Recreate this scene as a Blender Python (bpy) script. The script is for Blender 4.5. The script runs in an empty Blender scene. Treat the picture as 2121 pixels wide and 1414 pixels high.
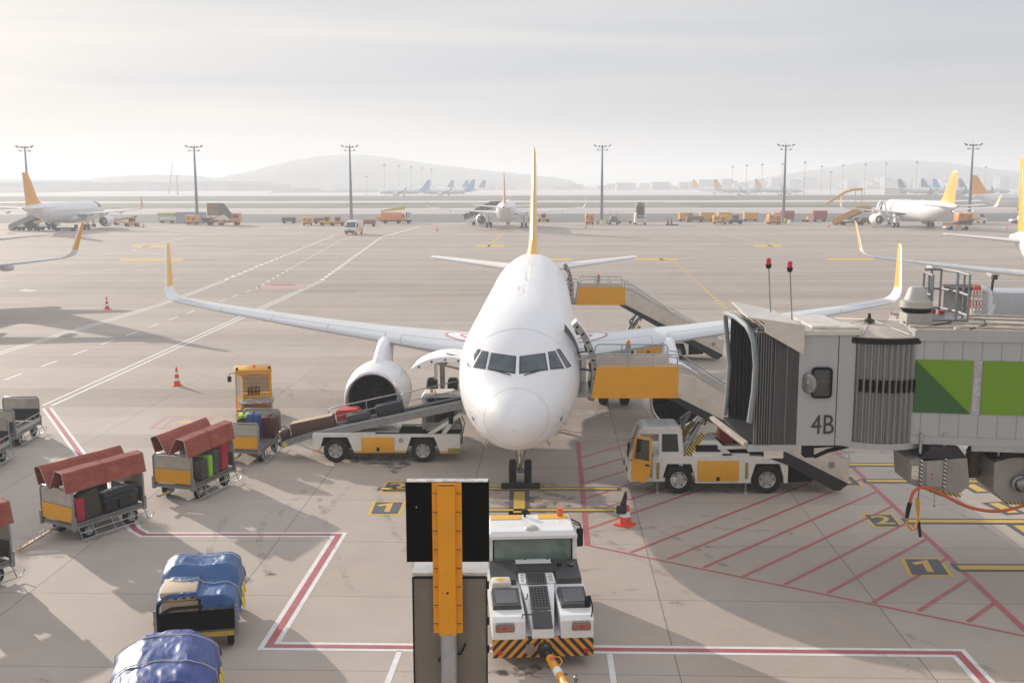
import bpy, bmesh, math, random
from mathutils import Vector, Matrix
from mathutils.bvhtree import BVHTree
random.seed(7)
SC=bpy.context.scene
COL=SC.collection
PI=math.pi
def R(a): return math.radians(a)
V=Vector
# ---------------- camera (38 mm lens on a terminal window 9.7 m above the apron)
FPX=2200.0; CAMZ=9.7; PITCH=math.atan(329/2200.0); ROLL=R(-0.1)
cam=bpy.data.cameras.new('camera'); camo=bpy.data.objects.new('camera',cam); COL.objects.link(camo)
cam.sensor_width=36; cam.lens=36*FPX/2121; cam.clip_end=20000; cam.clip_start=.1
camo.location=(0,0,CAMZ)
camo.matrix_world=Matrix.Translation((0,0,CAMZ))@Matrix.Rotation(PI/2-PITCH,4,'X')@Matrix.Rotation(ROLL,4,'Z')
SC.camera=camo
_C=camo.matrix_world.to_3x3()
def ray(px,py):
    return (_C@V(((px-1060.5)/FPX,(707-py)/FPX,-1))).normalized()
def G(px,py,z=0.0):
    d=ray(px,py); t=(z-CAMZ)/d.z
    return V((d.x*t,d.y*t,z))
def D(px,py,Y):
    d=ray(px,py); t=Y/d.y
    return V((d.x*t,Y,CAMZ+d.z*t))
# ---------------- materials
_M={}
def mat(name,col,rough=.5,metal=0.0,var=.06,nscale=6.0,bump=0.0,dirt=0.0,dirtcol=(.08,.07,.06),coat=0.0,stretch=None,spec=.5):
    if name in _M: return _M[name]
    m=bpy.data.materials.new(name); m.use_nodes=True; nt=m.node_tree; N=nt.nodes; L=nt.links
    b=N['Principled BSDF']
    tc=N.new('ShaderNodeTexCoord'); mp=N.new('ShaderNodeMapping')
    L.new(tc.outputs['Object'],mp.inputs[0])
    if stretch: mp.inputs['Scale'].default_value=stretch
    n=N.new('ShaderNodeTexNoise'); n.inputs['Scale'].default_value=nscale; n.inputs['Detail'].default_value=5; n.inputs['Roughness'].default_value=.6
    L.new(mp.outputs[0],n.inputs['Vector'])
    cr=N.new('ShaderNodeMapRange'); cr.inputs[1].default_value=.3; cr.inputs[2].default_value=.7
    cr.inputs[3].default_value=1-var; cr.inputs[4].default_value=1+var
    L.new(n.outputs['Fac'],cr.inputs[0])
    mul=N.new('ShaderNodeVectorMath'); mul.operation='SCALE'; mul.inputs[0].default_value=col[:3]
    L.new(cr.outputs[0],mul.inputs['Scale'])
    out=mul.outputs[0]
    if dirt>0:
        n2=N.new('ShaderNodeTexNoise'); n2.inputs['Scale'].default_value=nscale*.35; n2.inputs['Detail'].default_value=8; n2.inputs['Roughness'].default_value=.7
        L.new(mp.outputs[0],n2.inputs['Vector'])
        r2=N.new('ShaderNodeMapRange'); r2.inputs[1].default_value=.5; r2.inputs[2].default_value=.75; r2.inputs[3].default_value=0; r2.inputs[4].default_value=dirt
        L.new(n2.outputs['Fac'],r2.inputs[0])
        mx=N.new('ShaderNodeMix'); mx.data_type='RGBA'; mx.inputs[7].default_value=(*dirtcol,1)
        L.new(r2.outputs[0],mx.inputs[0]); L.new(out,mx.inputs[6]); out=mx.outputs[2]
    L.new(out,b.inputs['Base Color'])
    rr=N.new('ShaderNodeMapRange'); rr.inputs[3].default_value=max(.02,rough-.08); rr.inputs[4].default_value=min(1,rough+.1)
    L.new(n.outputs['Fac'],rr.inputs[0]); L.new(rr.outputs[0],b.inputs['Roughness'])
    b.inputs['Metallic'].default_value=metal
    b.inputs['Specular IOR Level'].default_value=spec
    if coat: b.inputs['Coat Weight'].default_value=coat; b.inputs['Coat Roughness'].default_value=.08
    if bump:
        bp=N.new('ShaderNodeBump'); bp.inputs['Strength'].default_value=bump; bp.inputs['Distance'].default_value=.02
        L.new(n.outputs['Fac'],bp.inputs['Height']); L.new(bp.outputs[0],b.inputs['Normal'])
    _M[name]=m; return m
def stripes(name,c1,c2,freq,ang,rough=.5,axis=(1,0,0)):
    "diagonal hazard stripes in object space"
    if name in _M: return _M[name]
    m=mat(name,c1,rough); nt=m.node_tree; N=nt.nodes; L=nt.links; b=N['Principled BSDF']
    old=b.inputs['Base Color'].links[0].from_socket
    tc=N.new('ShaderNodeTexCoord'); dp=N.new('ShaderNodeVectorMath'); dp.operation='DOT_PRODUCT'
    dp.inputs[1].default_value=axis; L.new(tc.outputs['Object'],dp.inputs[0])
    mu=N.new('ShaderNodeMath'); mu.operation='MULTIPLY'; mu.inputs[1].default_value=freq; L.new(dp.outputs['Value'],mu.inputs[0])
    fr=N.new('ShaderNodeMath'); fr.operation='FRACT'; L.new(mu.outputs[0],fr.inputs[0])
    gt=N.new('ShaderNodeMath'); gt.operation='GREATER_THAN'; gt.inputs[1].default_value=.5; L.new(fr.outputs[0],gt.inputs[0])
    mx=N.new('ShaderNodeMix'); mx.data_type='RGBA'; mx.inputs[7].default_value=(*c2,1)
    L.new(gt.outputs[0],mx.inputs[0]); L.new(old,mx.inputs[6]); L.new(mx.outputs[2],b.inputs['Base Color'])
    return m
W_=mat('aircraft_white',(.82,.82,.835),.44,var=.015,nscale=1.2,coat=.12,dirt=.06,dirtcol=(.55,.53,.5))
WG=mat('wing_grey',(.62,.64,.66),.32,var=.03,nscale=1.5,coat=.3,dirt=.2,dirtcol=(.4,.39,.38))
YT=mat('tail_yellow',(.88,.45,.02),.35,var=.03,coat=.4)
OT=mat('tail_orange_hazed_yellow',(.84,.37,.03),.4,var=.03)  # also on yellow fins of hazy airliners, haze put into the colour
CY=mat('tail_cyan',(.03,.27,.58),.4)
PU=mat('tail_indigo',(.06,.06,.22),.4)
CH=mat('polished_metal',(.62,.60,.60),.22,1.0,var=.05)
ST=mat('steel_grey',(.30,.31,.32),.4,.7,var=.1,dirt=.3)
GV=mat('galvanised',(.42,.44,.46),.42,.6,var=.12,dirt=.25,dirtcol=(.2,.18,.16))
DK=mat('dark_metal',(.035,.035,.038),.55,.2,var=.2,spec=.3)
BK=mat('black_rubber',(.014,.014,.015),.8,var=.25,nscale=12,spec=.2)
BL=mat('matt_black',(.004,.004,.0045),.8,var=.1,spec=.02)
GL=mat('dark_glass',(.02,.025,.028),.06,0,var=.1,spec=.9)
CG=mat('cockpit_glass',(.045,.07,.085),.07,0,var=.5,nscale=2.2,spec=.6,coat=.25)
GG=mat('green_glass',(.13,.19,.16),.1,0,var=.3,nscale=2,spec=.9)
VW=mat('vehicle_white',(.74,.72,.68),.4,var=.04,dirt=.35,dirtcol=(.32,.28,.24))
TW=mat('tug_white',(.80,.80,.79),.3,var=.03,dirt=.18,dirtcol=(.45,.42,.38),coat=.3)
CRM=mat('cream_panel',(.66,.60,.52),.5,var=.05,dirt=.4,dirtcol=(.28,.23,.18))
GRM=mat('grimy_paint',(.42,.38,.33),.5,var=.1,dirt=.6,dirtcol=(.12,.10,.08))
YO=mat('panel_orange',(.80,.37,.015),.42,var=.04,dirt=.22,dirtcol=(.4,.2,.05))
YM=mat('mast_yellow',(.80,.33,.0),.4,var=.05,nscale=3,dirt=.15,dirtcol=(.4,.18,.02))
ORP=mat('orange_paint',(.78,.24,.03),.45,var=.06,dirt=.2)
RC=mat('cart_red',(.30,.058,.035),.55,var=.22,nscale=4,dirt=.55,dirtcol=(.40,.20,.16),stretch=(1,3,3))
RB=mat('bin_red',(.55,.05,.04),.45,var=.1)
CON=mat('cone_orange',(.78,.07,.03),.5)
CW=mat('cone_white',(.8,.8,.8),.4)
LIME=mat('lime',(.32,.62,.05),.4)
BLU=mat('luggage_blue',(.03,.07,.30),.4)
RED=mat('luggage_red',(.42,.02,.045),.35)
BRN=mat('luggage_brown',(.09,.045,.03),.6)
OLV=mat('luggage_olive',(.05,.045,.032),.75)
GRF=mat('luggage_graphite',(.06,.06,.065),.45)
NVY=mat('luggage_navy',(.012,.015,.03),.4)
MAU=mat('luggage_mauve',(.22,.17,.20),.35,.2)
SLV=mat('luggage_silver',(.45,.43,.44),.3,.5)
TAN=mat('luggage_tan',(.42,.30,.20),.6)
BRW=mat('bridge_wall',(.43,.44,.455),.4,.2,var=.04,nscale=1.5,dirt=.25,dirtcol=(.3,.28,.26),stretch=(1,1,.25))
BRC=mat('bridge_corrugated',(.29,.285,.28),.35,.5,var=.08,nscale=2,dirt=.2,stretch=(1,1,.15))
BRR=mat('bridge_roof',(.50,.44,.37),.7,var=.2,nscale=3,dirt=.6,dirtcol=(.22,.16,.11))
BCR=mat('roof_cover_cream',(.62,.58,.52),.5,var=.06,dirt=.35,dirtcol=(.35,.28,.22))
BEL=mat('bellows_fabric',(.055,.053,.058),.6,var=.25,nscale=2.5,stretch=(3,3,.5))
PAD=mat('bumper_pad',(.25,.29,.30),.6,var=.1,bump=.2)
GRN=mat('green_panel',(.15,.30,.005),.55,var=.03)
DGR=mat('dark_green_panel',(.022,.11,.02),.35,var=.03)
LAMP=mat('lamp_red',(.55,.015,.03),.25,coat=.5)
AMB=mat('beacon_amber',(.9,.22,.02),.25,coat=.5)
def tarp(name,col):
    if name in _M: return _M[name]
    m=mat(name,col,.42,var=.12,nscale=2,coat=0); nt=m.node_tree; N=nt.nodes; L=nt.links; b=N['Principled BSDF']
    tc=N.new('ShaderNodeTexCoord'); mp=N.new('ShaderNodeMapping'); mp.inputs['Scale'].default_value=(1.3,3.2,2.2); mp.inputs['Rotation'].default_value=(0,0,.5)
    L.new(tc.outputs['Object'],mp.inputs[0])
    n=N.new('ShaderNodeTexNoise'); n.inputs['Scale'].default_value=2.0; n.inputs['Detail'].default_value=3; n.noise_type='RIDGED_MULTIFRACTAL'
    L.new(mp.outputs[0],n.inputs['Vector'])
    n3=N.new('ShaderNodeTexNoise'); n3.inputs['Scale'].default_value=22; n3.inputs['Detail'].default_value=3; L.new(mp.outputs[0],n3.inputs['Vector'])
    ad=N.new('ShaderNodeMath'); ad.operation='MULTIPLY_ADD'; ad.inputs[1].default_value=.12; L.new(n3.outputs['Fac'],ad.inputs[0]); L.new(n.outputs['Fac'],ad.inputs[2])
    bp=N.new('ShaderNodeBump'); bp.inputs['Strength'].default_value=.9; bp.inputs['Distance'].default_value=.05
    L.new(ad.outputs[0],bp.inputs['Height']); L.new(bp.outputs[0],b.inputs['Normal']); return m
TB1=tarp('tarp_blue',(.03,.10,.27)); TB2=tarp('tarp_ultramarine',(.022,.06,.25))
# ---------------- mesh builder
class MB:
    def __init__(s): s.bm=bmesh.new(); s.M=Matrix(); s.mi=0
    def face(s,pts,mi=None):
        vs=[s.bm.verts.new(s.M@V(p)) for p in pts]
        try:
            f=s.bm.faces.new(vs); f.material_index=s.mi if mi is None else mi; return f
        except ValueError: return None
    def box(s,c,d,mi=None,rot=None,bev=0.0,taper=None):
        hx,hy,hz=d[0]/2,d[1]/2,d[2]/2
        m=Matrix.Translation(c)
        if rot is not None: m=m@(rot if isinstance(rot,Matrix) else Matrix.Rotation(rot,4,'Z'))
        co=[]
        for z in (-1,1):
            k=1.0 if (taper is None or z<0) else taper
            for x,y in ((-1,-1),(1,-1),(1,1),(-1,1)): co.append(V((x*hx*k,y*hy*k,z*hz)))
        vs=[s.bm.verts.new(s.M@(m@p)) for p in co]
        fs=[]
        for q in ((0,3,2,1),(4,5,6,7),(0,1,5,4),(1,2,6,5),(2,3,7,6),(3,0,4,7)):
            f=s.bm.faces.new([vs[i] for i in q]); f.material_index=s.mi if mi is None else mi; fs.append(f)
        if bev>0:
            es=list({e for f in fs for e in f.edges})
            r=bmesh.ops.bevel(s.bm,geom=es,offset=bev,segments=2,profile=.5,affect='EDGES')
            for f in r['faces']: f.material_index=s.mi if mi is None else mi
        return s
    def ab(s,a,b,**k):
        "box from two corners"
        return s.box([(a[i]+b[i])/2 for i in range(3)],[abs(b[i]-a[i]) for i in range(3)],**k)
    def loft(s,rings,cap0=True,cap1=True,mi=None,closed=True):
        mi=s.mi if mi is None else mi
        R_=[[s.bm.verts.new(s.M@V(p)) for p in r] for r in rings]
        n=len(R_[0])
        for a,b in zip(R_[:-1],R_[1:]):
            for i in range(n if closed else n-1):
                j=(i+1)%n
                try: f=s.bm.faces.new((a[i],a[j],b[j],b[i])); f.material_index=mi
                except ValueError: pass
        for c,r in ((cap0,R_[0]),(cap1,R_[-1])):
            if c:
                try: f=s.bm.faces.new(r if r is R_[-1] else list(reversed(r))); f.material_index=mi
                except ValueError: pass
        return s
    def tube(s,pts,r,n=8,mi=None,cap=True,closed=False):
        pts=[V(p) for p in pts]
        rings=[]; m=len(pts); up=None
        for i,p in enumerate(pts):
            if closed: t=(pts[(i+1)%m]-pts[i-1])
            else: t=(pts[min(i+1,m-1)]-pts[max(i-1,0)])
            t.normalize()
            if up is None:
                up=V((0,0,1)) if abs(t.z)<.9 else V((1,0,0))
            x=t.cross(up).normalized(); y=x.cross(t).normalized(); up=y
            rr=r[i] if isinstance(r,(list,tuple)) else r
            rings.append([p+(x*math.cos(2*PI*k/n)+y*math.sin(2*PI*k/n))*rr for k in range(n)])
        if closed: rings.append(rings[0]); cap=False
        return s.loft(rings,cap,cap,mi)
    def cyl(s,a,b,r,r2=None,n=12,mi=None,cap=True):
        return s.tube([a,b],[r,r if r2 is None else r2],n,mi,cap)
    def prism(s,poly,ax,a,b,mi=None):
        "poly: 2d points on the plane normal to axis ax ('x','y','z'), from a to b"
        def P(p,h):
            return {'x':(h,p[0],p[1]),'y':(p[0],h,p[1]),'z':(p[0],p[1],h)}[ax]
        return s.loft([[P(p,a) for p in poly],[P(p,b) for p in poly]],True,True,mi)
    def lathe(s,prof,o,axis,n=32,mi=None,cap0=False,cap1=False):
        "prof: (h, r) along axis from o"
        o=V(o); t=V(axis).normalized(); up=V((0,0,1)) if abs(t.z)<.9 else V((1,0,0))
        x=t.cross(up).normalized(); y=x.cross(t).normalized()
        rings=[[o+t*h+(x*math.cos(2*PI*k/n)+y*math.sin(2*PI*k/n))*max(r,1e-4) for k in range(n)] for h,r in prof]
        return s.loft(rings,cap0,cap1,mi)
    def build(s,name,mats,parent=None,smooth=30,recalc=True):
        bm=s.bm
        bmesh.ops.remove_doubles(bm,verts=bm.verts,dist=1e-5)
        if recalc: bmesh.ops.recalc_face_normals(bm,faces=bm.faces)
        me=bpy.data.meshes.new(name); bm.to_mesh(me); bm.free()
        if not isinstance(mats,(list,tuple)): mats=[mats]
        for m in mats: me.materials.append(m)
        if smooth:
            for p in me.polygons: p.use_smooth=True
            me.set_sharp_from_angle(angle=R(smooth))
        o=bpy.data.objects.new(name,me); COL.objects.link(o)
        if parent is not None: o.parent=parent
        return o
def tag(o,label=None,cat=None,group=None,kind=None):
    if label: o['label']=label
    if cat: o['category']=cat
    if group: o['group']=group
    if kind: o['kind']=kind
    return o
def root(name,loc,rz,label,cat,group=None):
    o=bpy.data.objects.new(name,None); COL.objects.link(o); o.location=loc; o.rotation_euler=(0,0,rz)
    o.empty_display_size=.5
    return tag(o,label,cat,group)
def copy_tree(o,parent=None):
    c=o.copy(); COL.objects.link(c)
    for k in ('label','category','group','kind'):
        if parent is None and k in ('label',) and k in c: del c[k]
    if parent is not None: c.parent=parent; c.matrix_parent_inverse=o.matrix_parent_inverse.copy()
    for ch in list(o.children): copy_tree(ch,c)
    return c
def place(o,loc,rz,label,group=None):
    c=copy_tree(o); c.location=loc; c.rotation_euler=(0,0,rz); c['label']=label
    if group: c['group']=group
    return c
def text_mesh(name,s,size,mats,M,parent=None,ext=.002,xs=1.0,off=0.0):
    cu=bpy.data.curves.new(name,'FONT'); cu.body=s; cu.size=size; cu.extrude=ext; cu.align_x='CENTER'; cu.align_y='CENTER'; cu.offset=off
    t=bpy.data.objects.new(name,cu); COL.objects.link(t)
    bpy.context.view_layer.update()
    me=bpy.data.meshes.new_from_object(t); bpy.data.objects.remove(t); bpy.data.curves.remove(cu)
    me.transform(M@Matrix.Diagonal((xs,1,1,1))); me.materials.clear(); me.materials.append(mats)
    o=bpy.data.objects.new(name,me); COL.objects.link(o)
    if parent: o.parent=parent
    return o
def lerp(a,b,t): return a+(b-a)*t
def interp(tab,x):
    "monotone cubic through table rows (x, v1, v2, ...)"
    n=len(tab)
    if x<=tab[0][0]: return tab[0][1:]
    if x>=tab[-1][0]: return tab[-1][1:]
    i=max(k for k in range(n-1) if tab[k][0]<=x)
    x0,x1=tab[i][0],tab[i+1][0]; t=(x-x0)/(x1-x0); h=x1-x0; out=[]
    for c in range(1,len(tab[0])):
        def d(k):
            if k<=0 or k>=n-1:
                a,b=(0,1) if k<=0 else (n-2,n-1)
                return (tab[b][c]-tab[a][c])/(tab[b][0]-tab[a][0])
            s0=(tab[k][c]-tab[k-1][c])/(tab[k][0]-tab[k-1][0]); s1=(tab[k+1][c]-tab[k][c])/(tab[k+1][0]-tab[k][0])
            return 0 if s0*s1<=0 else 2*s0*s1/(s0+s1)
        m0,m1=d(i)*h,d(i+1)*h
        out.append((2*t**3-3*t*t+1)*tab[i][c]+(t**3-2*t*t+t)*m0+(-2*t**3+3*t*t)*tab[i+1][c]+(t**3-t*t)*m1)
    return out
# ---------------- daylight: low hazy sun from the far left, Nishita sky under a thin cloud veil
SUN_EL=R(17); SUN_V=V((-.66,.75,0)).normalized()*math.cos(SUN_EL)+V((0,0,math.sin(SUN_EL)))
sl=bpy.data.lights.new('sun','SUN'); so=bpy.data.objects.new('sun',sl); COL.objects.link(so)
so.rotation_euler=SUN_V.to_track_quat('Z','Y').to_euler(); sl.energy=4.9; sl.angle=R(.6); sl.color=(1,.89,.77)
so.location=(-60,60,80)
w=bpy.data.worlds.new('World'); SC.world=w; w.use_nodes=True; nt=w.node_tree; N=nt.nodes; L=nt.links
bg=N['Background']; bg.inputs[1].default_value=.085
sky=N.new('ShaderNodeTexSky'); sky.sky_type='NISHITA'; sky.sun_disc=False; sky.sun_elevation=SUN_EL
sky.sun_rotation=math.atan2(SUN_V.x,SUN_V.y); sky.dust_density=3; sky.air_density=1
tc=N.new('ShaderNodeTexCoord')
def mth(op,a,b=None,c=None):
    n=N.new('ShaderNodeMath'); n.operation=op
    for i,v in enumerate((a,b,c)):
        if v is None: continue
        if isinstance(v,(int,float)): n.inputs[i].default_value=v
        else: L.new(v,n.inputs[i])
    return n.outputs[0]
sp=N.new('ShaderNodeSeparateXYZ'); L.new(tc.outputs['Generated'],sp.inputs[0])
mp=N.new('ShaderNodeMapping'); mp.inputs['Scale'].default_value=(1.1,1.1,15); mp.inputs['Rotation'].default_value=(0,R(1.5),0); L.new(tc.outputs['Generated'],mp.inputs[0])
n1=N.new('ShaderNodeTexNoise'); n1.inputs['Scale'].default_value=1.5; n1.inputs['Detail'].default_value=6; n1.inputs['Roughness'].default_value=.45; n1.inputs['Distortion'].default_value=.5
L.new(mp.outputs[0],n1.inputs['Vector'])
cl=mth('MULTIPLY_ADD',n1.outputs['Fac'],2.6,-.80); cl=mth('MINIMUM',mth('MAXIMUM',cl,0),1)
mxc=N.new('ShaderNodeMix'); mxc.data_type='RGBA'; L.new(cl,mxc.inputs[0])
mxc.inputs[6].default_value=(.65,.70,.82,1); mxc.inputs[7].default_value=(.98,.97,.96,1)
# warmer and brighter on the sun's side
dp=N.new('ShaderNodeVectorMath'); dp.operation='DOT_PRODUCT'; dp.inputs[1].default_value=tuple(SUN_V); L.new(tc.outputs['Generated'],dp.inputs[0])
sg=mth('POWER',mth('MAXIMUM',dp.outputs['Value'],0.0),5.0)
mxs=N.new('ShaderNodeMix'); mxs.data_type='RGBA'; mxs.blend_type='ADD'; L.new(sg,mxs.inputs[0]); L.new(mxc.outputs[2],mxs.inputs[6]); mxs.inputs[7].default_value=(.07,.07,.07,1)
# darker mauve to the right low down
hz=mth('MAXIMUM',0.0,mth('SUBTRACT',1.0,mth('MULTIPLY',mth('ABSOLUTE',sp.outputs[2]),6)))
rt=mth('MULTIPLY',hz,mth('MAXIMUM',0.0,mth('MULTIPLY_ADD',sp.outputs[0],1.2,.15)))
mxr=N.new('ShaderNodeMix'); mxr.data_type='RGBA'; L.new(mth('MINIMUM',rt,1.0),mxr.inputs[0]); L.new(mxs.outputs[2],mxr.inputs[6]); mxr.inputs[7].default_value=(.50,.505,.53,1)
zen=mth('MULTIPLY_ADD',mth('MINIMUM',1.0,mth('MAXIMUM',0.0,mth('MULTIPLY_ADD',sp.outputs[2],1.6,-.32))),.40/.12,1/.12)   # the veil is brightest overhead
sc_=N.new('ShaderNodeVectorMath'); sc_.operation='SCALE'; L.new(zen,sc_.inputs['Scale']); L.new(mxr.outputs[2],sc_.inputs[0])
mxk=N.new('ShaderNodeMix'); mxk.data_type='RGBA'; mxk.inputs[0].default_value=.90; L.new(sky.outputs[0],mxk.inputs[6]); L.new(sc_.outputs[0],mxk.inputs[7])
L.new(mxk.outputs[2],bg.inputs[0])
SC.view_settings.view_transform='Standard'; SC.view_settings.look='None'; SC.view_settings.exposure=.08; SC.view_settings.gamma=1
SC.render.engine='CYCLES'; SC.cycles.use_denoising=True; SC.cycles.max_bounces=6; SC.cycles.diffuse_bounces=3; SC.cycles.glossy_bounces=3
SC.cycles.volume_bounces=1; SC.cycles.transparent_max_bounces=8; SC.cycles.sample_clamp_indirect=6
# ---------------- haze
hb=MB(); hb.ab((-4200,-150,-1.5),(4200,5200,63))
hm=bpy.data.materials.new('haze_air'); hm.use_nodes=True; hn=hm.node_tree
for n_ in list(hn.nodes):
    if n_.type!='OUTPUT_MATERIAL': hn.nodes.remove(n_)
pv=hn.nodes.new('ShaderNodeVolumePrincipled'); pv.inputs['Color'].default_value=(.90,.95,1,1); pv.inputs['Density'].default_value=.00082; pv.inputs['Anisotropy'].default_value=.18
hn.links.new(pv.outputs[0],[n_ for n_ in hn.nodes if n_.type=='OUTPUT_MATERIAL'][0].inputs['Volume'])
tag(hb.build('haze',hm,smooth=0),kind='stuff')
# ---------------- ground strips, butted end to end
GR=R(-2)   # slab grid direction follows the stand centreline
def ground_mat(name,c,c2=None,joints=False,streak=.12,warm=0.0,grass=False):
    m=bpy.data.materials.new(name); m.use_nodes=True; nt=m.node_tree; N=nt.nodes; L=nt.links; b=N['Principled BSDF']
    def mth(op,a,b_=None,c_=None):
        n=N.new('ShaderNodeMath'); n.operation=op
        for i,v in enumerate((a,b_,c_)):
            if v is None: continue
            if isinstance(v,(int,float)): n.inputs[i].default_value=v
            else: L.new(v,n.inputs[i])
        return n.outputs[0]
    tc=N.new('ShaderNodeTexCoord')
    def noise(scale,vec,detail=5,rough=.6):
        mp=N.new('ShaderNodeMapping'); mp.inputs['Scale'].default_value=vec; L.new(tc.outputs['Object'],mp.inputs[0])
        n=N.new('ShaderNodeTexNoise'); n.inputs['Scale'].default_value=scale; n.inputs['Detail'].default_value=detail; n.inputs['Roughness'].default_value=rough
        L.new(mp.outputs[0],n.inputs['Vector']); return n.outputs['Fac']
    big=noise(.09,(1,1,1),4); mid=noise(.7,(1,1,1),6,.65); fine=noise(9,(1,1,1),4,.7)
    st=noise(.05,(.5,9,1),4,.6)          # long streaks left by taxiing aircraft and sweeping
    st2=noise(.016,(.4,9,1),4,.6)
    v=mth('ADD',mth('MULTIPLY',mth('SUBTRACT',big,.5),.26),mth('MULTIPLY',mth('SUBTRACT',mid,.5),.34))
    v=mth('ADD',v,mth('MULTIPLY',mth('SUBTRACT',fine,.5),.12))
    spx=N.new('ShaderNodeSeparateXYZ'); L.new(tc.outputs['Object'],spx.inputs[0])
    if joints:
        far=mth('MINIMUM',1.0,mth('MAXIMUM',0.0,mth('MULTIPLY_ADD',spx.outputs[1],1/25.0,-1.7)))   # past 42 m the surface is an older, streaked pour
        v=mth('ADD',v,mth('MULTIPLY',mth('MULTIPLY',mth('SUBTRACT',st,.5),.50),far))
        v=mth('ADD',v,mth('MULTIPLY',mth('MULTIPLY',mth('SUBTRACT',st2,.5),.32),far))
    else: v=mth('ADD',v,mth('MULTIPLY',mth('SUBTRACT',st,.5),streak*3))
    if joints:
        cu,su=math.cos(GR),math.sin(GR)
        u=mth('ADD',mth('MULTIPLY',spx.outputs[0],cu),mth('MULTIPLY',spx.outputs[1],su))
        q=mth('ADD',mth('MULTIPLY',spx.outputs[0],-su),mth('MULTIPLY',spx.outputs[1],cu))
        fu=mth('FRACT',mth('DIVIDE',mth('ADD',u,200-1.83),5.02)); fq=mth('FRACT',mth('DIVIDE',mth('ADD',q,400-22.45),3.86))
        iu=mth('FLOOR',mth('DIVIDE',mth('ADD',u,200-1.83),5.02)); iq=mth('FLOOR',mth('DIVIDE',mth('ADD',q,400-22.45),3.86))
        cb=N.new('ShaderNodeCombineXYZ'); L.new(iu,cb.inputs[0]); L.new(iq,cb.inputs[1])
        wn=N.new('ShaderNodeTexWhiteNoise'); wn.noise_dimensions='2D'; L.new(cb.outputs[0],wn.inputs['Vector'])
        v=mth('ADD',v,mth('MULTIPLY',mth('SUBTRACT',wn.outputs[0],.5),.09))
        wn2=N.new('ShaderNodeTexWhiteNoise'); wn2.noise_dimensions='1D'; L.new(iq,wn2.inputs['W'])
        v=mth('ADD',v,mth('MULTIPLY',mth('SUBTRACT',wn2.outputs[0],.5),mth('MULTIPLY_ADD',far,.10,.05)))
        def band(y0,y1,amt,x1=None):
            r=mth('MULTIPLY',mth('GREATER_THAN',q,y0),mth('LESS_THAN',q,y1))
            if x1 is not None: r=mth('MULTIPLY',r,mth('LESS_THAN',u,x1))
            return mth('MULTIPLY',r,amt)
        v=mth('SUBTRACT',v,mth('MULTIPLY',far,.11))
        v=mth('SUBTRACT',v,band(45.0,49.2,.17)); v=mth('SUBTRACT',v,band(37.8,40.0,.12)); v=mth('SUBTRACT',v,band(40.0,45.0,.07,-18.0))
        v=mth('SUBTRACT',v,band(40.0,45.0,-.05)); v=mth('SUBTRACT',v,band(92.0,118.0,.06))
        def line(f,w,amt):
            a=mth('ABSOLUTE',mth('SUBTRACT',f,.5)); return mth('MULTIPLY',mth('GREATER_THAN',a,.5-w),amt)
        near=mth('SUBTRACT',1.0,far)
        jl=mth('MAXIMUM',mth('MULTIPLY',line(fu,.0024,.55),mth('MULTIPLY_ADD',near,.7,.3)),mth('MULTIPLY',line(fq,.0031,.45),mth('MULTIPLY_ADD',near,.85,.15)))
        v=mth('SUBTRACT',v,jl)
        # oil and rubber marks
        oil=noise(.35,(1,1,1),7,.75); o2=mth('MINIMUM',1.0,mth('MAXIMUM',0.0,mth('MULTIPLY_ADD',oil,9.0,-6.0))); v=mth('SUBTRACT',v,mth('MULTIPLY',o2,.2))
        spk=noise(5,(1,1,1),3,.5); s2=mth('MINIMUM',1.0,mth('MAXIMUM',0.0,mth('MULTIPLY_ADD',spk,30.0,-22.0))); v=mth('SUBTRACT',v,mth('MULTIPLY',s2,.3))
    sc=N.new('ShaderNodeVectorMath'); sc.operation='SCALE'; sc.inputs[0].default_value=c; L.new(mth('MAXIMUM',.15,mth('ADD',v,1.0)),sc.inputs['Scale'])
    out=sc.outputs[0]
    if c2:
        mx=N.new('ShaderNodeMix'); mx.data_type='RGBA'
        L.new(mth('MINIMUM',1.0,mth('MAXIMUM',0.0,mth('MULTIPLY_ADD',big,4,-1.5))),mx.inputs[0]); L.new(out,mx.inputs[6])
        s3=N.new('ShaderNodeVectorMath'); s3.operation='SCALE'; s3.inputs[0].default_value=c2; L.new(mth('ADD',v,1.0),s3.inputs['Scale']); L.new(s3.outputs[0],mx.inputs[7]); out=mx.outputs[2]
    L.new(out,b.inputs['Base Color']); b.inputs['Specular IOR Level'].default_value=.25
    L.new(mth('MULTIPLY_ADD',mid,.3,.55),b.inputs['Roughness'])
    bp=N.new('ShaderNodeBump'); bp.inputs['Strength'].default_value=.12; bp.inputs['Distance'].default_value=.02; L.new(fine,bp.inputs['Height']); L.new(bp.outputs[0],b.inputs['Normal'])
    return m
def strip(name,y0,y1,m,x=4000,bumpy=0,kind='structure'):
    b=MB(); nx=80 if bumpy else 2; ny=8 if bumpy else 2
    rnd=random.Random(3)
    for j in range(ny):
        for i in range(nx):
            def P(a,c):
                xx=-x+2*x*a/nx; yy=lerp(y0,y1,c/ny)
                z=bumpy*math.sin(PI*c/ny)*(.75+.25*math.sin(a*1.7)+.2*math.sin(a*.53+2)) if bumpy else 0
                return (xx,yy,z)
            b.face([P(i,j),P(i+1,j),P(i+1,j+1),P(i,j+1)])
    return tag(b.build(name,m,smooth=60),kind=kind)
strip('apron_ground',-149,262,ground_mat('apron_concrete',(.445,.375,.315),(.41,.36,.32),joints=True),x=1500)
strip('shoulder_asphalt',262,334,ground_mat('asphalt_shoulder',(.145,.14,.135)),x=3000)
strip('taxiway',334,397,ground_mat('taxiway_concrete',(.43,.38,.36),streak=.1),x=3000)
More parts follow.
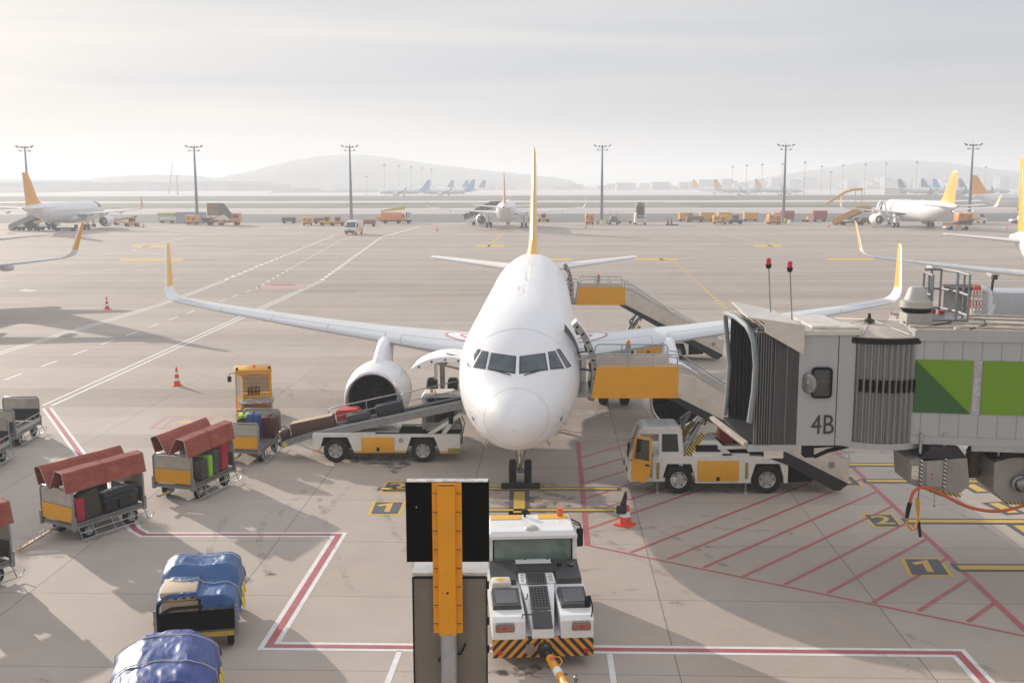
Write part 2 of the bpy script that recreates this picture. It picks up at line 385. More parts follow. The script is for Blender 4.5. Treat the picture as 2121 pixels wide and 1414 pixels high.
strip('taxiway_edge',397,408,ground_mat('pale_concrete',(.60,.56,.52)),x=3000)
strip('grass_strip',408,528,ground_mat('grass_green',(.13,.14,.085),(.155,.145,.10)),x=3000,bumpy=.15)
strip('runway',528,575,ground_mat('runway_concrete',(.58,.54,.50)),x=3000)
strip('grass_bank',575,800,ground_mat('bank_dry_grass',(.085,.078,.06),(.105,.088,.07)),x=3000,bumpy=1.1)
strip('far_apron',800,1350,ground_mat('far_concrete',(.55,.50,.48)),x=3000)
strip('plain',1350,5100,ground_mat('plain_land',(.22,.22,.18),(.26,.24,.2)),x=4100)
# ---------------- painted markings (sheets 4 mm above the slabs)
def pmat(name,c,wear=.35,base=(.33,.31,.29)):
    m=mat(name,c,.6,var=.08,nscale=3,dirt=wear,dirtcol=base); return m
PW=pmat('paint_white',(.72,.71,.69)); PR=pmat('paint_red',(.40,.10,.11),.4); PRF=pmat('paint_faded_red',(.50,.26,.25),.5)
PY=pmat('paint_yellow',(.62,.40,.07),.3,(.3,.25,.15)); PK=pmat('paint_dark',(.07,.075,.09),.12,(.2,.2,.2)); PWF=pmat('paint_faint_white',(.58,.54,.50),.6); PYF=pmat('paint_faded_yellow',(.60,.44,.18),.5)
def poly(b,pts,z): b.face([(p[0],p[1],z) for p in pts])
def stroke(b,pts,w,z,closed=False):
    pts=[V((p[0],p[1])) for p in pts]; n=len(pts); Ls=[];Rs=[]
    for i,p in enumerate(pts):
        if closed: a,c=pts[i-1],pts[(i+1)%n]
        else: a=pts[max(i-1,0)]; c=pts[min(i+1,n-1)]
        d0=(p-a).normalized() if (p-a).length>1e-6 else (c-p).normalized(); d1=(c-p).normalized() if (c-p).length>1e-6 else d0
        n0=V((-d0.y,d0.x)); n1=V((-d1.y,d1.x)); m=(n0+n1).normalized(); k=w/2/max(.3,m.dot(n0))
        Ls.append(p+m*k); Rs.append(p-m*k)
    rng=range(n) if closed else range(n-1)
    for i in rng:
        j=(i+1)%n; b.face([(Rs[i].x,Rs[i].y,z),(Rs[j].x,Rs[j].y,z),(Ls[j].x,Ls[j].y,z),(Ls[i].x,Ls[i].y,z)])
def dashes(b,p,q,w,z,on,off,ph=0):
    p=V((p[0],p[1])); q=V((q[0],q[1])); d=(q-p); Lh=d.length; d.normalize(); t=ph
    while t<Lh:
        stroke(b,[p+d*t,p+d*min(t+on,Lh)],w,z); t+=on+off
def mark(name,b,m): return tag(b.build(name,m,smooth=0,recalc=False),kind='structure')
Z1,Z2,Z3=.004,.008,.012
b=MB()
def dbl(p,q,gap=.42,w=.15):
    p=G(*p);q=G(*q); n=V((-(q-p).y,(q-p).x,0)).normalized()*gap/2
    stroke(b,[p+n,q+n],w,Z1); stroke(b,[p-n,q-n],w,Z1)
dbl((97,840),(665,582)); dbl((-60,749),(345,627)); dbl((345,627),(465,581))
def chev(p,q,w=.5,on=1.6,off=1.6): dashes(b,G(*p),G(*q),w,Z1,on,off)
chev((665,581),(790,491),.45,2.0,1.2); stroke(b,[G(790,491),G(870,469),G(985,460)],.45,Z1)
chev((465,580),(560,541),.45,2.0,1.2); chev((560,541),(694,487),.4,2.0,1.4)
dashes(b,G(8,787),G(530,597),.15,Z1,1.9,2.0); dashes(b,G(530,597),G(700,500),.2,Z1,1.6,1.6); dashes(b,G(700,500),G(738,488),.3,Z1,2,2)
stroke(b,[G(560,590),G(640,590)],.3,Z1)
stroke(b,[G(0,583),G(462,582)],.18,Z1); stroke(b,[G(668,583),G(2300,582)],.2,Z1)
stroke(b,[G(828,1347),G(800,1420)],.12,Z1); stroke(b,[G(1263,1354),G(1272,1420)],.12,Z1)
# white edging of the red stand line
RL=[(62,800),(170,945),(283,1097),(300,1107),(700,1107),(557,1338),(1230,1346),(1985,1352),(2060,1440)]
RL=[G(97,845),G(280,1096),G(300,1107),G(702,1107),G(557,1337),G(1985,1352),G(2075,1450)]
RLw=RL
stroke(b,RLw,.40,Z1)
mark('white_lane_lines',b,PW)
b=MB(); stroke(b,RL,.17,Z2); mark('red_stand_line',b,PR)
b=MB(); 
stroke(b,[G(0,640-58),G(120,572),G(330,545)],.15,Z1); 
stroke(b,[G(276,516),G(280,520),G(310,524),G(345,528)],.25,Z1); stroke(b,[G(350,530),G(700,523),G(1000,520)],.18,Z1); stroke(b,[G(0,523),G(600,522)],.15,Z1); stroke(b,[G(282,515),G(380,493),G(560,470)],.3,Z1)
poly(b,[G(38,602),G(50,599),G(80,601),G(60,604)],Z1)
stroke(b,[G(1395,541),G(1440,531),G(1600,524),G(1800,520)],.15,Z1); stroke(b,[G(1000,522),G(1200,522),G(1350,533),G(1395,541)],.15,Z1)
mark('faint_guide_lines',b,PWF)
# faded red road symbols
b=MB()
def ell(cx,cy,rx,ry,z):
    c=G(cx,cy); ex=(G(cx+rx,cy)-c); ey=(G(cx,cy-ry)-c)
    poly(b,[c+ex*math.cos(t*PI/12)+ey*math.sin(t*PI/12) for t in range(24)],z)
ell(583,594,50,5,Z1); poly(b,[G(700,484),G(760,484),G(735,489),G(690,489)],Z1)
stroke(b,[G(345,863),G(442,863),G(412,886),G(312,886)],.14,Z1,True); stroke(b,[G(358,868),G(415,868),G(400,881),G(340,881)],.1,Z1,True)
mark('faded_red_symbols',b,PRF)
b=MB(); poly(b,[G(365,872),G(385,869),G(402,874),G(378,878)],Z1); mark('faded_yellow_stencil',b,PYF)
# hatched service area
b=MB()
c0,c1,c2,c3=G(1197,915),G(1217,1130),G(2140,1320),G(1700,905)
stroke(b,[c0,c1],.16,Z1); stroke(b,[c1+V((.08,0,0)),c2],.10,Z1); stroke(b,[c2,c3],.16,Z1)
def inter(p,d,a,e):
    den=d.x*e.y-d.y*e.x
    if abs(den)<1e-9: return None
    t=((a.x-p.x)*e.y-(a.y-p.y)*e.x)/den; s=((a.x-p.x)*d.y-(a.y-p.y)*d.x)/den
    return t,s
hd=(G(1825,1022)-G(1540,1193)).normalized(); hd=(G(1905,1122)-G(1715,1225)).normalized()
hpts=[(1308,1143),(1382,1158),(1457,1175),(1540,1193),(1625,1210),(1715,1227),(1808,1247),(1902,1265),(2005,1287)]
lx=[(1217,1130),(1212,1095),(1208,1063),(1205,1030),(1202,1000),(1200,973),(1198,945)]
for h in [G(*p) for p in hpts]+[G(*p) for p in [(1211,1097),(1209,1066),(1206,1034),(1203,1003),(1200,975),(1198,948)]]:
    r=inter(h,hd,c2,c3-c2); t=r[0]
    stroke(b,[h,h+hd*t],.11,Z1+.0005)
mark('red_hatching',b,PR)
# stop bars with dark edging + stand centreline
bd=MB(); by=MB()
def bar(p,q,w=.26,e=.12,ext=.12):
    p=G(*p);q=G(*q); d=(q-p).normalized()
    stroke(bd,[p-d*ext,q+d*ext],w+2*e,Z2); stroke(by,[p,q],w,Z3)
bar((790,1012),(1278,1012),.2,.1); bar((862,1056),(1288,1056),.2,.1)
bar((1075,1070),(1076,1018),.34,.14); bar((1077,1120),(1075,1062),.34,.14)
bar((1757,962),(2200,963)); bar((1795,996),(2200,997)); bar((1880,1079),(2300,1081)); bar((1985,1175),(2400,1177),.3,.12)
bar((2008,1003),(2035,1018),.34,.16); bar((2058,1042),(2100,1062),.34,.16); bar((2110,1088),(2160,1120),.34,.16)
mark('stop_bar_edging',bd,PK)
for (x0,x1,y) in ((985,1045,509),(1562,1620,509),(272,346,510),(1137,1186,537),(1313,1406,537),(1712,1810,537),(245,380,538)):
    a=G(x0,y-2);c=G(x1,y-2);d=G(x1-2,y+2.3);e=G(x0+3,y+2.3); poly(by,[e,d,c,a],Z1)
dashes(by,G(1400,545),G(1519,652),.3,Z1,1.3,1.1); stroke(by,[G(1010,512),G(1055,470)],.3,Z1)
stroke(by,[G(1602,512),G(1590,507),G(1480,481)],.3,Z1); stroke(by,[G(1383,545),G(1363,533),G(1340,530)],.25,Z1)
mark('yellow_markings',by,PY)
# numbered squares
bk=MB(); bb=MB(); by1=MB()
def sq(c4,n):
    P=[G(*p) for p in c4]; cc=sum(P,V((0,0,0)))/4
    poly(bb,P,Z1); Q=[cc+(p-cc)*.80 for p in P]; poly(bk,Q,Z2)
    ex=((P[1]-P[0])+(P[2]-P[3]))/2; ey=((P[3]-P[0])+(P[2]-P[1]))/2
    if n=='1':
        X=ex.normalized(); Y=ey.normalized(); hh=ey.length*.27
        stroke(by1,[cc-X*hh*.75+Y*hh*.55,cc+X*hh*.12+Y*hh*.95,cc+X*hh*.12-Y*hh],.17,Z3)
    elif n:
        s=ey.length*.80; X=ex.normalized(); Y=ey.normalized()
        M=Matrix(((X.x,Y.x,0,cc.x),(X.y,Y.y,0,cc.y),(0,0,1,Z3),(0,0,0,1)))
        M=M@Matrix.Diagonal((1.15,1,1,1))
        o=text_mesh('painted_number',n,s,PY,M,ext=0,off=.015); tag(o,kind='structure')
sq([(1097+785,1194),(1977,1194),(1950,1154),(1863,1154)],'1')
sq([(1811,1093),(1875,1093),(1849,1063),(1781,1063)],'2')
sq([(1728,1007),(1791,1007),(1768,985),(1706,985)],'3')
sq([(1700,971),(1755,971),(1738,953),(1688,953)],'')
sq([(760,1067),(829,1067),(843,1037),(773,1037)],'1')
sq([(784,1021),(850,1021),(860,996),(799,996)],'2')
mark('painted_number',by1,PY); mark('number_square_border',bb,PY); mark('number_square_fill',bk,PK)
# dark fluid stains and patches
def blob(name,cx,cy,rx,ry,m,seed,z=.006):
    b=MB(); rnd=random.Random(seed); c=G(cx,cy); ex=G(cx+rx,cy)-c; ey=G(cx,cy-ry)-c; ph=[rnd.uniform(0,6) for _ in range(4)]
    pts=[]
    for k in range(40):
        t=k*PI/20; r=1+.25*math.sin(2*t+ph[0])+.2*math.sin(3*t+ph[1])+.12*math.sin(7*t+ph[2])+.08*math.sin(11*t+ph[3])
        pts.append(c+ex*r*math.cos(t)+ey*r*math.sin(t))
    poly(b,pts,z); return mark(name,b,m)
def stain(name,col,a):
    m=mat(name,col,.5,var=.3,nscale=8); nt=m.node_tree; N=nt.nodes; L=nt.links
    n=N.new('ShaderNodeTexNoise'); n.inputs['Scale'].default_value=2.4; n.inputs['Detail'].default_value=8; n.inputs['Roughness'].default_value=.7
    tc=N.new('ShaderNodeTexCoord'); L.new(tc.outputs['Object'],n.inputs['Vector'])
    mr=N.new('ShaderNodeMapRange'); mr.inputs[1].default_value=.46; mr.inputs[2].default_value=.62; mr.inputs[4].default_value=a; L.new(n.outputs['Fac'],mr.inputs[0])
    L.new(mr.outputs[0],N['Principled BSDF'].inputs['Alpha']); return m
SD=stain('oil_stain',(.05,.045,.042),.8); SL=stain('foam_residue',(.62,.62,.62),1.0); SM=stain('rubber_scuff',(.16,.145,.135),.45)
blob('oil_stain',800,950,75,14,SD,1); blob('oil_stain',820,967,30,9,SD,2); blob('oil_stain',720,948,50,8,SD,9)
blob('foam_patch',1210,857,36,7,SL,3); blob('foam_patch',1180,894,22,3,SL,4); blob('scuff_mark',1085,1035,90,22,SM,5); blob('scuff_mark',905,1052,40,10,SM,11)
blob('scuff_mark',1130,1040,70,16,SM,6); blob('scuff_mark',1500,1010,160,16,SM,7); blob('scuff_mark',1560,940,160,12,SM,8); blob('scuff_mark',95,1408,14,5,SM,12); blob('scuff_mark',1100,1390,60,14,SD,13)
b=MB(); rnd=random.Random(21)
for i in range(26):
    cx=rnd.uniform(-14,16); cy=rnd.uniform(18,60); h=rnd.uniform(-.5,.5)+(PI/2 if rnd.random()<.5 else 0); L_=rnd.uniform(3,10); cv=rnd.uniform(-.12,.12); gp=rnd.choice((1.3,1.6,1.8))
    for s_ in (-gp/2,gp/2):
        P=[]; x,y,a=cx-math.sin(h)*s_,cy+math.cos(h)*s_,h
        for k in range(12): P.append((x,y)); x+=math.cos(a)*L_/12; y+=math.sin(a)*L_/12; a+=cv*L_/12
        stroke(b,P,rnd.uniform(.12,.22),.005)
mark('tyre_marks',b,stain('tyre_rubber',(.17,.155,.145),.26))
blob('oil_stain',1090,1010,60,9,SM,31); blob('oil_stain',560,1190,10,4,SD,32); blob('oil_stain',330,1300,12,4,SM,33); blob('oil_stain',1480,1130,30,6,SM,34); blob('oil_stain',1400,1250,20,5,SM,35)
# ---------------- hills and far city
def hill(name,pts,Y,depth,col,zb=-.5):
    "pts: silhouette (px,py); a rounded ridge running away from the viewer"
    b=MB(); prof=[D(px,py,Y) for px,py in pts]; rings=[]
    for k in range(9):
        t=k/8; h=math.sin(PI*t)**.8 if k not in (0,8) else 0
        rings.append([V((p.x,Y-depth/2+depth*t,zb+(p.z-zb)*h*(1 if k==4 else (.96+.04*math.sin(i*2.1+k))))) for i,p in enumerate(prof)])
    b.loft(rings,False,False,closed=False)
    return tag(b.build(name,col,smooth=60),kind='structure')
HG=ground_mat('hill_scrub',(.15,.17,.16),(.18,.18,.16))
def smoothpts(pts,n=8):
    tab=[(p[0],p[1]) for p in pts]; out=[]
    x=tab[0][0]; step=(tab[-1][0]-tab[0][0])/(len(tab)*n)
    while x<=tab[-1][0]+.01:
        y=interp(tab,x)[0]; out.append((x,y+.5*math.sin(x*.13)+.3*math.sin(x*.37+1))); x+=step
    return out
hill('hill_ridge',smoothpts([(420,380),(480,366),(540,352),(590,338),(640,327),(690,321),(740,321),(790,324),(840,332),(890,339),(940,345),(1000,352),(1080,360),(1180,372)]),1900,600,HG)
hill('left_hill',smoothpts([(-250,378),(-120,372),(0,371),(90,372),(180,372),(240,366),(330,362),(400,364),(450,371),(500,382),(540,392)]),1700,400,HG)
hill('right_hill',smoothpts([(1560,375),(1640,360),(1700,350),(1760,340),(1820,333),(1870,331),(1930,336),(2000,345),(2080,355),(2200,362),(2350,372)]),1950,600,HG)
hill('low_mound',smoothpts([(560,404),(575,396),(600,390),(640,389),(665,393),(680,396),(700,392),(740,391),(780,392),(810,398),(830,404)]),1120,120,HG)
hill('left_mound',smoothpts([(-60,392),(20,388),(90,388),(115,391),(130,398),(250,402),(350,400),(440,402),(520,403),(540,405)]),1150,120,HG)
# city blocks seen as one faint mass
b=MB(); rnd=random.Random(12)
for i in range(95):
    px=rnd.uniform(1000,2200); Y=rnd.uniform(1300,1800); w_=rnd.uniform(6,24); c=D(px,380,Y)
    k=.35+.65*min(1,max(0,(px-1150)/500)); h=(rnd.uniform(5,22)**.9)*k+1
    b.box((c.x,Y,h/2-.5),(w_,20,h+1))
for i in range(60):
    px=rnd.uniform(-50,560); Y=rnd.uniform(1300,1400); c=D(px,380,Y); h=rnd.uniform(5,12); b.box((c.x,Y,h/2-.5),(rnd.uniform(15,50),20,h+1))
tag(b.build('far_city',mat('city_concrete',(.33,.33,.34),.8,var=.3,nscale=.02),smooth=0),'pale distant city blocks fading into haze below the hills','city',kind='stuff')

# the terminal the photograph is taken from: unseen wall behind the viewer, added to screen sky and bounce light
b=MB(); b.ab((-120,-40,0),(90,-3,21)); tb_=root('terminal_building',(0,0,0),0,'long pale terminal with strip glazing, unseen behind the viewer, paled to bounce light','building')
b.build('wall',[mat('terminal_wall',(.52,.52,.53),.5,var=.08)],tb_,smooth=0)
b=MB()
for x in range(-118,90,4): b.ab((x,-2.98,1),(x+1.5,-2.9,20))
b.build('glazing',[GL],tb_,smooth=0)
# ---------------- narrow-body airliner; local frame: nose tip at y=0, tail at +y, port side +x
FUS=[ # y, ztop, zbot, halfwidth
(0,2.96,2.94,.02),(.08,3.22,2.68,.27),(.25,3.42,2.50,.47),(.6,3.68,2.30,.77),(1.0,3.87,2.14,1.02),(1.5,4.10,2.01,1.26),(1.75,4.23,1.96,1.36),
(2.1,4.46,1.91,1.49),(2.45,4.69,1.87,1.60),(2.9,4.97,1.83,1.72),(3.4,5.22,1.80,1.81),(4.0,5.46,1.77,1.88),(5,5.72,1.74,1.95),(6,5.84,1.73,1.975),(7.2,5.87,1.73,1.975),
(24.5,5.87,1.73,1.975),(26,5.87,1.80,1.97),(27.5,5.86,2.02,1.90),(29,5.84,2.38,1.77),(31,5.78,2.95,1.52),(33,5.68,3.52,1.18),(35,5.52,4.08,.80),(36.5,5.33,4.48,.47),(37.3,5.18,4.70,.27),(37.55,5.08,4.80,.16)]
def fring(y,n,off=0.0):
    zt,zb,hw=interp(FUS,y); zc=(zt+zb)/2; hh=(zt-zb)/2
    # the broadest point sits a little below the middle on the nose
    return [V(((hw+off)*math.cos(2*PI*k/n),y,zc+(hh+off)*math.sin(2*PI*k/n))) for k in range(n)]
def fpt(y,a,off=0.0):
    zt,zb,hw=interp(FUS,y); return V(((hw+off)*math.cos(a),y,(zt+zb)/2+((zt-zb)/2+off)*math.sin(a)))
def fang(y,z):
    zt,zb,hw=interp(FUS,y); return math.asin(max(-1,min(1,(z-(zt+zb)/2)/((zt-zb)/2))))
def fus_stations(lo):
    if lo: return [0,.1,.3,.7,1.2,2,3,4.2,6,10,18,24.5,27,29,31,33,35,36.5,37.4]
    s=[0,.04,.09,.16,.25,.4,.6]; y=.8
    while y<7.2: s.append(y); y+=.22
    s+=[7.2,9,11,13,15,17,19,21,23,24.5]; y=25
    while y<37.4: s.append(y); y+=.5
    return s+[37.3,37.55]
def airfoil(n,t,c,camber=.015):
    "closed loop (chordwise 0..1 * c, thickness) trailing edge -> upper -> leading edge -> lower"
    pts=[]
    def yt(x): return 5*t*(.2969*math.sqrt(x)-.126*x-.3516*x*x+.2843*x**3-.1030*x**4)
    h=n//2
    for k in range(h+1):
        x=.5*(1+math.cos(PI*k/h)); pts.append((x*c,(yt(x)+camber*4*x*(1-x))*c))
    for k in range(1,h):
        x=.5*(1-math.cos(PI*k/h)); pts.append((x*c,(-yt(x)+camber*4*x*(1-x))*c))
    return pts
WS=[ # x, yLE, zLE, chord, t
(0,10.5,2.95,7.2,.13),(1.9,11.45,3.10,6.35,.135),(4.0,12.55,3.28,5.0,.122),(6.4,13.85,3.47,3.95,.112),(10,15.7,3.75,3.05,.108),(14,17.8,4.13,2.1,.10),(16.2,18.95,4.38,1.66,.095)]
def wsec(x,n=24):
    yl,z,c,t=interp(WS,x) if False else [lerpt(WS,x,i) for i in (1,2,3,4)]
    return yl,z,c,t
def lerpt(T,x,i):
    for a,b in zip(T[:-1],T[1:]):
        if x<=b[0]: return lerp(a[i],b[i],(x-a[0])/(b[0]-a[0]))
    return T[-1][i]
def wpt(s,x,f,off=0.0,upper=True):
    "point on the wing skin at span x and chord fraction f"
    yl,z,c,t=wsec(x); yt=5*t*(.2969*math.sqrt(f)-.126*f-.3516*f*f+.2843*f**3-.1030*f**4)
    return V((s*x,yl+f*c,z+((yt if upper else -yt)+.06*f*(1-f))*c+(off if upper else -off)))
def build_airliner(loc,yaw,label,group,tailm,hi=True,flow=True):
    A=root('airliner',loc,yaw,label,'airliner',group)
    n=64 if hi else 24
    b=MB(); st=fus_stations(not hi)
    # the radome seam: a shallow groove
    b.loft([fring(y,n) for y in st],False,False)
    b.bm.normal_update(); bv=BVHTree.FromBMesh(b.bm)
    b.loft([fring(37.55,n,-.0),fring(37.5,n,-.05)],False,True,1)
    # belly fairing
    fa=[]
    for y,hw,zb in ((9.6,.6,1.75),(10.6,1.6,1.58),(12,2.15,1.45),(15,2.3,1.36),(18,2.2,1.38),(19.6,1.5,1.55),(20.8,.5,1.78)):
        fa.append([V((hw*math.cos(a),y,2.5+(2.5-zb)*math.sin(a)*(1 if math.sin(a)<0 else .5))) for a in [2*PI*k/24 for k in range(24)]])
    b.loft(fa,True,True,0)
    fus=b.build('fuselage',[W_,DK],A,smooth=40)
    # ---- fin
    def fin_secs():
        out=[]
        for z,yl,c,t in ((5.35,29.0,7.1,.125),(5.85,29.6,6.6,.10),(6.15,30.35,5.75,.095),(6.6,30.9,5.3,.09),(9,32.5,3.95,.085),(11.4,34.15,2.6,.085),(11.7,34.45,2.25,.06),(11.78,34.8,1.7,.03)):
            out.append([V((p[1],yl+p[0],z+p[0]*(.0))) for p in airfoil(20,t,c,0)])
        return out
    b=MB(); fs=fin_secs(); b.loft(fs,False,True)
    fin=b.build('tail_fin',[tailm],A,smooth=50)
    if hi:
        b=MB(); ed=[]
        for z in (6.9,8,9,10,11.3):
            yl=30.9+(z-6.6)*.69; b_=.10
            ed.append([V((.07,yl+.16,z)),V((.035,yl+.02,z)),V((0,yl-.015,z)),V((-.035,yl+.02,z)),V((-.07,yl+.16,z))])
        b.loft(ed,False,False,closed=False); b.build('fin_leading_edge',[WG],fin,smooth=60,recalc=True)
        b=MB()
        for s in (-1,1):
            b.face([(s*.29,34.25,6.3),(s*.30,34.30,6.3),(s*.14,35.66,10.9),(s*.13,35.61,10.9)])
        b.build('rudder_line',[ST],fin,smooth=0,recalc=False)
    # ---- stabilisers
    for s in (-1,1):
        b=MB(); rr=[]
        for x,yl,z,c,t in ((.2,31.2,4.75,4.2,.11),(1.0,31.75,4.8,3.75,.105),(6.0,35.1,5.25,1.55,.09),(6.2,35.35,5.27,1.2,.05)):
            rr.append([V((s*x,yl+p[0],z+p[1])) for p in airfoil(18,t,c,0)])
        b.loft(rr,False,True); b.build('tailplane',[W_ if hi else W_],A,smooth=50)
    # ---- wings
    for s in (-1,1):
        b=MB(); rr=[]
        xs=[0,1.9,2.6,4,5.2,6.4,8,10,12,14,15.2,16.2] if hi else [0,1.9,6.4,16.2]
        na=28 if hi else 12
        for x in xs:
            yl,z,c,t=wsec(x); rr.append([V((s*x,yl+p[0],z+p[1])) for p in airfoil(na,t,c)])
        b.loft(rr,False,False)
        if hi: # slat and flap gaps, panel lines, as thin strips on the skin
            def skin(f,x0,x1,w,mi=1):
                k=14
                for i in range(k):
                    xa=lerp(x0,x1,i/k); xb=lerp(x0,x1,(i+1)/k); ca=wsec(xa)[2]; cb=wsec(xb)[2]
                    b.face([wpt(s,xa,f,.006),wpt(s,xb,f,.006),wpt(s,xb,f+w/cb,.006),wpt(s,xa,f+w/ca,.006)],mi)
            skin(.14,2.2,5.0,.02); skin(.16,5.7,16.0,.025); skin(.70,2.1,13.6,.03); skin(.42,2.4,16,.012)
            for x in (5.0,5.7,8.3,11,13.6):
                for k in range(6):
                    f0=k*.024+.002; f1=f0+.024
                    b.face([wpt(s,x,f0,.006),wpt(s,x+.02,f0,.006),wpt(s,x+.02,f1,.006),wpt(s,x,f1,.006)],1)
        wing=b.build('wing',[WG if hi else W_,ST],A,smooth=50)
        # sharklet: blended curve then the tall canted blade
        path=[(16.2,4.38)]; a=R(6); x,z=16.2,4.38; steps=9 if hi else 4
        for k in range(steps):
            a=R(6)+(R(80)-R(6))*(k+.5)/steps; dl=.9/steps; x+=math.cos(a)*dl; z+=math.sin(a)*dl; path.append((x,z))
        secs=[]; L0=0; tot=.9
        yl,zz,c,t=wsec(16.2)
        for i,(px_,pz) in enumerate(path):
            q=i/steps; ang=R(6)+(R(80)-R(6))*q if i else R(6)
            cc=lerp(c,1.08,q); yy=yl+.75*q
            nv=V((-math.sin(ang)*s,0,math.cos(ang)))
            secs.append([V((s*px_,yy+p[0],pz))+nv*p[1] for p in airfoil(na,.09,cc,.01)])
        b=MB(); b.loft(secs,False,False)
        bx,bz=path[-1]; ang=R(82); lo=len(b.bm.faces)
        bl=[]
        for q in (0,.05,.3,.6,.9,.97,1.0):
            h=1.95*q; cc=lerp(1.08,.52,q)*(1 if q<.95 else (.8 if q<1 else .45)); yy=yl+.75+1.15*q+(0 if q<.95 else .12)
            nv=V((-math.sin(ang)*s,0,math.cos(ang)))
            bl.append([V((s*(bx+math.cos(ang)*h),yy+p[0],bz+math.sin(ang)*h))+nv*p[1] for p in airfoil(na,.08,cc,0)])
        sh=b.build('winglet',[W_],wing,smooth=50)
        b=MB(); b.loft(bl,False,True)
        if hi:
            # white leading third
            for f in b.bm.faces:
                cy=f.calc_center_median(); q=(cy.z-bz)/1.95; yy=yl+.75+1.15*q; cc=lerp(1.08,.52,q)
                if (cy.y-yy)/cc<.20: f.material_index=1
        b.build('winglet_blade',[tailm,W_],wing,smooth=50)
        # flap track fairings
        for fx,ln,rd in ((4.4,3.2,.26),(8.2,2.9,.24),(12.0,2.4,.2)) if True else ():
            yl,z,c,t=wsec(fx); y0=yl+c*.52; b=MB()
            prof=[(0,.02),(.3,.5),(.8,.9),(1.4,1.0),(2.1,.85),(ln-.25,.35),(ln,.03)]
            rings=[[V((s*fx+rd*.75*r*math.cos(2*PI*k/12),y0+h,z-.12-.1*r-.05*h+rd*1.25*r*math.sin(2*PI*k/12))) for k in range(12)] for h,r in prof]
            b.loft(rings); b.build('flap_fairing',[WG if hi else W_],wing,smooth=50)
        # engine
        ex,ez,ey=s*5.7,1.66,10.3
        ne=40 if hi else 16
        b=MB(); o=V((ex,ey,ez)); ax=V((0,1,-.02)).normalized()
        b.lathe([(.10,1.05),(.35,1.12),(.9,1.20),(1.5,1.25),(2.2,1.22),(2.9,1.07),(3.35,.92)],o,ax,ne,0)
        b.lathe([(3.35,.90),(3.3,.86),(2.4,.88)],o,ax,ne,0)
        b.lathe([(2.4,.88),(2.4,.5)],o,ax,ne,2)
        b.lathe([(2.4,.64),(3.4,.58),(4.1,.44),(4.12,.40)],o,ax,ne,1); b.lathe([(3.8,.30),(4.3,.22),(4.8,.03)],o,ax,ne,2)
        b.lathe([(.2,.865),(.5,.86),(1.15,.90)],o,ax,ne,2)
        nac=b.build('engine',[W_,GRM,DK],A,smooth=45)
        b=MB(); pr=[(.14,1.06),(.04,1.03),(0,.99),(.0,.96),(.05,.915),(.14,.885),(.26,.862)]
        b.lathe(pr,o,ax,ne,0); b.build('inlet_lip',[CH],nac,smooth=60)
        b=MB(); b.lathe([(1.15,.90),(1.16,.01)],o,ax,ne,1)
        if hi:
            for k in range(18):
                a=2*PI*k/18; 
                q=[]
                for r0 in (.26,.6,.89):
                    tw=.10+.09*r0; 
                    for sg,dy in ((-1,.98),(1,1.12)):
                        aa=a+sg*(.12 if r0<.5 else .10)+r0*.25; q.append(o+ax*dy+V((math.cos(aa)*r0,0,math.sin(aa)*r0)))
                b.face([q[0],q[1],q[3],q[2]],0); b.face([q[2],q[3],q[5],q[4]],0)
        b.build('fan',[mat('fan_blade',(.016,.014,.014),.45,.3,spec=.2),BL],nac,smooth=0)
        b=MB(); b.lathe([(.62,.01),(.72,.12),(.95,.24),(1.1,.28)],o,ax,20,0); b.build('spinner',[mat('spinner_bronze',(.10,.05,.04),.3,.4)],nac,smooth=60)
        # pylon
        b=MB(); rr=[]
        for (z_,y0,y1,wd) in ((ez+.85,ey+.75,ey+4.2,.38),(ez+1.14,ey+.95,ey+4.5,.33),(ez+1.38,ey+1.5,ey+4.8,.30),(ez+1.6,ey+1.9,ey+5.0,.27),(3.42,ey+2.6,ey+5.0,.27),(3.56,ey+3.2,ey+4.6,.15)):
            rr.append([V((ex+wd*math.cos(a)*(1 if abs(math.sin(a))<.98 else .3),lerp(y0,y1,.5-.5*math.sin(a)),z_)) for a in [2*PI*k/14 for k in range(14)]])
        b.loft(rr); b.build('pylon',[W_],nac,smooth=50)
        if hi:
            b=MB(); c0=V((ex-s*.92,ey+1.1,ez+.80)); b.loft([[c0,c0+V((0,.02,0)),c0+V((0,.0,.02))],[c0+V((0,.2,.0)),c0+V((0,1.0,0)),c0+V((-s*.25,1.0,.3))]]); b.build('nacelle_strake',[W_],nac,smooth=0)
    # ---- gear
    def wheel(c,r,wd,par,nm='wheel'):
        b=MB(); c=V(c); a=V((1,0,0))
        b.lathe([(-wd/2,r*.55),(-wd/2,r*.86),(-wd*.36,r*.97),(0,r),(wd*.36,r*.97),(wd/2,r*.86),(wd/2,r*.55)],c,a,28 if hi else 12,0)
        for q in (-1,1):
            b.lathe([(q*wd*.5,r*.56),(q*wd*.3,r*.5),(q*wd*.34,r*.15),(q*wd*.42,.001)],c,a,20 if hi else 10,1)
        return b.build(nm,[BK,mat('wheel_hub',(.45,.44,.43),.4,.5,var=.1,dirt=.3)],par,smooth=40)
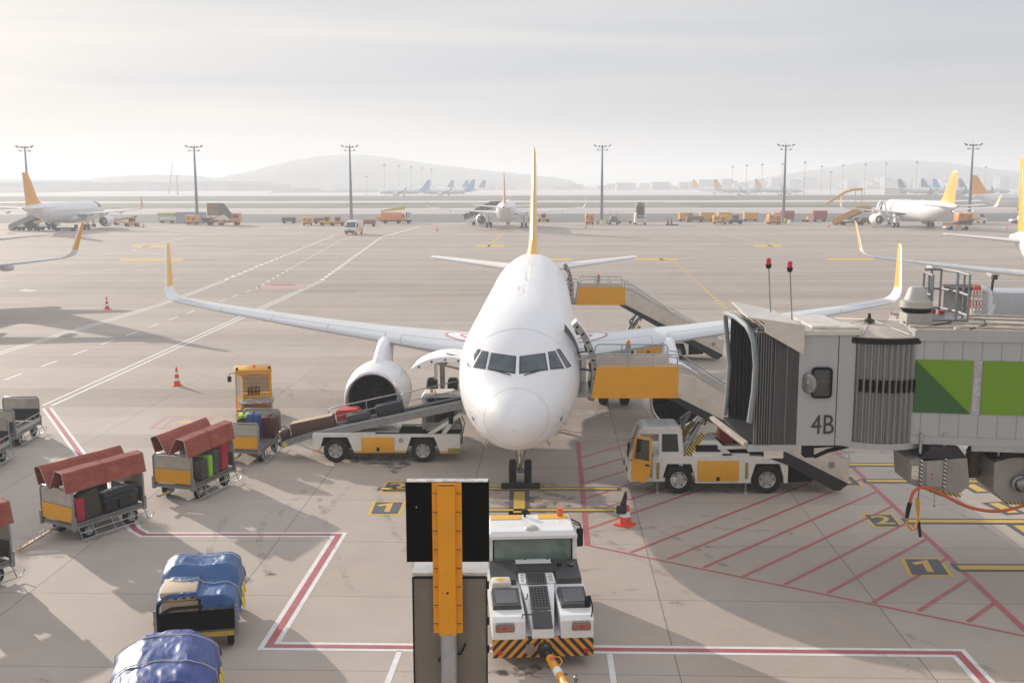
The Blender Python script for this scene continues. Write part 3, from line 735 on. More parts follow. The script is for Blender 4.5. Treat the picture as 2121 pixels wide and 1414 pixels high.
    def gear(c,rw,tw,wd,ztop,main,s):
        b=MB(); x,y=c
        b.cyl((x,y,rw),(x,y,ztop),.10 if main else .075,.15 if main else .10,12); b.cyl((x,y,rw*1.0),(x,y,ztop*.55),.07,mi=1)
        b.cyl((x-tw/2,y,rw),(x+tw/2,y,rw),.06)
        if main:
            b.cyl((x,y,ztop*.6),(x-s*1.5,y-.1,ztop+.3),.06); b.cyl((x,y+.15,rw+.1),(x,y+.45,rw+.55),.035); b.cyl((x,y+.45,rw+.55),(x,y+.1,1.5),.035)
        else:
            b.cyl((x,y-.1,rw+.15),(x,y-.35,.75),.03); b.cyl((x,y-.35,.75),(x,y-.08,1.1),.03); b.cyl((x,y,1.3),(x,y-1.1,1.85),.05)
            for q in (-1,1):
                b.cyl((x+q*.13,y-.1,1.3),(x+q*.13,y-.2,1.3),.085,.095,14,mi=2); b.box((x+q*.06,y-.14,.85),(.03,.03,.6),mi=1)
            b.box((x,y-.12,1.52),(.42,.10,.16),mi=3); b.box((x,y-.09,1.05),(.12,.1,.12),mi=1)
            b.tube([(x-.1,y-.12,1.5),(x-.16,y-.16,1.2),(x-.1,y-.1,.8),(x-.08,y-.1,.45)],.012,6,mi=4); b.tube([(x+.1,y-.12,1.5),(x+.15,y-.16,1.1),(x+.06,y-.1,.6)],.012,6,mi=4)
        g=b.build('landing_gear',[GV,CH,GL,W_,BK],A,smooth=40)
        wheel((x-tw/2,y,rw),rw,wd,g); wheel((x+tw/2,y,rw),rw,wd,g)
        if main:
            b=MB(); b.box((x+s*.28,y,1.75),(.05,1.0,1.25)); b.build('gear_door',[W_],g)
        else:
            for q in (-1,1):
                b=MB(); b.box((x+q*.24,y+.25,1.58),(.03,.9,.42)); b.build('gear_door',[W_],g)
        return g
    gear((0,5.07),.39,.50,.23,1.85,False,0)
    for s in (-1,1): gear((s*3.8,17.7),.58,.93,.42,2.75,True,s)
    # ---- skin details
    def patch(c4,dirn,name,m,org=None,off=.02,nu=18,nv=14,par=fus,rim=None,mirror=False,rnd_=0):
        "quad of local points pushed onto the skin along dirn (or from org)"
        b=MB(); g=[]; mg=[]
        for j in range(nv+1):
            row=[];mr=[]
            for i in range(nu+1):
                u,v=i/nu,j/nv
                if rnd_:
                    # squircle corners
                    U,Vv=2*u-1,2*v-1; k=rnd_; U,Vv=U*math.sqrt(1-k*Vv*Vv/2),Vv*math.sqrt(1-k*U*U/2) ; u,v=(U+1)/2,(Vv+1)/2
                p=(c4[0]*(1-u)+c4[1]*u)*(1-v)+(c4[3]*(1-u)+c4[2]*u)*v
                d=(p-org).normalized() if org is not None else V(dirn).normalized()
                h=bv.ray_cast(p-d*1.5 if org is None else org,d)
                if h[0] is None: return None
                nn=h[1] if h[1].dot(d)<0 else -h[1]
                q=h[0]+nn*off; row.append(q); q2=V((-q.x,q.y,q.z)); mr.append(q2)
            g.append(row); mg.append(mr)
        if mirror: g=mg
        for j in range(nv):
            for i in range(nu):
                b.face([g[j][i],g[j][i+1],g[j+1][i+1],g[j+1][i]])
        return b.build(name,m,par,smooth=40)
    # cockpit panes, marked out from straight ahead
    MI=Matrix.Translation(MAIN_LOC)@Matrix.Rotation(MAIN_YAW,4,'Z'); IM=MI.inverted()
    def loc(px,py): return IM@(CAMV+ray(px,py)*31)
    O=IM@CAMV
    for nm,q in (('cockpit_window',[(1075.5,737.5),(1129.5,730.5),(1135.5,766.5),(1074.8,774.5)]),('cockpit_window',[(1134.5,728.5),(1149.5,726),(1169,763),(1139.5,765.5)]),('cockpit_window',[(1151.5,723.5),(1159,722),(1183.5,758.5),(1173.5,762.5)])):
        P=[loc(*p) for p in q]; cc=sum(P,V((0,0,0)))/4; P2=[cc+(p-cc)*.985 for p in P]; P=[cc+(p-cc)*.90 for p in P]
        for mr in (False,True):
            patch(P2,None,'window_frame' if False else 'window_seal',[DK],O,.010,par=fus,mirror=mr); patch(P,None,nm,[CG],O,.018,par=fus,mirror=mr)
    if hi:
        # wipers, radome seam, probes, pitot signs, hatch lines
        for s in (-1,1):
            b=MB(); pa=fpt(1.72,fang(1.72,4.16))  # near the sill
            P=[]
            for t in (0,.5,1):
                x=s*lerp(.66,.2,t); z=4.24+.0*t; h=bv.ray_cast(V((x,-3,lerp(4.27,4.19,t))),V((0,1,0))); P.append(h[0]+V((0,-.03,.01)))
            b.tube(P,.014,6); b.build('wiper',[BK],fus)
        b=MB(); y=.78; ring=[p for p in fring(y,72,.004)]
        tilt=lambda p:V((p.x,p.y,p.z))
        rr=[]
        for k in range(73):
            a=2*PI*k/72; yy=.78+.30*math.sin(a); p=fpt(yy,a,.004); q=fpt(yy+.014,a,.004); rr.append((p,q))
        for (p,q),(p2,q2) in zip(rr[:-1],rr[1:]): b.face([p,p2,q2,q])
        b.build('radome_seam',[mat('seam_grey',(.45,.45,.46),.5)],fus,smooth=0,recalc=False)
        SG=mat('seam_grey',(.45,.45,.46),.5); RP=mat('stencil_red',(.62,.22,.20),.5)
        def lineon(pts,w,m,name):
            b=MB()
            for (y0,a0),(y1,a1) in zip(pts[:-1],pts[1:]):
                kk=max(1,int(abs(a1-a0)/.15))
                for i in range(kk):
                    ya,yb=lerp(y0,y1,i/kk),lerp(y0,y1,(i+1)/kk); aa,ab=lerp(a0,a1,i/kk),lerp(a0,a1,(i+1)/kk)
                    p,q=fpt(ya,aa,.006),fpt(yb,ab,.006); d=(q-p).normalized(); nn=V((p.x,0,p.z-3.8)).normalized(); sd=d.cross(nn)*w/2
                    b.face([p-sd,q-sd,q+sd,p+sd])
            return b.build(name,m,fus,smooth=0,recalc=False)
        UP=PI/2
        for yy in (3.55,6.9,10.2,13.6,17.0,20.4,24.4,28.1): lineon([(yy,.05*PI),(yy,.95*PI)],.016,mat('skin_joint',(.62,.62,.63),.5),'skin_joint')
        lineon([(9.4,UP+.10),(10.9,UP+.10),(10.9,UP-.06)],.03,SG,'roof_stencil'); lineon([(8.1,UP+.10),(8.1,UP+.0)],.05,SG,'roof_stencil'); lineon([(7.7,UP+.09),(7.7,UP+.03)],.04,SG,'roof_stencil')
        for s_ in (0,1):
            a=-.12 if s_==0 else PI+.12
            for (w,h,wd) in ((.18,.11,.02),):
                lineon([(1.35,a-h),(1.35,a+h),(1.75,a+h),(1.75,a-h),(1.35,a-h)],.02,RP,'sensor_stencil')
                b=MB(); p=fpt(1.55,a,.01); 
                b.loft([[fpt(1.5,a-.05,.02),fpt(1.6,a-.05,.02),fpt(1.6,a+.05,.02),fpt(1.5,a+.05,.02)],[fpt(1.5,a-.05,-.02),fpt(1.6,a-.05,-.02),fpt(1.6,a+.05,-.02),fpt(1.5,a+.05,-.02)]]); b.build('sensor_plate',[ST],fus)
        for (y,a,l) in ((1.3,-.75,.14),(1.3,PI+.75,.14),(2.0,-.95,.16),(2.0,PI+.95,.16),(1.9,-.35,.1)):
            b=MB(); p=fpt(y,a,0); nn=V((p.x,0,p.z-3.2)).normalized(); b.tube([p,p+nn*l,p+nn*l+V((0,-.16,0))],.014,6); b.build('probe',[ST],fus)
        # blade aerials and beacon on the roof
        for y,h in ((13.3,.32),(8.7,.12),(21.5,.3)):
            b=MB(); b.loft([[V((-.02,y,5.85)),V((.02,y,5.85)),V((.02,y+.3,5.85)),V((-.02,y+.3,5.85))],[V((-.01,y+.14,5.86+h)),V((.01,y+.14,5.86+h)),V((.01,y+.28,5.86+h)),V((-.01,y+.28,5.86+h))]]); b.build('blade_aerial',[W_],fus)
        # red-ringed walkway marking at both wing roots
        for s in (-1,1):
            b=MB()
            def P(x,f,o): return wpt(s,x,f,o)
            K=28; pts=[]
            for k in range(K+1):
                a=-PI/2+PI*k/K; pts.append((2.05+1.25*math.cos(a),.33+.19*math.sin(a)))
            c=(2.0,.33)
            for p,q in zip(pts[:-1],pts[1:]): b.face([P(c[0],c[1],.010),P(p[0],p[1],.010),P(q[0],q[1],.010)],0)
            for r0,r1,mx in ((.92,1.0,1),(.42,.52,.7)):
                for p,q in zip(pts[:-1],pts[1:]):
                    def sc(p,r): return (c[0]+(p[0]-c[0])*r,c[1]+(p[1]-c[1])*r)
                    a0,a1,a2,a3=sc(p,r0),sc(q,r0),sc(q,r1),sc(p,r1); b.face([P(*a0,.014),P(*a3,.014),P(*a2,.014),P(*a1,.014)],1)
            b.build('wing_root_marking',[W_,RP],A,smooth=0,recalc=False)
    else: pass
    def skinpatch(y0,y1,a0,a1,off,name,m,k=12,par=fus):
        b=MB(); 
        for i in range(k):
            p,q=lerp(a0,a1,i/k),lerp(a0,a1,(i+1)/k); b.face([fpt(y0,p,off),fpt(y1,p,off),fpt(y1,q,off),fpt(y0,q,off)])
        return b.build(name,m,par,smooth=40)
    A['_']=0; del A['_']
    return A,fus,skinpatch
CAMV=V((0,0,CAMZ))
MAIN_LOC=V((.09,28.6,0)); MAIN_YAW=R(-2.0)
main,mfus,mskin=build_airliner(MAIN_LOC,MAIN_YAW,'large white airliner parked nose-on in the middle of the stand with yellow tail fin','airliners',YT)
DI=mat('door_inner',(.34,.33,.32),.6,var=.25,nscale=9,dirt=.5,dirtcol=(.06,.06,.06)); DARK=mat('cabin_dark',(.03,.028,.03),.7,var=.4,nscale=5)
def open_door(par,y0,y1,z0,z1,ys,out,name='passenger_door'):
    "plug door swung out and forward, with its inner lining, and the dark opening behind it; ys = how far it moved forward"
    a0,a1=fang((y0+y1)/2,z0),fang((y0+y1)/2,z1)
    b=MB(); K=14; ro,ri=out+.20,out
    S=lambda y,a,o: fpt((y0+y1)/2+ (0 if True else y),a,o)*1
    def pt(y,a,o): p=fpt((y0+y1)/2,a,o); return V((p.x,y,p.z))
    for i in range(K):
        p,q=lerp(a0,a1,i/K),lerp(a0,a1,(i+1)/K); Y0,Y1=y0-ys,y1-ys
        b.face([pt(Y0,p,ro),pt(Y1,p,ro),pt(Y1,q,ro),pt(Y0,q,ro)],0); b.face([pt(Y0,p,ri),pt(Y0,q,ri),pt(Y1,q,ri),pt(Y1,p,ri)],1)
        b.face([pt(Y0,p,ri),pt(Y0,p,ro),pt(Y0,q,ro),pt(Y0,q,ri)],1); b.face([pt(Y1,p,ri),pt(Y1,q,ri),pt(Y1,q,ro),pt(Y1,p,ro)],0)
    for a in (a0,a1): b.face([pt(y0-ys,a,ri),pt(y1-ys,a,ri),pt(y1-ys,a,ro),pt(y0-ys,a,ro)],0)
    # latches and ribs along the front edge
    for i in range(9):
        a=lerp(a0,a1,(i+.5)/9); c=pt(y0-ys-.012,a,(ro+ri)/2); b.box(c,(.09,.03,.05),mi=2,rot=Matrix.Rotation(-a,4,'Y'))
    for i in range(4):
        a=lerp(a0,a1,(i+.7)/4.2); c=pt((y0+y1)/2-ys,a,ri-.03); b.box(c,(.06,(y1-y0)*.8,.12),mi=2,rot=Matrix.Rotation(-a,4,'Y'))
    d=b.build(name,[W_,DI,BK],par,smooth=40)
    b=MB(); m_=lerp(a0,a1,.35); h0=pt(y0-ys*.5+.15,m_,.02); b.tube([pt(y0+.02,m_,.0),pt(y0-ys*.3,m_,out*.7),pt(y0-ys+.25,m_,ri)],.045,8) ; b.build('door_hinge_arm',[ST],d); b=MB(); m2=lerp(a0,a1,.6); b.tube([pt(y0+.02,m2,.0),pt(y0-ys*.3,m2,out*.7),pt(y0-ys+.25,m2,ri)],.03,8); b.build('door_hinge_arm',[ST],d)
    mskin(y0,y1,a0,a1,.010,'door_opening',[DARK],par=par)
    b=MB()  # bright sill and jamb strips
    for yy in (y0-.03,y1+.03):
        for i in range(K):
            p,q=lerp(a0-.03,a1+.03,i/K),lerp(a0-.03,a1+.03,(i+1)/K); b.face([fpt(yy-.025,p,.014),fpt(yy+.025,p,.014),fpt(yy+.025,q,.014),fpt(yy-.025,q,.014)])
    b.build('door_jamb',[CH],par,smooth=40)
mfront=mfus
open_door(mfus,4.65,5.48,3.10,5.12,.70,.30); open_door(mfus,29.3,30.1,3.30,5.12,.70,.32)
# forward cargo door, starboard side, hinged up
a0,a1=fang(8,1.98),fang(8,3.62); y0,y1=7.6,9.45
aa0,aa1=PI-a0,PI-a1
mskin(y0,y1,aa0,aa1,.012,'cargo_opening',[DARK],par=mfus)
hp=fpt(8,aa1,0); b=MB(); K=14
def rotp(y,a,o):
    p=fpt(8,a,o); r=Matrix.Rotation(R(112),4,'Y')@(V((p.x,0,p.z))-V((hp.x,0,hp.z))); return V((hp.x+r.x,y,hp.z+r.z))
for i in range(K):
    p,q=lerp(aa0,aa1,i/K),lerp(aa0,aa1,(i+1)/K)
    b.face([rotp(y0,p,.02),rotp(y1,p,.02),rotp(y1,q,.02),rotp(y0,q,.02)],0); b.face([rotp(y0,p,-.16),rotp(y0,q,-.16),rotp(y1,q,-.16),rotp(y1,p,-.16)],1)
    b.face([rotp(y0,p,-.16),rotp(y0,p,.02),rotp(y0,q,.02),rotp(y0,q,-.16)],0); b.face([rotp(y1,p,-.16),rotp(y1,q,-.16),rotp(y1,q,.02),rotp(y1,p,.02)],0)
for i in (.15,.4,.65,.88):
    a=lerp(aa0,aa1,i); b.box(rotp(y0-.01,a,-.08),(.06,.02,.06),mi=2)
b.box(rotp(y0+.45,lerp(aa0,aa1,.75),.03),(.45,.05,.02),mi=2,rot=Matrix.Rotation(R(12),4,'Y'))
cd=b.build('cargo_door',[W_,DI,BK],mfus,smooth=40)
b=MB(); b.cyl(rotp(y0+.1,lerp(aa0,aa1,.45),-.16),fpt(y0+.1,lerp(aa0,aa1,.8),0),.035); b.build('door_strut',[ST],cd); b=MB(); b.cyl(rotp(y1-.1,lerp(aa0,aa1,.45),-.16),fpt(y1-.1,lerp(aa0,aa1,.8),0),.035); b.build('door_strut',[ST],cd)
# wheel chocks under the nose wheels
cr=root('wheel_chock',main.matrix_basis@V((0,0,0)) if False else G(1077,1004),0,'black rubber chock block under the nose wheels of the middle airliner','wheel chock')
b=MB()
for sgn in (-1,1): b.prism([(-.17,0),(.17,0),(.07,.15),(-.07,.15)],'x',-.62,.62)
ch_=b.build('block',[BK],cr)
cr.location=(G(1078,1010).x,G(1078,1010).y,.001)
# ---------------- passenger stair trucks.  local: +x runs from the aircraft door down the flight, +y away from viewer; origin under the platform's door end
HZ=stripes('hazard_yellow_black',(.70,.50,.02),(.02,.02,.02),9,0,axis=(1,0,.9))
HZ2=stripes('hazard_fine',(.70,.50,.02),(.02,.02,.02),14,0,axis=(.8,0,1))
def road_wheel(par,c,r,w,axis=(0,1,0),hubm=None,nm='wheel'):
    o=bpy.data.objects.new(nm,None)
    b=MB(); a=V(axis); b.lathe([(-w/2,r*.58),(-w/2,r*.88),(-w*.38,r*.98),(w*.38,r*.98),(w/2,r*.88),(w/2,r*.58)],c,a,28,0)
    for q in (-1,1): b.lathe([(q*w*.5,r*.60),(q*w*.42,r*.56),(q*w*.34,r*.40),(q*w*.30,r*.22),(q*w*.48,r*.20),(q*w*.5,.001)],c,a,22,1)
    for q in (-1,1):
        for k in range(6):
            t=k*PI/3; e=a.cross(V((0,0,1))); 
            if e.length<.1: e=V((1,0,0))
            e.normalize(); p=V(c)+a*(q*w*.37)+(e*math.cos(t)+V((0,0,1))*math.sin(t))*r*.44; b.cyl(p-a*.012*q,p+a*.02*q,r*.06,n=8,mi=2)
    return b.build(nm,[BK,hubm or mat('wheel_rim_grey',(.42,.41,.40),.45,.3,dirt=.4),DK],par,smooth=40)
def rail(b,pts,r=.022,mi=0): b.tube(pts,r,8,mi)
def stair_truck(loc,rz,label,group):
    A=root('stair_truck',loc,rz,label,'stair truck',group)
    yn,yf=-1.02,1.02   # near and far faces
    PZ=3.22            # platform floor
    # platform
    b=MB(); b.ab((-.75,yn,PZ-.12),(2.62,yf,PZ)); b.ab((-.9,yn+.1,PZ-.10),(-.75,yf-.1,PZ-.02),mi=1); b.build('platform',[ST,BK],A)
    for y,m_ in ((yn,YO),(yf,CRM)):
        b=MB(); b.prism([(.0,PZ-.14),(.18,PZ+.86),(2.70,PZ+.86),(2.70,PZ-.14)],'y',y-.03,y+.03); b.build('side_panel',[YO if y<0 else CRM],A,smooth=0)
    b=MB(); b.ab((-.72,yf-.03,PZ),(-.02,yf,PZ+.9)); b.build('folding_screen',[CRM],A)
    for y in (yn,yf):
        b=MB()
        rail(b,[(-.70,y,PZ),(-.70,y,PZ+.98),(-.64,y,PZ+1.08),(.1,y,PZ+1.10),(.16,y,PZ+1.0),(.16,y,PZ+.8)],.02)
        rail(b,[(.22,y,PZ+.85),(.30,y,PZ+1.18),(.40,y,PZ+1.24),(2.6,y,PZ+1.22),(2.66,y,PZ+1.14),(2.66,y,PZ+.85)],.022)
        rail(b,[(1.15,y,PZ+.85),(1.15,y,PZ+1.22)],.018); rail(b,[(1.9,y,PZ+.85),(1.9,y,PZ+1.22)],.018)
        b.build('platform_rail',[GV],A,smooth=60)
    # flight: stringers, steps
    x0,z0,x1,z1=2.1,PZ,7.75,.35
    dx,dz=x1-x0,z1-z0; L_=math.hypot(dx,dz)
    for y,m_ in ((yn,CRM),(yf,CRM)):
        b=MB()
        b.prism([(2.55,PZ-.15),(2.72,PZ+.62),(3.15,PZ+.55),(x1-.05,1.22),(x1+.35,1.10),(x1+.35,.30),(x1+.1,.18)],'y',y-.025,y+.025,0)
        b.build('stair_side',[CRM],A,smooth=0)
        b=MB(); sg=-1 if y<0 else 1
        b.prism([(2.35,PZ-.14),(2.75,PZ-.14),(x1+.35,.34),(x1+.1,.12),(x1-.1,.12)],'y',y+sg*.03-.03,y+sg*.03+.03); b.build('stringer',[DK],A,smooth=0)
    b=MB(); ns=17
    for k in range(ns):
        t=(k+.5)/ns; b.box((lerp(2.65,x1+.1,t),0,lerp(PZ,.30,t)-.02),(.30,1.95,.04)); b.box((lerp(2.65,x1+.1,t)-.15,0,lerp(PZ,.30,t)-.1),(.02,1.95,.16))
    b.build('steps',[ST],A)
    for y in (yn,yf):
        b=MB()
        for off in (.98,.78): 
            rail(b,[(2.70,y,PZ+off+.05),(2.95,y,PZ+off),(5.2,y,lerp(PZ,.35,(5.2-2.3)/5.6)+off),(5.26,y,lerp(PZ,.35,(5.26-2.3)/5.6)+.60)],.02)
            rail(b,[(5.30,y,lerp(PZ,.35,(5.30-2.3)/5.6)+.62),(5.36,y,lerp(PZ,.35,(5.36-2.3)/5.6)+off+.06),(7.4,y,.35+off+.25),(8.1,y,.35+off-.02),(8.12,y,.9)],.02)
        for x in (3.4,4.4,6.2,7.2): rail(b,[(x,y,lerp(PZ,.35,(x-2.1)/5.65)+.5),(x+.08,y,lerp(PZ,.35,(x-2.3)/5.6)+.98)],.016)
        b.build('handrail',[GV],A,smooth=60)
    b=MB(); b.cyl((1.35,yf-.1,PZ+.9),(1.35,yf-.1,PZ+1.25),.09,mi=0); b.lathe([(0,.07),(.1,.07),(.15,.03),(.16,.001)],(1.35,yf-.1,PZ+1.25),(0,0,1),12,1); b.build('beacon_post',[GV,AMB],A)
    # chassis
    X0=1.95
    b=MB()
    prof=[(X0,.42),(X0,1.18),(X0+.2,1.26),(5.35,1.26),(5.9,1.05),(6.15,.98),(6.2,.42)]
    def arch(cx,r): return [(cx+r*math.cos(t),.50+r*math.sin(t)) for t in [PI*(k/10) for k in range(11)]]
    W1,W2=2.78,5.56
    prof=[(X0,.42),(X0,1.14),(X0+.12,1.20),(5.45,1.20),(5.95,1.02),(6.2,.92),(6.2,.36)]
    low=[(W2+.52,.36)]+[(W2+.52,.50),(W2+.38,.98),(W2-.38,.98),(W2-.52,.50)]+[(W2-.52,.36),(W1+.52,.36),(W1+.52,.50),(W1+.38,.98),(W1-.38,.98),(W1-.52,.50),(W1-.52,.42)]
    for y0_,y1_ in ((yn-.02,yn+.28),(yf-.28,yf+.02)): b.prism(prof+low,'y',y0_,y1_)
    b.ab((X0,yn+.28,.62),(6.15,yf-.28,1.12),mi=1); b.ab((X0+.05,yn+.02,1.16),(5.4,yf-.02,1.21)); b.ab((4.15,yn+.1,1.21),(5.0,yn+.8,1.28)); b.ab((4.2,yn+.5,1.21),(4.24,yn+.54,1.5),mi=1)
    b.build('chassis',[VW,DK],A,smooth=25)
    b=MB(); b.ab((3.36,yn-.045,.42),(4.66,yn-.02,1.08),bev=.012); b.build('locker_door',[YO],A); 
    b=MB(); b.ab((3.95,yn-.055,.44),(4.06,yn-.045,.56)); b.build('locker_latch',[BK],A)
    for x in (2.12,4.9):
        b=MB(); b.ab((x-.045,yn-.04,.50),(x+.045,yn-.02,1.02)); b.build('hazard_strip',[HZ2],A,smooth=0)
        b=MB(); b.cyl((x,yn+.05,.06),(x,yn+.05,.6),.035); b.cyl((x,yn+.05,.0),(x,yn+.05,.06),.10,.06); b.build('jack_leg',[ST],A)
    for x in (W1,W2):
        for y in (yn+.14,yf-.14): road_wheel(A,(x,y,.46),.46,.28)
    # cab with open yellow door
    c=MB()
    cy0,cy1=yn,yn+1.15
    # frame of the cab built from plates
    fl=.52
    c.ab((.28,cy0+.02,fl-.12),(1.98,cy1,fl),mi=0)
    c.prism([(.28,fl-.12),(.22,1.15),(.42,1.62),(.62,2.28),(.66,2.28),(.50,1.62),(.30,1.15),(.36,fl)],'y',cy0,cy0+.06)
    c.prism([(.28,fl-.12),(.22,1.15),(.62,2.28),(2.0,2.32),(2.05,1.2),(1.98,fl-.12),(1.5,fl),(1.5,1.3),(1.48,2.1),(.72,2.1),(.52,1.62),(.34,1.15),(.4,fl)],'y',cy1-.05,cy1)
    c.prism([(.22,fl-.05),(.20,1.1),(.24,1.1),(.27,fl-.05)],'y',cy0,cy1)  # nose plate
    # near side: rear quarter with window frame
    c.prism([(1.30,1.2),(1.24,2.12),(1.34,2.30),(2.0,2.30),(2.16,1.2)],'y',cy0+.005,cy0+.05) if False else None
    for q in ([(1.24,1.18),(1.24,2.12),(1.34,2.12),(1.34,1.18)],[(1.34,1.18),(1.34,1.40),(1.98,1.40),(2.10,1.18)],[(1.92,1.40),(1.86,2.12),(2.0,2.12),(2.08,1.40)],[(.64,2.12),(.68,2.28),(1.95,2.32),(2.0,2.12)]):
        c.prism(q,'y',cy0+.005,cy0+.05)
    c.prism([(1.95,.5),(1.95,2.3),(2.02,2.25),(2.1,1.2),(2.05,.5)],'y',cy0+.05,cy1)
    c.prism([(.66,2.26),(.72,2.38),(1.9,2.40),(2.02,2.28)],'y',cy0-.01,cy1+.01)
    c.ab((.95,cy0+.1,2.395),(1.62,cy1-.12,2.415),mi=1)
    c.ab((1.28,cy0+.35,fl),(1.75,cy1-.15,.86),mi=2); c.ab((1.62,cy0+.35,.86),(1.75,cy1-.15,1.45),mi=2,bev=.04); c.ab((1.2,cy0+.35,.86),(1.7,cy1-.15,.98),mi=2,bev=.04)
    c.tube([(.75,cy0+.5,fl),(.72,cy0+.5,1.05),(.82,cy0+.5,1.15)],.03,mi=2)
    c.tube([(.82+.17*math.cos(t)*.5,cy0+.5+.17*math.sin(t),1.2+.17*math.cos(t)*.8) for t in [k*PI/6 for k in range(12)]],.014,6,mi=2,closed=True)
    for v_ in c.bm.verts:
        if v_.co.z>1.2: v_.co.z=1.2+(v_.co.z-1.2)*.80
        v_.co.x=v_.co.x*.93+.98
    cab=c.build('cab',[VW,mat('roof_hatch_grey',(.5,.51,.52),.4),BK],A,smooth=30)
    b=MB(); b.M=Matrix.Translation((.98,0,0)); b.face([(.32,cy0+.07,1.18),(.32,cy1-.06,1.18),(.62,cy1-.06,2.0),(.62,cy0+.07,2.0)]); b.build('windscreen',[GL],cab,smooth=0)
    b=MB(); b.M=Matrix.Translation((.89,0,0)); b.face([(1.36,cy0+.02,1.36),(1.92,cy0+.02,1.36),(1.86,cy0+.02,1.93),(1.36,cy0+.02,1.93)]); b.build('side_window',[GL],cab,smooth=0)
    # door ajar, swung toward the nose
    d=MB(); Md=Matrix.Translation((.34,cy0-.02,0))@Matrix.Rotation(R(-38),4,'Z'); d.M=Md
    d.prism([(.0,.50),(.0,1.18),(.75,1.18),(.72,.78),(.5,.46)],'y',-.025,.025,0)
    for q in ([(.0,1.18),(.12,2.08),(.2,2.08),(.08,1.18)],[(.12,2.0),(.14,2.1),(.74,2.1),(.74,2.0)],[(.68,1.18),(.68,2.02),(.75,2.02),(.75,1.18)]): d.prism(q,'y',-.025,.025,0)
    d.face([(.1,0,1.18),(.7,0,1.18),(.7,0,2.0),(.2,0,2.0)],1); d.box((.62,-.05,1.05),(.14,.04,.05),mi=2)
    for v_ in d.bm.verts:
        if v_.co.z>1.2: v_.co.z=1.2+(v_.co.z-1.2)*.80
        v_.co.x=v_.co.x*.93+.98
    dd=d.build('door',[YO,GL,BK],cab,smooth=20)
    b=MB(); b.M=Matrix.Translation((.98,0,-.1)); b.tube([(.45,cy0-.02,1.95),(.22,cy0-.22,1.92),(.18,cy0-.24,1.3),(.3,cy0-.05,1.2)],.014,6); b.box((.17,cy0-.27,1.62),(.05,.18,.42),bev=.02); b.build('mirror',[BK],cab)
    b=MB()
    for y in (cy0+.18,cy1-.18):
        b=MB(); b.cyl((1.14,y,.78),(1.19,y,.78),.09); b.build('headlight',[GL],cab)
    # hood with slanted glazing behind cab, bin, scissor mast
    b=MB(); b.M=Matrix.Translation((.58,0,0)); b.prism([(2.62,1.2),(2.62,1.62),(2.72,1.70),(3.40,1.70),(3.9,1.22)],'y',yn+.1,yn+1.0); b.build('engine_hood',[VW],A,smooth=20)
    b=MB(); b.M=Matrix.Translation((.58,0,0)); b.prism([(2.72,1.34),(2.72,1.56),(3.38,1.56),(3.52,1.34)],'y',yn+.085,yn+.10); b.prism([(3.45,1.62),(3.50,1.66),(3.9,1.3),(3.85,1.25)],'y',yn+.3,yn+.9); b.build('hood_grille',[BK],A,smooth=0)
    b=MB(); b.M=Matrix.Translation((.72,-.1,0)); b.ab((3.55,yf-.75,1.35),(3.98,yf-.3,1.82)); b.ab((3.50,yf-.80,1.82),(4.03,yf-.25,1.90),bev=.02); b.build('litter_bin',[RB],A)
    b=MB(); b.M=Matrix.Translation((.62,0,0))
    for y in (yn+.15,yf-.15):
        b.cyl((2.28,y,1.2),(3.05,y,2.75),.06); b.cyl((2.62,y,1.2),(2.5,y,2.0),.05); b.cyl((2.5,y,2.0),(3.2,y,2.55),.05)
        b.prism([(2.30,1.25),(2.85,1.95),(3.0,1.88),(2.48,1.15)],'y',y-.06,y-.03,1)
    b.tube([(2.5,yn+.12,1.9),(2.75,yn+.08,2.3),(2.95,yn+.1,2.2),(3.1,yn+.1,2.7)],.03,8,2)
    b.ab((2.9,yn+.3,2.55),(3.5,yf-.3,3.08),mi=2); b.build('lift_mast',[ST,HZ,DK],A)
    # slide rails under the flight
    b=MB()
    for y in (yn+.25,yf-.25): b.prism([(4.0,1.35),(5.6,1.52),(7.3,.75),(7.0,.35),(6.0,.3),(5.6,1.0),(4.0,1.15)],'y',y-.06,y+.06,0)
    for y in (yn+.1,yf-.1): b.prism([(4.0,1.52),(5.3,1.55),(6.6,.92),(6.45,.88),(5.25,1.45),(4.0,1.42)],'y',y-.03,y+.03,1)
    b.build('slide_frame',[BL,VW],A,smooth=0)
    b=MB(); b.box((7.55,yn-.04,.95),(.18,.03,.18)); b.build('reflector_plate',[ST],A)
    return A
S_=G(1405,1027)
st1=stair_truck((2.45,33.38,0),R(0.0),'passenger stair truck with open cab door at the front door of the middle airliner','passenger stair trucks')
st2=place(st1,(3.5,58.7,0),R(-1.5),'towable passenger stairs at the rear door of the middle airliner, half hidden by its wing')
for ch in list(st2.children):
    if ch.name.split('.')[0] in ('cab','engine_hood','hood_grille','litter_bin'):
        for g in list(ch.children): bpy.data.objects.remove(g)
        bpy.data.objects.remove(ch)
st2['category']='stairs'
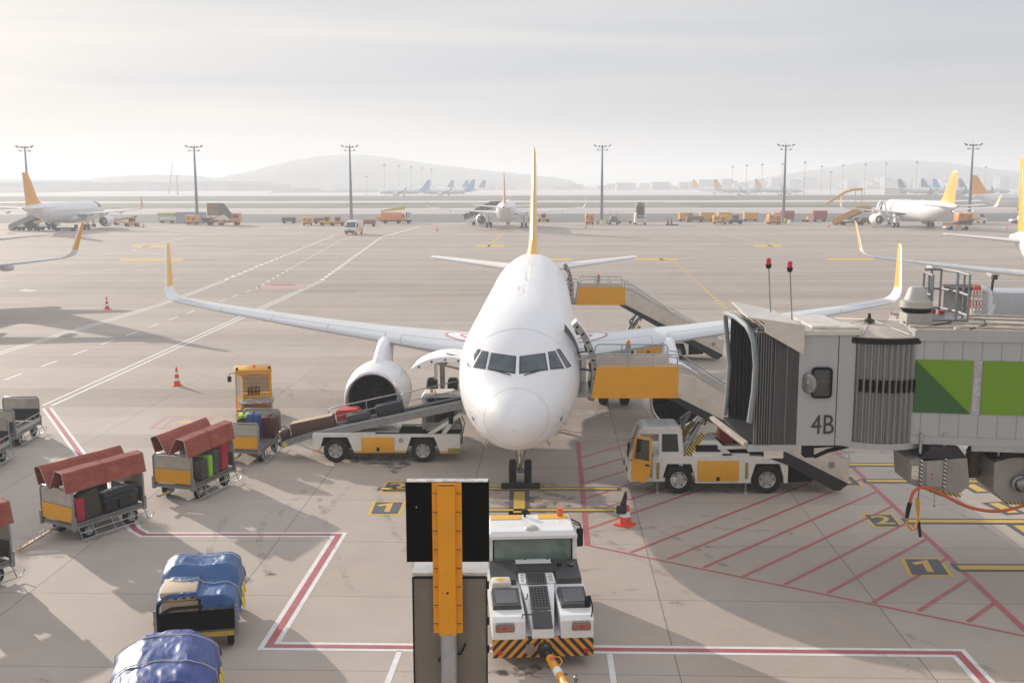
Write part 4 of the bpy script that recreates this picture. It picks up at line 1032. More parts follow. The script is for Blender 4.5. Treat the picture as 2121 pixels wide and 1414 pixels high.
# ---------------- belt loader feeding the forward hold; local x along the belt
def suitcase(name,loc,rot,dims,m,label,ribs=True,handle=True,trim=None):
    A=root(name,loc,0,label,'suitcase' if 'case' in name else 'luggage'); A.rotation_euler=rot
    w,d,h=dims; b=MB(); b.box((0,0,h/2+.02),(w,d,h-.02),bev=min(w,d,h)*.16)
    if ribs:
        for k in range(5):
            x=-w*.36+w*.72*k/4
            for s in (-1,1): b.box((x,s*(d/2),h/2+.02),(w*.06,.012,h*.82))
    b.box((0,0,h/2+.02),(w+.006,.018,h+.0),mi=1)
    body=b.build('shell',[m,BK],A,smooth=35)
    b=MB()
    if handle:
        b.tube([(-w*.2,0,h+.0),(-w*.2,0,h+.05),(w*.2,0,h+.05),(w*.2,0,h+.0)],.012,6)
    for x in (-w*.38,w*.38):
        for y in (-d*.3,d*.3): b.cyl((x,y,.0),(x,y,.03),.025,n=8)
    b.build('handle_and_feet',[BK],A,smooth=40)
    if trim:
        b=MB(); b.box((w*.3,-d/2-.008,h*.7),(w*.22,.012,h*.12)); b.build('badge',[trim],A,smooth=0)
    return A
L0=root('belt_loader',(-5.0,36.2,0),R(0),'white and orange belt loader reaching up to the open hold of the middle airliner','belt loader')
A=L0; b=MB()
# chassis; wheels at x=-1.18 and 1.87
W1,W2=-1.18,1.87
prof=[(-1.98,.40),(-1.98,1.0),(3.18,.98),(3.18,.34)]
low=[(W2+.62,.34),(W2+.40,.92),(W2-.40,.92),(W2-.60,.36),(W1+.66,.36),(W1+.42,.92),(W1-.42,.92),(W1-.58,.40)]
for y0_,y1_ in ((0,.22),(1.75,1.97)): b.prism(prof+low,'y',y0_,y1_,0)
b.ab((-1.9,.22,.55),(3.1,1.75,.9),mi=1); b.ab((-1.97,.0,1.0),(.2,.5,1.03)); b.ab((-.2,.5,.97),(1.0,1.9,1.02)); b.ab((.2,1.0,1.02),(.8,1.6,1.08))
b.build('chassis',[VW,BL],A,smooth=20)
b=MB(); b.ab((-1.98,-.012,.40),(W1-.58,-.002,.47)); b.ab((W1+.66,-.012,.37),(W2-.60,-.002,.44)); b.ab((W2+.62,-.012,.35),(2.75,-.002,.42)); b.build('lower_stripe',[YO],A,smooth=0)
b=MB(); b.ab((2.75,-.014,.35),(3.18,-.002,.52)); b.build('hazard_strip',[HZ2],A,smooth=0)
b=MB(); b.ab((-.28,-.03,.36),(.88,-.003,.93),bev=.01); b.build('locker_door',[YO],A); b=MB(); b.ab((.26,-.042,.42),(.36,-.03,.56)); b.build('locker_latch',[BK],A)
b=MB(); b.lathe([(0,.09),(.01,.09),(.011,.001)],(1.12,-.003,.80),(0,-1,0),16); b.build('round_emblem',[mat('emblem_grey',(.4,.34,.3),.5,var=.5,nscale=30)],A,smooth=0)
for x in (W1,W2):
    for y in (.13,1.84): road_wheel(A,(x,y,.43),.43,.26)
# conveyor: lower tongue then long inclined boom
P0,P1,P2=V((-3.15,0,.62)),V((-2.1,0,.98)),V((3.30,0,2.12))
def boom(p,q,h,y0,y1,name,m,lip=.0):
    b=MB(); d=(q-p).normalized(); n=V((-d.z,0,d.x))
    for yy in (y0,y1):
        b.loft([[V((p.x,yy-.035,p.z))-n*h+V((0,0,0)),V((p.x,yy+.035,p.z))-n*h,V((p.x,yy+.035,p.z))+n*.06,V((p.x,yy-.035,p.z))+n*.06],[V((q.x,yy-.035,q.z))-n*h,V((q.x,yy+.035,q.z))-n*h,V((q.x,yy+.035,q.z))+n*.06,V((q.x,yy-.035,q.z))+n*.06]],mi=0)
        b.cyl(V((p.x,yy-.05,p.z))+n*.02+d*.4,V((q.x,yy-.05,q.z))+n*.02-d*.1,.02,mi=2,n=8) if lip else None
    b.loft([[V((p.x,y0+.04,p.z))-n*.05,V((p.x,y1-.04,p.z))-n*.05,V((p.x,y1-.04,p.z)),V((p.x,y0+.04,p.z))],[V((q.x,y0+.04,q.z))-n*.05,V((q.x,y1-.04,q.z))-n*.05,V((q.x,y1-.04,q.z)),V((q.x,y0+.04,q.z))]],mi=1)
    return b.build(name,m,A,smooth=30)
boom(P0,P1,.16,.28,1.12,'belt_tongue',[ST,BK,GV]); boom(P1,P2,.24,.28,1.12,'belt_boom',[ST,BK,GV],1)
b=MB(); b.cyl((-3.16,.3,.60),(-3.16,1.1,.60),.09,n=14); b.build('end_roller',[BK],A)
b=MB(); b.lathe([(0,.085),(.008,.085),(.009,.001)],(-3.0,.245,.60),(0,-1,0),14); b.build('round_sticker',[mat('sticker_yellow',(.6,.6,.05),.5)],A,smooth=0)
dd=(P2-P1).normalized()
def bp(t,y,h): p=P1+dd*t; return (p.x,y,p.z+h)
for (t0,t1) in ((.55,3.15),(3.25,5.5)):
    b=MB(); y=1.16
    rail(b,[bp(t0,y,.05),bp(t0-.05,y,.50),bp(t0+.05,y,.60),bp(t1-.08,y,.62),bp(t1,y,.55),bp(t1+.08,y,.05)],.022); rail(b,[bp(t0,y,.26),bp(t1,y,.28)],.018); rail(b,[bp((t0+t1)/2+.1,y,.05),bp((t0+t1)/2+.05,y,.61)],.018)
    b.build('guard_rail',[GV],A,smooth=60)
b=MB()
for y in (.34,1.06):
    b.prism([(1.85,.86),(3.18,1.72),(3.26,1.62),(1.95,.78)],'y',y-.04,y+.04); b.prism([(2.45,.90),(2.95,1.55),(3.05,1.50),(2.60,.86)],'y',y-.03,y+.03)
b.box((2.85,.7,1.5),(.16,.9,.35),mi=1); b.build('lift_arm',[VW,BL],A)
# driver's cab on the far side
b=MB(); b.ab((1.75,1.25,.9),(3.15,2.0,1.15)); b.ab((1.75,1.25,1.15),(1.9,2.0,2.05)); b.ab((2.95,1.25,1.1),(3.1,2.0,1.75)); b.prism([(1.72,2.05),(1.85,2.22),(2.85,2.24),(3.1,2.1)],'y',1.2,2.05); b.ab((1.75,1.95,1.15),(3.05,2.0,1.5)); b.ab((2.2,1.35,1.15),(2.65,1.8,1.45),mi=1)
cb=b.build('driver_cab',[VW,BK],A,smooth=20)
b=MB(); b.face([(1.95,1.98,1.5),(2.95,1.98,1.5),(2.95,1.98,2.05),(1.95,1.98,2.05)]); b.build('cab_window',[GL],cb,smooth=0)
b=MB(); b.lathe([(0,.06),(.09,.06),(.13,.02),(.131,.001)],(2.1,1.4,2.23),(0,0,1),12); b.build('beacon',[AMB],A)
b=MB(); b.tube([(3.12,.35,1.55),(3.22,.3,1.2),(3.15,.3,.9),(3.2,.25,.6)],.022,6); b.build('hydraulic_hose',[BK],A)
b=MB(); b.tube([(3.16,1.0,1.55),(3.3,1.0,1.2),(3.22,.9,.8),(3.2,.8,.5)],.02,6); b.build('hydraulic_hose',[BK],A)
b=MB(); b.ab((-1.35,1.35,1.0),(-.6,1.9,1.42)); b.prism([(-1.42,1.42),(-1.32,1.58),(-.62,1.62),(-.5,1.46)],'y',1.3,1.95); b.build('litter_bin',[RB],A)
def onbelt(t,y,up=.02):
    p=P1+dd*t; return V((L0.location.x+p.x,L0.location.y+y,p.z+up))
pit=-math.atan2(dd.z,dd.x)
suitcase('suitcase',onbelt(1.72,.68),(0,pit,0),(.82,.34,.28),GRF,'dark grey suitcase lying on the belt loader between the brown crate and the black case')
suitcase('suitcase',onbelt(2.88,.64),(0,pit,R(3)),(.98,.40,.42),NVY,'black suitcase standing on the belt loader below the engine')
C_=root('long_crate',onbelt(.08,.68),0,'long brown case with tan top near the lower end of the belt loader','crate'); C_.rotation_euler=(0,pit,0)
b=MB(); b.box((0,0,.21),(1.55,.5,.40),bev=.03); b.build('case_body',[BRN],C_); b=MB(); b.box((0,0,.42),(1.5,.46,.02)); b.build('case_top',[TAN],C_,smooth=0)
B_=root('brown_bag',onbelt(-.95,.66,-.02),0,'small brown holdall at the foot of the belt loader','bag'); B_.rotation_euler=(0,R(-18),.2)
b=MB(); b.box((0,0,.17),(.42,.36,.30),bev=.12); b.tube([(-.12,0,.3),(-.08,0,.4),(.08,0,.4),(.12,0,.3)],.02); b.build('bag_body',[BRN],B_)
b=MB(); b.box((-.2,-.1,.1),(.03,.1,.07)); b.build('bag_tag',[mat('sticker_yellow',(.6,.6,.05),.5)],B_,smooth=0)
# ---------------- pushback tug; local y = forward (away), origin rear bumper centre on the ground
T=root('pushback_tug',(.62,20.28,0),R(3.6),'low white pushback tug with striped bumper below the nose of the middle airliner','tug')
A=T
HZ3=stripes('bumper_left',(.72,.30,.03),(.02,.02,.02),5.2,0,axis=(1,0,-.9)); HZ4=stripes('bumper_right',(.72,.30,.03),(.02,.02,.02),5.2,0,axis=(1,0,.9))
for s,m_ in ((-1,HZ3),(1,HZ4)):
    b=MB(); b.ab((0 if s>0 else -1.02,-.02,.24),(1.02 if s>0 else 0,.14,.62)); b.build('striped_bumper',[m_],A,smooth=0)
b=MB()
b.ab((-1.0,.14,.30),(1.0,4.1,.62))
# rear wings and central spine
def slab(x0,x1,pts): b.prism(pts,'x',x0,x1)
slab(-1.02,-.36,[(.0,.62),(.0,.98),(.10,1.06),(1.2,1.10),(1.9,1.14),(2.6,1.14),(2.6,.62)]); slab(.36,1.02,[(.0,.62),(.0,.98),(.10,1.06),(1.2,1.10),(1.9,1.14),(2.6,1.14),(2.6,.62)])
b.loft([[V((-.22,.02,.62)),V((.22,.02,.62)),V((.22,.05,.80)),V((-.22,.05,.80))],[V((-.36,1.2,.62)),V((.36,1.2,.62)),V((.34,1.2,1.20)),V((-.34,1.2,1.20))],[V((-.40,2.6,.62)),V((.40,2.6,.62)),V((.40,2.6,1.34)),V((-.40,2.6,1.34))]])
b.build('body',[TW],A,smooth=25)
b=MB()
b.loft([[V((-.2,.03,.82)),V((.2,.03,.82)),V((.2,.03,.84)),V((-.2,.03,.84))],[V((-.2,.42,1.0)),V((.2,.42,1.0)),V((.2,.42,1.02)),V((-.2,.42,1.02))]]); b.build('tread_plate',[mat('charcoal_plastic',(.045,.045,.05),.5,var=.1)],A,smooth=0)
CHP=mat('charcoal_plastic',(.045,.045,.05),.5)
def perf(name,x0,x1,y0,z0,y1,z1,nx,ny,m,hm,par=A,margin=.03):
    b=MB(); b.loft([[V((x0,y0,z0)),V((x1,y0,z0)),V((x1,y0,z0+.018)),V((x0,y0,z0+.018))],[V((x0,y1,z1)),V((x1,y1,z1)),V((x1,y1,z1+.018)),V((x0,y1,z1+.018))]],mi=0)
    for i in range(nx):
        for j in range(ny):
            u=(i+.5)/nx; v=(j+.5)/ny; x=lerp(x0+margin,x1-margin,u); y=lerp(y0,y1,.08+.84*v); z=lerp(z0,z1,.08+.84*v)+.0215
            r=min((x1-x0)/nx,abs(y1-y0)/ny)*.24
            b.face([(x-r,y-r,z-.25*r),(x+r,y-r,z-.25*r),(x+r,y+r,z+.25*r),(x-r,y+r,z+.25*r)],1)
    return b.build(name,[m,hm],par,smooth=0)
perf('vent_panel',-.20,.20,.48,1.03,1.28,1.215,5,8,CHP,BL); perf('vent_panel',-.22,.20,1.36,1.235,1.82,1.30,6,5,CHP,BL)
perf('vent_panel',-.38,-.24,1.40,1.23,1.82,1.28,3,5,TW,BL); perf('vent_panel',.22,.38,1.40,1.23,1.82,1.28,3,5,TW,BL)
b=MB()
for k in range(18): b.box((-.36+.042*k,2.12,1.345),(.018,.34,.02))
b.box((0,2.12,1.325),(.84,.42,.03)); b.build('air_grille',[CHP],A,smooth=0)
for s in (-1,1):
    b=MB(); b.prism([(1.62,1.10),(1.64,1.24),(2.5,1.36),(2.6,1.10)],'x',min(s*.44,s*.98),max(s*.44,s*.98)); b.build('side_cover',[CHP],A,smooth=0)
    b=MB(); x0,x1=(s*.40,s*1.0); b.loft([[V((min(x0,x1),.42,1.04)),V((max(x0,x1),.42,1.04)),V((max(x0,x1)-.02,.44,1.16)),V((min(x0,x1)+.02,.44,1.16))],[V((min(x0,x1),1.30,1.10)),V((max(x0,x1),1.30,1.10)),V((max(x0,x1)-.02,1.28,1.20)),V((min(x0,x1)+.02,1.28,1.20))]],mi=0)
    b.box((s*.70,.86,1.185),(.44,.66,.012),rot=Matrix.Rotation(R(2.8),4,'X'),mi=1); b.box((s*.70,.46,1.13),(.18,.03,.05),mi=2)
    b.build('locker_lid',[CHP,mat('lid_grey',(.10,.10,.11),.4),ST],A,smooth=0)
    b=MB(); b.ab((s*.58,-.015,.78),(s*.96,.01,.94),bev=.03)
    lc=b.build('tail_lamp',[mat('lamp_housing',(.28,.22,.20),.3)],A)
    for dx,m_ in ((.08,mat('lens_amber',(.5,.12,.02),.2)),(.20,LAMP),(.31,mat('lens_amber',(.5,.12,.02),.2))):
        q=MB(); q.cyl((s*(.58+dx),-.02,.86),(s*(.58+dx),-.03,.86),.045,n=14); q.build('lens',[m_],lc)
    q=MB()
    for k in range(12): q.box((s*(.60+.03*k),-.01,.965),(.012,.02,.05))
    q.build('lamp_guard',[GV],lc,smooth=0)
    b=MB(); b.box((s*.88,-.03,.36),(.10,.02,.08)); b.build('reflector',[mat('reflector_red',(.6,.02,.04),.3)],A,smooth=0)
    for y in (.95,3.3): road_wheel(A,(s*.86,y,.40),.40,.26,axis=(1,0,0))
# ladder-box, mirror handles
b=MB(); b.ab((-.98,1.34,1.10),(-.56,1.72,1.30),bev=.05); b.box((-.78,1.5,1.305),(.14,.14,.01),mi=1,rot=R(45)); b.build('hydraulic_tank',[CRM,YO],A)
b=MB(); b.tube([(-.42,.12,1.02),(-.42,.04,1.12),(-.22,.04,1.12)],.014,6); b.build('grab_handle',[BK],A)
b=MB(); b.tube([(-.30,.72,1.16),(-.26,.72,1.22),(-.26,.85,1.23)],.012,6); b.build('grab_handle',[BK],A)
b=MB(); b.tube([(.98,.08,.98),(1.0,.02,1.25),(.98,.3,1.38)],.014,6); b.box((.92,.2,1.30),(.14,.05,.24),bev=.02,rot=R(20)); b.build('rear_mirror',[BK],A)
b=MB(); b.cyl((.55,2.2,1.30),(.55,2.2,1.40),.05,mi=0); b.cyl((.55,2.2,1.40),(.55,2.2,1.42),.06,mi=1); b.build('lamp_cap',[BK,CHP],A)
b=MB(); b.cyl((.80,2.2,1.30),(.80,2.2,1.36),.06,mi=0); b.cyl((.80,2.2,1.36),(.80,2.2,1.38),.07,mi=1); b.build('lamp_cap',[BK,CH],A)
# cab
c=MB(); y0,y1=2.60,3.75; zb,zt=1.08,1.83
c.ab((-1.0,y0,.62),(1.0,y1+.35,zb+.18),mi=0)
for x in (-.96,.93): c.prism([(y0,zb+.18),(y0+.05,zt),(y0+.12,zt),(y0+.09,zb+.18)],'x',x-.04,x+.07)
for x in (-.96,.93): c.prism([(y1,zb+.18),(y1,zt),(y1+.08,zt),(y1+.1,zb+.18)],'x',x-.04,x+.07)
c.loft([[V((-1.0,y0-.06,zt)),V((1.0,y0-.06,zt)),V((1.0,y1+.12,zt)),V((-1.0,y1+.12,zt))],[V((-1.0,y0-.06,zt+.07)),V((1.0,y0-.06,zt+.07)),V((1.0,y1+.12,zt+.07)),V((-1.0,y1+.12,zt+.07))],[V((-.93,y0+.02,zt+.16)),V((.93,y0+.02,zt+.16)),V((.93,y1+.05,zt+.16)),V((-.93,y1+.05,zt+.16))]])
for x0_,x1_ in ((-.9,-.2),(.2,.9)): c.ab((x0_,y1-.30,zt+.16),(x1_,y1+.02,zt+.175),mi=1)
c.ab((-.88,y0+.3,zb+.18),(.88,y1-.2,zb+.24),mi=2)
for x in (-.5,.0,.45): c.ab((x-.14,y0+.45,zb+.1),(x+.14,y0+.7,zb+.42),mi=2,bev=.04)
cab=c.build('cab',[TW,mat('roof_stripe_amber',(.80,.42,.03),.4),BK],A,smooth=20)
b=MB(); b.face([(-.86,y0+.01,zb+.22),(.86,y0+.01,zb+.22),(.86,y0+.055,zt-.03),(-.86,y0+.055,zt-.03)]); b.build('rear_window',[GG],cab,smooth=0)
b=MB(); e=.025
for (p,q) in (((-.88,zb+.20),(.88,zb+.235)),((-.88,zt-.045),(.88,zt-.01))): b.box((0,y0+(.0 if p[1]<1.5 else .045),(p[1]+q[1])/2),(1.78,.03,.035))
for x in (-.88,.88): b.box((x,y0+.025,(zb+zt+.2)/2),(.035,.03,zt-zb-.2),rot=Matrix.Rotation(R(-3),4,'X'))
b.build('window_gasket',[BK],cab,smooth=0)
for s in (-1,1):
    b=MB(); b.face([(s*1.0,y0+.14,zb+.22),(s*1.0,y1-.05,zb+.22),(s*1.0,y1-.05,zt-.02),(s*1.0,y0+.14,zt-.02)]); b.build('side_window',[GL],cab,smooth=0)
b=MB(); b.face([(-.88,y1+.09,zb+.22),(.88,y1+.09,zb+.22),(.88,y1+.085,zt-.02),(-.88,y1+.085,zt-.02)]); b.build('windscreen',[GG],cab,smooth=0)
for x in (-.35,.15):
    b=MB(); b.tube([(x,y0-.01,zb+.19),(x+.2,y0-.02,zb+.27)],.012,6); b.build('wiper',[BK],cab)
b=MB(); b.lathe([(0,.17),(.05,.165),(.09,.11),(.10,.001)],(-.02,y0+.18,zt+.13),(0,0,1),24); b.build('roof_dome',[mat('dome_beige',(.5,.47,.42),.5)],cab,smooth=60)
b=MB(); b.cyl((-.10,y1-.1,zt+.15),(-.10,y1-.1,zt+.25),.025,n=8); b.lathe([(0,.06),(.05,.09),(.1,.07),(.11,.001)],(-.10,y1-.1,zt+.23),(0,0,1),14); b.build('roof_horn',[BK],cab,smooth=50)
b=MB(); b.cyl((.72,y1-.1,zt+.15),(.72,y1-.1,zt+.36),.075,.065,n=14); b.build('beacon',[mat('beacon_orange',(.75,.13,.02),.3,coat=.4)],cab,smooth=50)
b=MB(); b.tube([(.95,y1-.1,zt+.1),(1.18,y1-.2,zt+.0),(1.2,y1-.25,zt-.1)],.018,6); b.tube([(.95,y1-.3,zt+.08),(1.17,y1-.28,zt-.02)],.014,6); b.box((1.16,y1-.35,zt-.28),(.16,.07,.44),bev=.03); b.build('side_mirror',[BK],cab)
# coupling and tow bar
b=MB(); b.lathe([(0,.15),(.10,.15),(.16,.11),(.2,.10)],(.03,-.02,.42),(0,-1,0),20,0,cap1=True); b.box((-.27,-.04,.42),(.16,.03,.20),mi=1); b.cyl((.03,-.14,.30),(.03,-.14,.55),.03,mi=1); b.build('tow_coupling',[DK,ST],A,smooth=40)
TB=root('tow_bar',(0.64,20.09,.42),0,'orange and white tow bar coupled to the pushback tug','tow bar')
p0,p1=V((.04,-.02,0)),V((.62,-2.6,-.02)); dv=(p1-p0)
b=MB(); b.tube([p0+dv*t for t in (0,.10)],.055,14,0); b.tube([p0+dv*t for t in (.10,.30)],.085,14,1); b.tube([p0+dv*t for t in (.30,.38)],.088,14,2); b.tube([p0+dv*t for t in (.38,1.0)],.08,14,1)
b.tube([p0+dv*t for t in (.55,.60)],.083,14,2); b.build('shaft',[DK,YM,CW],TB,smooth=50)
b=MB(); b.tube([p0+dv*.1+V((.08,0,.03)),p0+dv*.14+V((.16,0,.08)),p0+dv*.22+V((.16,0,.08)),p0+dv*.25+V((.08,0,.03))],.014,6); b.build('bar_handle',[YM],TB)
b=MB(); b.box(p0+dv*.17+V((0,0,.085)),(.10,.16,.004),rot=R(12)); b.build('bar_sticker',[mat('sticker_red',(.6,.1,.05),.5)],TB,smooth=0)
b=MB(); b.cyl(p0+dv*.5+V((.22,0,-.3)),p0+dv*.5+V((.22,0,.08)),.03); b.lathe([(0,.04),(.06,.05),(.1,.02)],p0+dv*.5+V((.22,0,.06)),(0,0,1),12); b.cyl(p0+dv*.5,p0+dv*.5+V((.22,0,-.1)),.025); b.cyl(p0+dv*.5+V((.17,0,-.34)),p0+dv*.5+V((.27,0,-.34)),.08,n=14); b.build('jockey_wheel',[ST],TB,smooth=40)
# ---------------- docking guidance board seen from behind
Yd=12.0
SB=root('docking_board',(D(927,1100,Yd).x,Yd,0),R(0),'black stand guidance board on a yellow spine and grey post, seen from behind','board')
cx=D(927,1100,Yd).x
zt=D(927,998,Yd).z; zb=D(927,1163,Yd).z; xl=D(841,1080,Yd).x-cx; xr=D(1013,1080,Yd).x-cx
b=MB(); b.ab((xl,.0,zb),(xr,.10,zt),mi=0); b.ab((xl+.01,-.005,zt),(xr-.01,.11,zt+.012),mi=1); b.cyl((-.36,-.001,zt-.3),(-.36,-.012,zt-.3),.008,mi=1); b.build('display_panel',[BL,mat('weathered_alloy',(.55,.53,.51),.5,.4,var=.4,nscale=14)],SB,smooth=0)
ym0=D(896,1100,Yd).x-cx; ym1=D(957,1100,Yd).x-cx; mb=D(927,1308,Yd).z
b=MB(); b.ab((ym0,-.03,mb),(ym1,-.003,zt-.005),mi=0); w3=(ym1-ym0)
b.ab((ym0+w3*.20,-.085,mb-.01),(ym0+w3*.78,-.03,zt-.01),mi=0)
b.build('mast_spine',[YM],SB,smooth=0)
b=MB(); k=0
for z in [mb+.08+i*.228 for i in range(8)]:
    for x in (ym0+w3*.09,ym1-w3*.10): b.lathe([(0,.017),(.012,.017),(.013,.001)],(x,-.03,z),(0,-1,0),8)
    for x in (ym0+w3*.10,ym1-w3*.11): b.box((x,-.034,z+.04),(w3*.16,.006,.006),mi=1)
b.lathe([(0,.014),(.01,.014),(.011,.001)],(ym0+w3*.5,-.085,mb+.52),(0,-1,0),8,1); b.lathe([(0,.014),(.01,.014),(.011,.001)],(ym0+w3*.5,-.085,mb+.17),(0,-1,0),8); b.ab((ym0+w3*.22,-.09,zt-.02),(ym0+w3*.76,-.08,zt-.008),mi=1)
b.build('bolt_row',[YM,DK],SB,smooth=0)
b=MB(); b.cyl((0,.0,0),(0,.0,mb),.098,n=28); b.cyl((0,0,.0),(0,0,.03),.22,n=28); b.build('post',[GV],SB,smooth=50)
bx0=D(857,1250,Yd).x-cx; bx1=D(1006,1250,Yd).x-cx; bz=D(927,1200,Yd).z
b=MB(); b.ab((bx0,.10,2.6),(bx1,.42,bz+.02),mi=0); b.ab((bx0-.02,.08,bz+.02),(bx1+.02,.46,bz+.055),mi=1); b.ab((bx0-.025,.085,2.6),(bx0-.002,.11,bz),mi=2); b.ab((bx1+.002,.085,2.6),(bx1+.02,.11,bz),mi=2)
b.ab((bx0,.085,bz-.02),(bx1,.099,bz+.0),mi=2)
b.build('control_cabinet',[mat('cabinet_grey',(.19,.17,.145),.5,.1,var=.1,nscale=3,dirt=.2),mat('cabinet_top',(.55,.54,.52),.5,.2,dirt=.3),BK],SB,smooth=20)
b=MB(); b.ab((-.20,.0,bz+.06),(.23,.09,bz+.09)); b.build('clamp_bracket',[mat('cabinet_top',(.55,.54,.52),.5)],SB)
for z in (bz-.1,bz-.55,bz-.9):
    b=MB(); b.box((bx1+.03,.09,z),(.02,.03,.09)); b.build('hinge',[BK],SB)
b=MB(); b.tube([(-.13,.08,bz-1.05),(-.05,.05,bz-.93),(.14,.05,bz-.95),(.2,.06,bz-.82)],.014,6); b.build('cable_loop',[BK],SB)
# ---------------- cones
def cone(loc,h,label,group,extra=False):
    A=root('traffic_cone',loc,random.uniform(0,1.5),label,'traffic cone',group)
    b=MB(); r0=h*.19
    b.ab((-h*.25,-h*.25,0),(h*.25,h*.25,h*.04),bev=.006)
    def rr(z): return lerp(r0,h*.035,(z-h*.04)/(h*.96))
    zs=[h*.04,h*.26,h*.42,h*.62,h*.76,h*1.0]
    for i in range(5): b.lathe([(zs[i],rr(zs[i])),(zs[i+1],rr(zs[i+1]))],(0,0,0),(0,0,1),24,1 if i in (1,3) else 0,cap1=(i==4))
    b.build('cone_body',[CON,CW],A,smooth=50); return A
c1=cone(G(367,798),.90,'red and white cone standing alone behind the orange baggage tractor','traffic cones')
# ---------------- boarding bridge.  local frame: x to the right along the tunnel, y away, z up, on the ground below the cab
BR=root('boarding_bridge',(6.65,24.25,0),0,'grey boarding bridge with bellows cab marked 4B and green panelled tunnel','boarding bridge')
ZB,ZT=3.60,6.27
# cab: floor, near and far walls, roof
b=MB(); b.ab((0,0,ZB),(.98,2.9,ZB+.12)); b.ab((0,0,ZB+.12),(.98,.06,ZT-.05)); b.ab((0,2.84,ZB+.12),(1.1,2.9,ZT-.05)); b.ab((0,0.06,ZT-.12),(1.1,2.84,ZT-.05)); b.ab((-.02,-.012,ZB-.1),(.03,2.9,ZB+.02))
b.ab((.90,-.005,ZB),(1.30,.3,ZT-.02)); b.ab((.895,-.01,ZB),(.91,.0,ZT-.08),mi=1)
cabw=b.build('cab_wall',[BRW,BK],BR,smooth=20)
b=MB(); b.box((.53,-.014,5.10),(.47,.02,.72),bev=.08,mi=0) ; b.build('window_frame',[BK],cabw)
b=MB(); b.box((.53,-.022,5.10),(.40,.02,.64),bev=.06); b.build('cab_window',[GL],cabw)
b=MB(); b.lathe([(0,.235),(.02,.235),(.04,.17),(.03,.10),(.06,.001)],(.20,-.10,5.10),(-.8,-.6,0),28); b.build('round_mirror',[mat('mirror_grey',(.33,.32,.31),.25,.6,var=.2,nscale=6)],cabw,smooth=40)
TX=mat('lettering_black',(.03,.03,.035),.5)
M=Matrix.Translation((.60,-.018,4.08))@Matrix.Rotation(PI/2,4,'X')
text_mesh('stand_lettering','4B',.66,TX,M,cabw,ext=.003,xs=.78)
b=MB(); b.box((.05,-.03,6.05),(.06,.05,.22),bev=.01); b.build('door_latch',[GV],cabw)
# hooded roof covers
b=MB(); b.loft([[V((-1.25,-.10,ZT+.34)),V((-.0,-.16,ZT+.14)),V((-.0,2.95,ZT+.14)),V((-1.0,2.9,ZT+.36))],[V((-1.25,-.10,ZT+.38)),V((-.0,-.16,ZT+.20)),V((-.0,2.95,ZT+.20)),V((-1.0,2.9,ZT+.40))]])
b.loft([[V((-.85,-.14,ZT+.02)),V((.06,-.14,ZT-.50)),V((.06,-.10,ZT-.50)),V((-.85,-.10,ZT+.02))],[V((-.85,-.14,ZT+.27)),V((.06,-.14,ZT+.19)),V((.06,-.10,ZT+.19)),V((-.85,-.10,ZT+.27))]],mi=0)
b.build('bellows_hood',[BCR],BR,smooth=20)
b=MB(); b.ab((.06,-.08,ZT-.05),(1.36,2.9,ZT+.05)); b.box((.62,1.0,ZT+.09),(.62,1.7,.08),bev=.02); b.box((1.0,.55,ZT+.08),(.8,.9,.06),bev=.02); b.build('roof_cover',[BCR],BR,smooth=20)
# bellows: pleated tunnel of fabric from the cab to the padded mouth
def loopy(x,z0,z1,y0,y1,n=6):
    pts=[]
    for (a,c) in (((y0,z0),(y0,z1)),((y0,z1),(y1,z1)),((y1,z1),(y1,z0))):
        for k in range(n): pts.append(V((x,lerp(a[0],c[0],k/n),lerp(a[1],c[1],k/n))))
    pts.append(V((x,y1,z0))); return pts
b=MB(); rings=[]
xs=[0,-.28,-.56,-.66,-.72,-.77,-.82,-.87,-.92,-.97,-1.02]; 
for i,x in enumerate(xs):
    o=.0 if i%2==0 else (.07 if i>2 else .02)
    t=-x/1.02
    rings.append(loopy(x*(1.0)-.05*0,ZB+.02-.0*t,ZT-.0+.10*t*(1 if i%2 else .6),.02-o,2.85+o))
b.loft(rings,False,False,closed=False); b.build('bellows',[BEL],BR,smooth=0)
b=MB()
for i,x in enumerate((-.28,-.56)): 
    b.tube([(x,-.005,ZB+.05),(x,-.01,ZT-.05)],.012,6)
for k in range(7): x=-.66-.06*k; b.tube([(x,-.08,ZB+.05),(x-.01,-.08,ZT+.02)],.010,6)
b.build('bellows_batten',[mat('batten_grey',(.20,.195,.19),.5)],BR,smooth=60)
# roof pleats, sun bleached
b=MB()
for k in range(6):
    x=-.42-.12*k; b.loft([[V((x,-.04,ZT+.02)),V((x+.14,-.04,ZT+.0)),V((x+.14,-.04,ZT+.02)),V((x,-.04,ZT+.04))],[V((x-.05,2.85,ZT+.15)),V((x+.09,2.85,ZT+.06)),V((x+.09,2.85,ZT+.08)),V((x-.05,2.85,ZT+.17))]])
b.build('roof_pleats',[BCR],BR,smooth=0)
# padded mouth
b=MB()
mp_=[(-1.10,.02,ZB+.55),(-1.02,.0,ZB+1.3),(-1.0,.0,ZT-.75),(-1.06,.0,ZT-.22),(-1.12,.08,ZT-.02),(-1.14,.4,ZT+.10),(-1.18,1.4,ZT+.18),(-1.2,2.5,ZT+.14),(-1.18,2.78,ZT+.02),(-1.12,2.85,ZT-.4),(-1.02,2.85,5.0),(-1.06,2.85,ZB+.6),(-1.1,2.85,ZB+.1)]
b.tube(mp_,[.07]*5+[.075]*3+[.06]*5,10); b.build('mouth_pad',[PAD],BR,smooth=50)
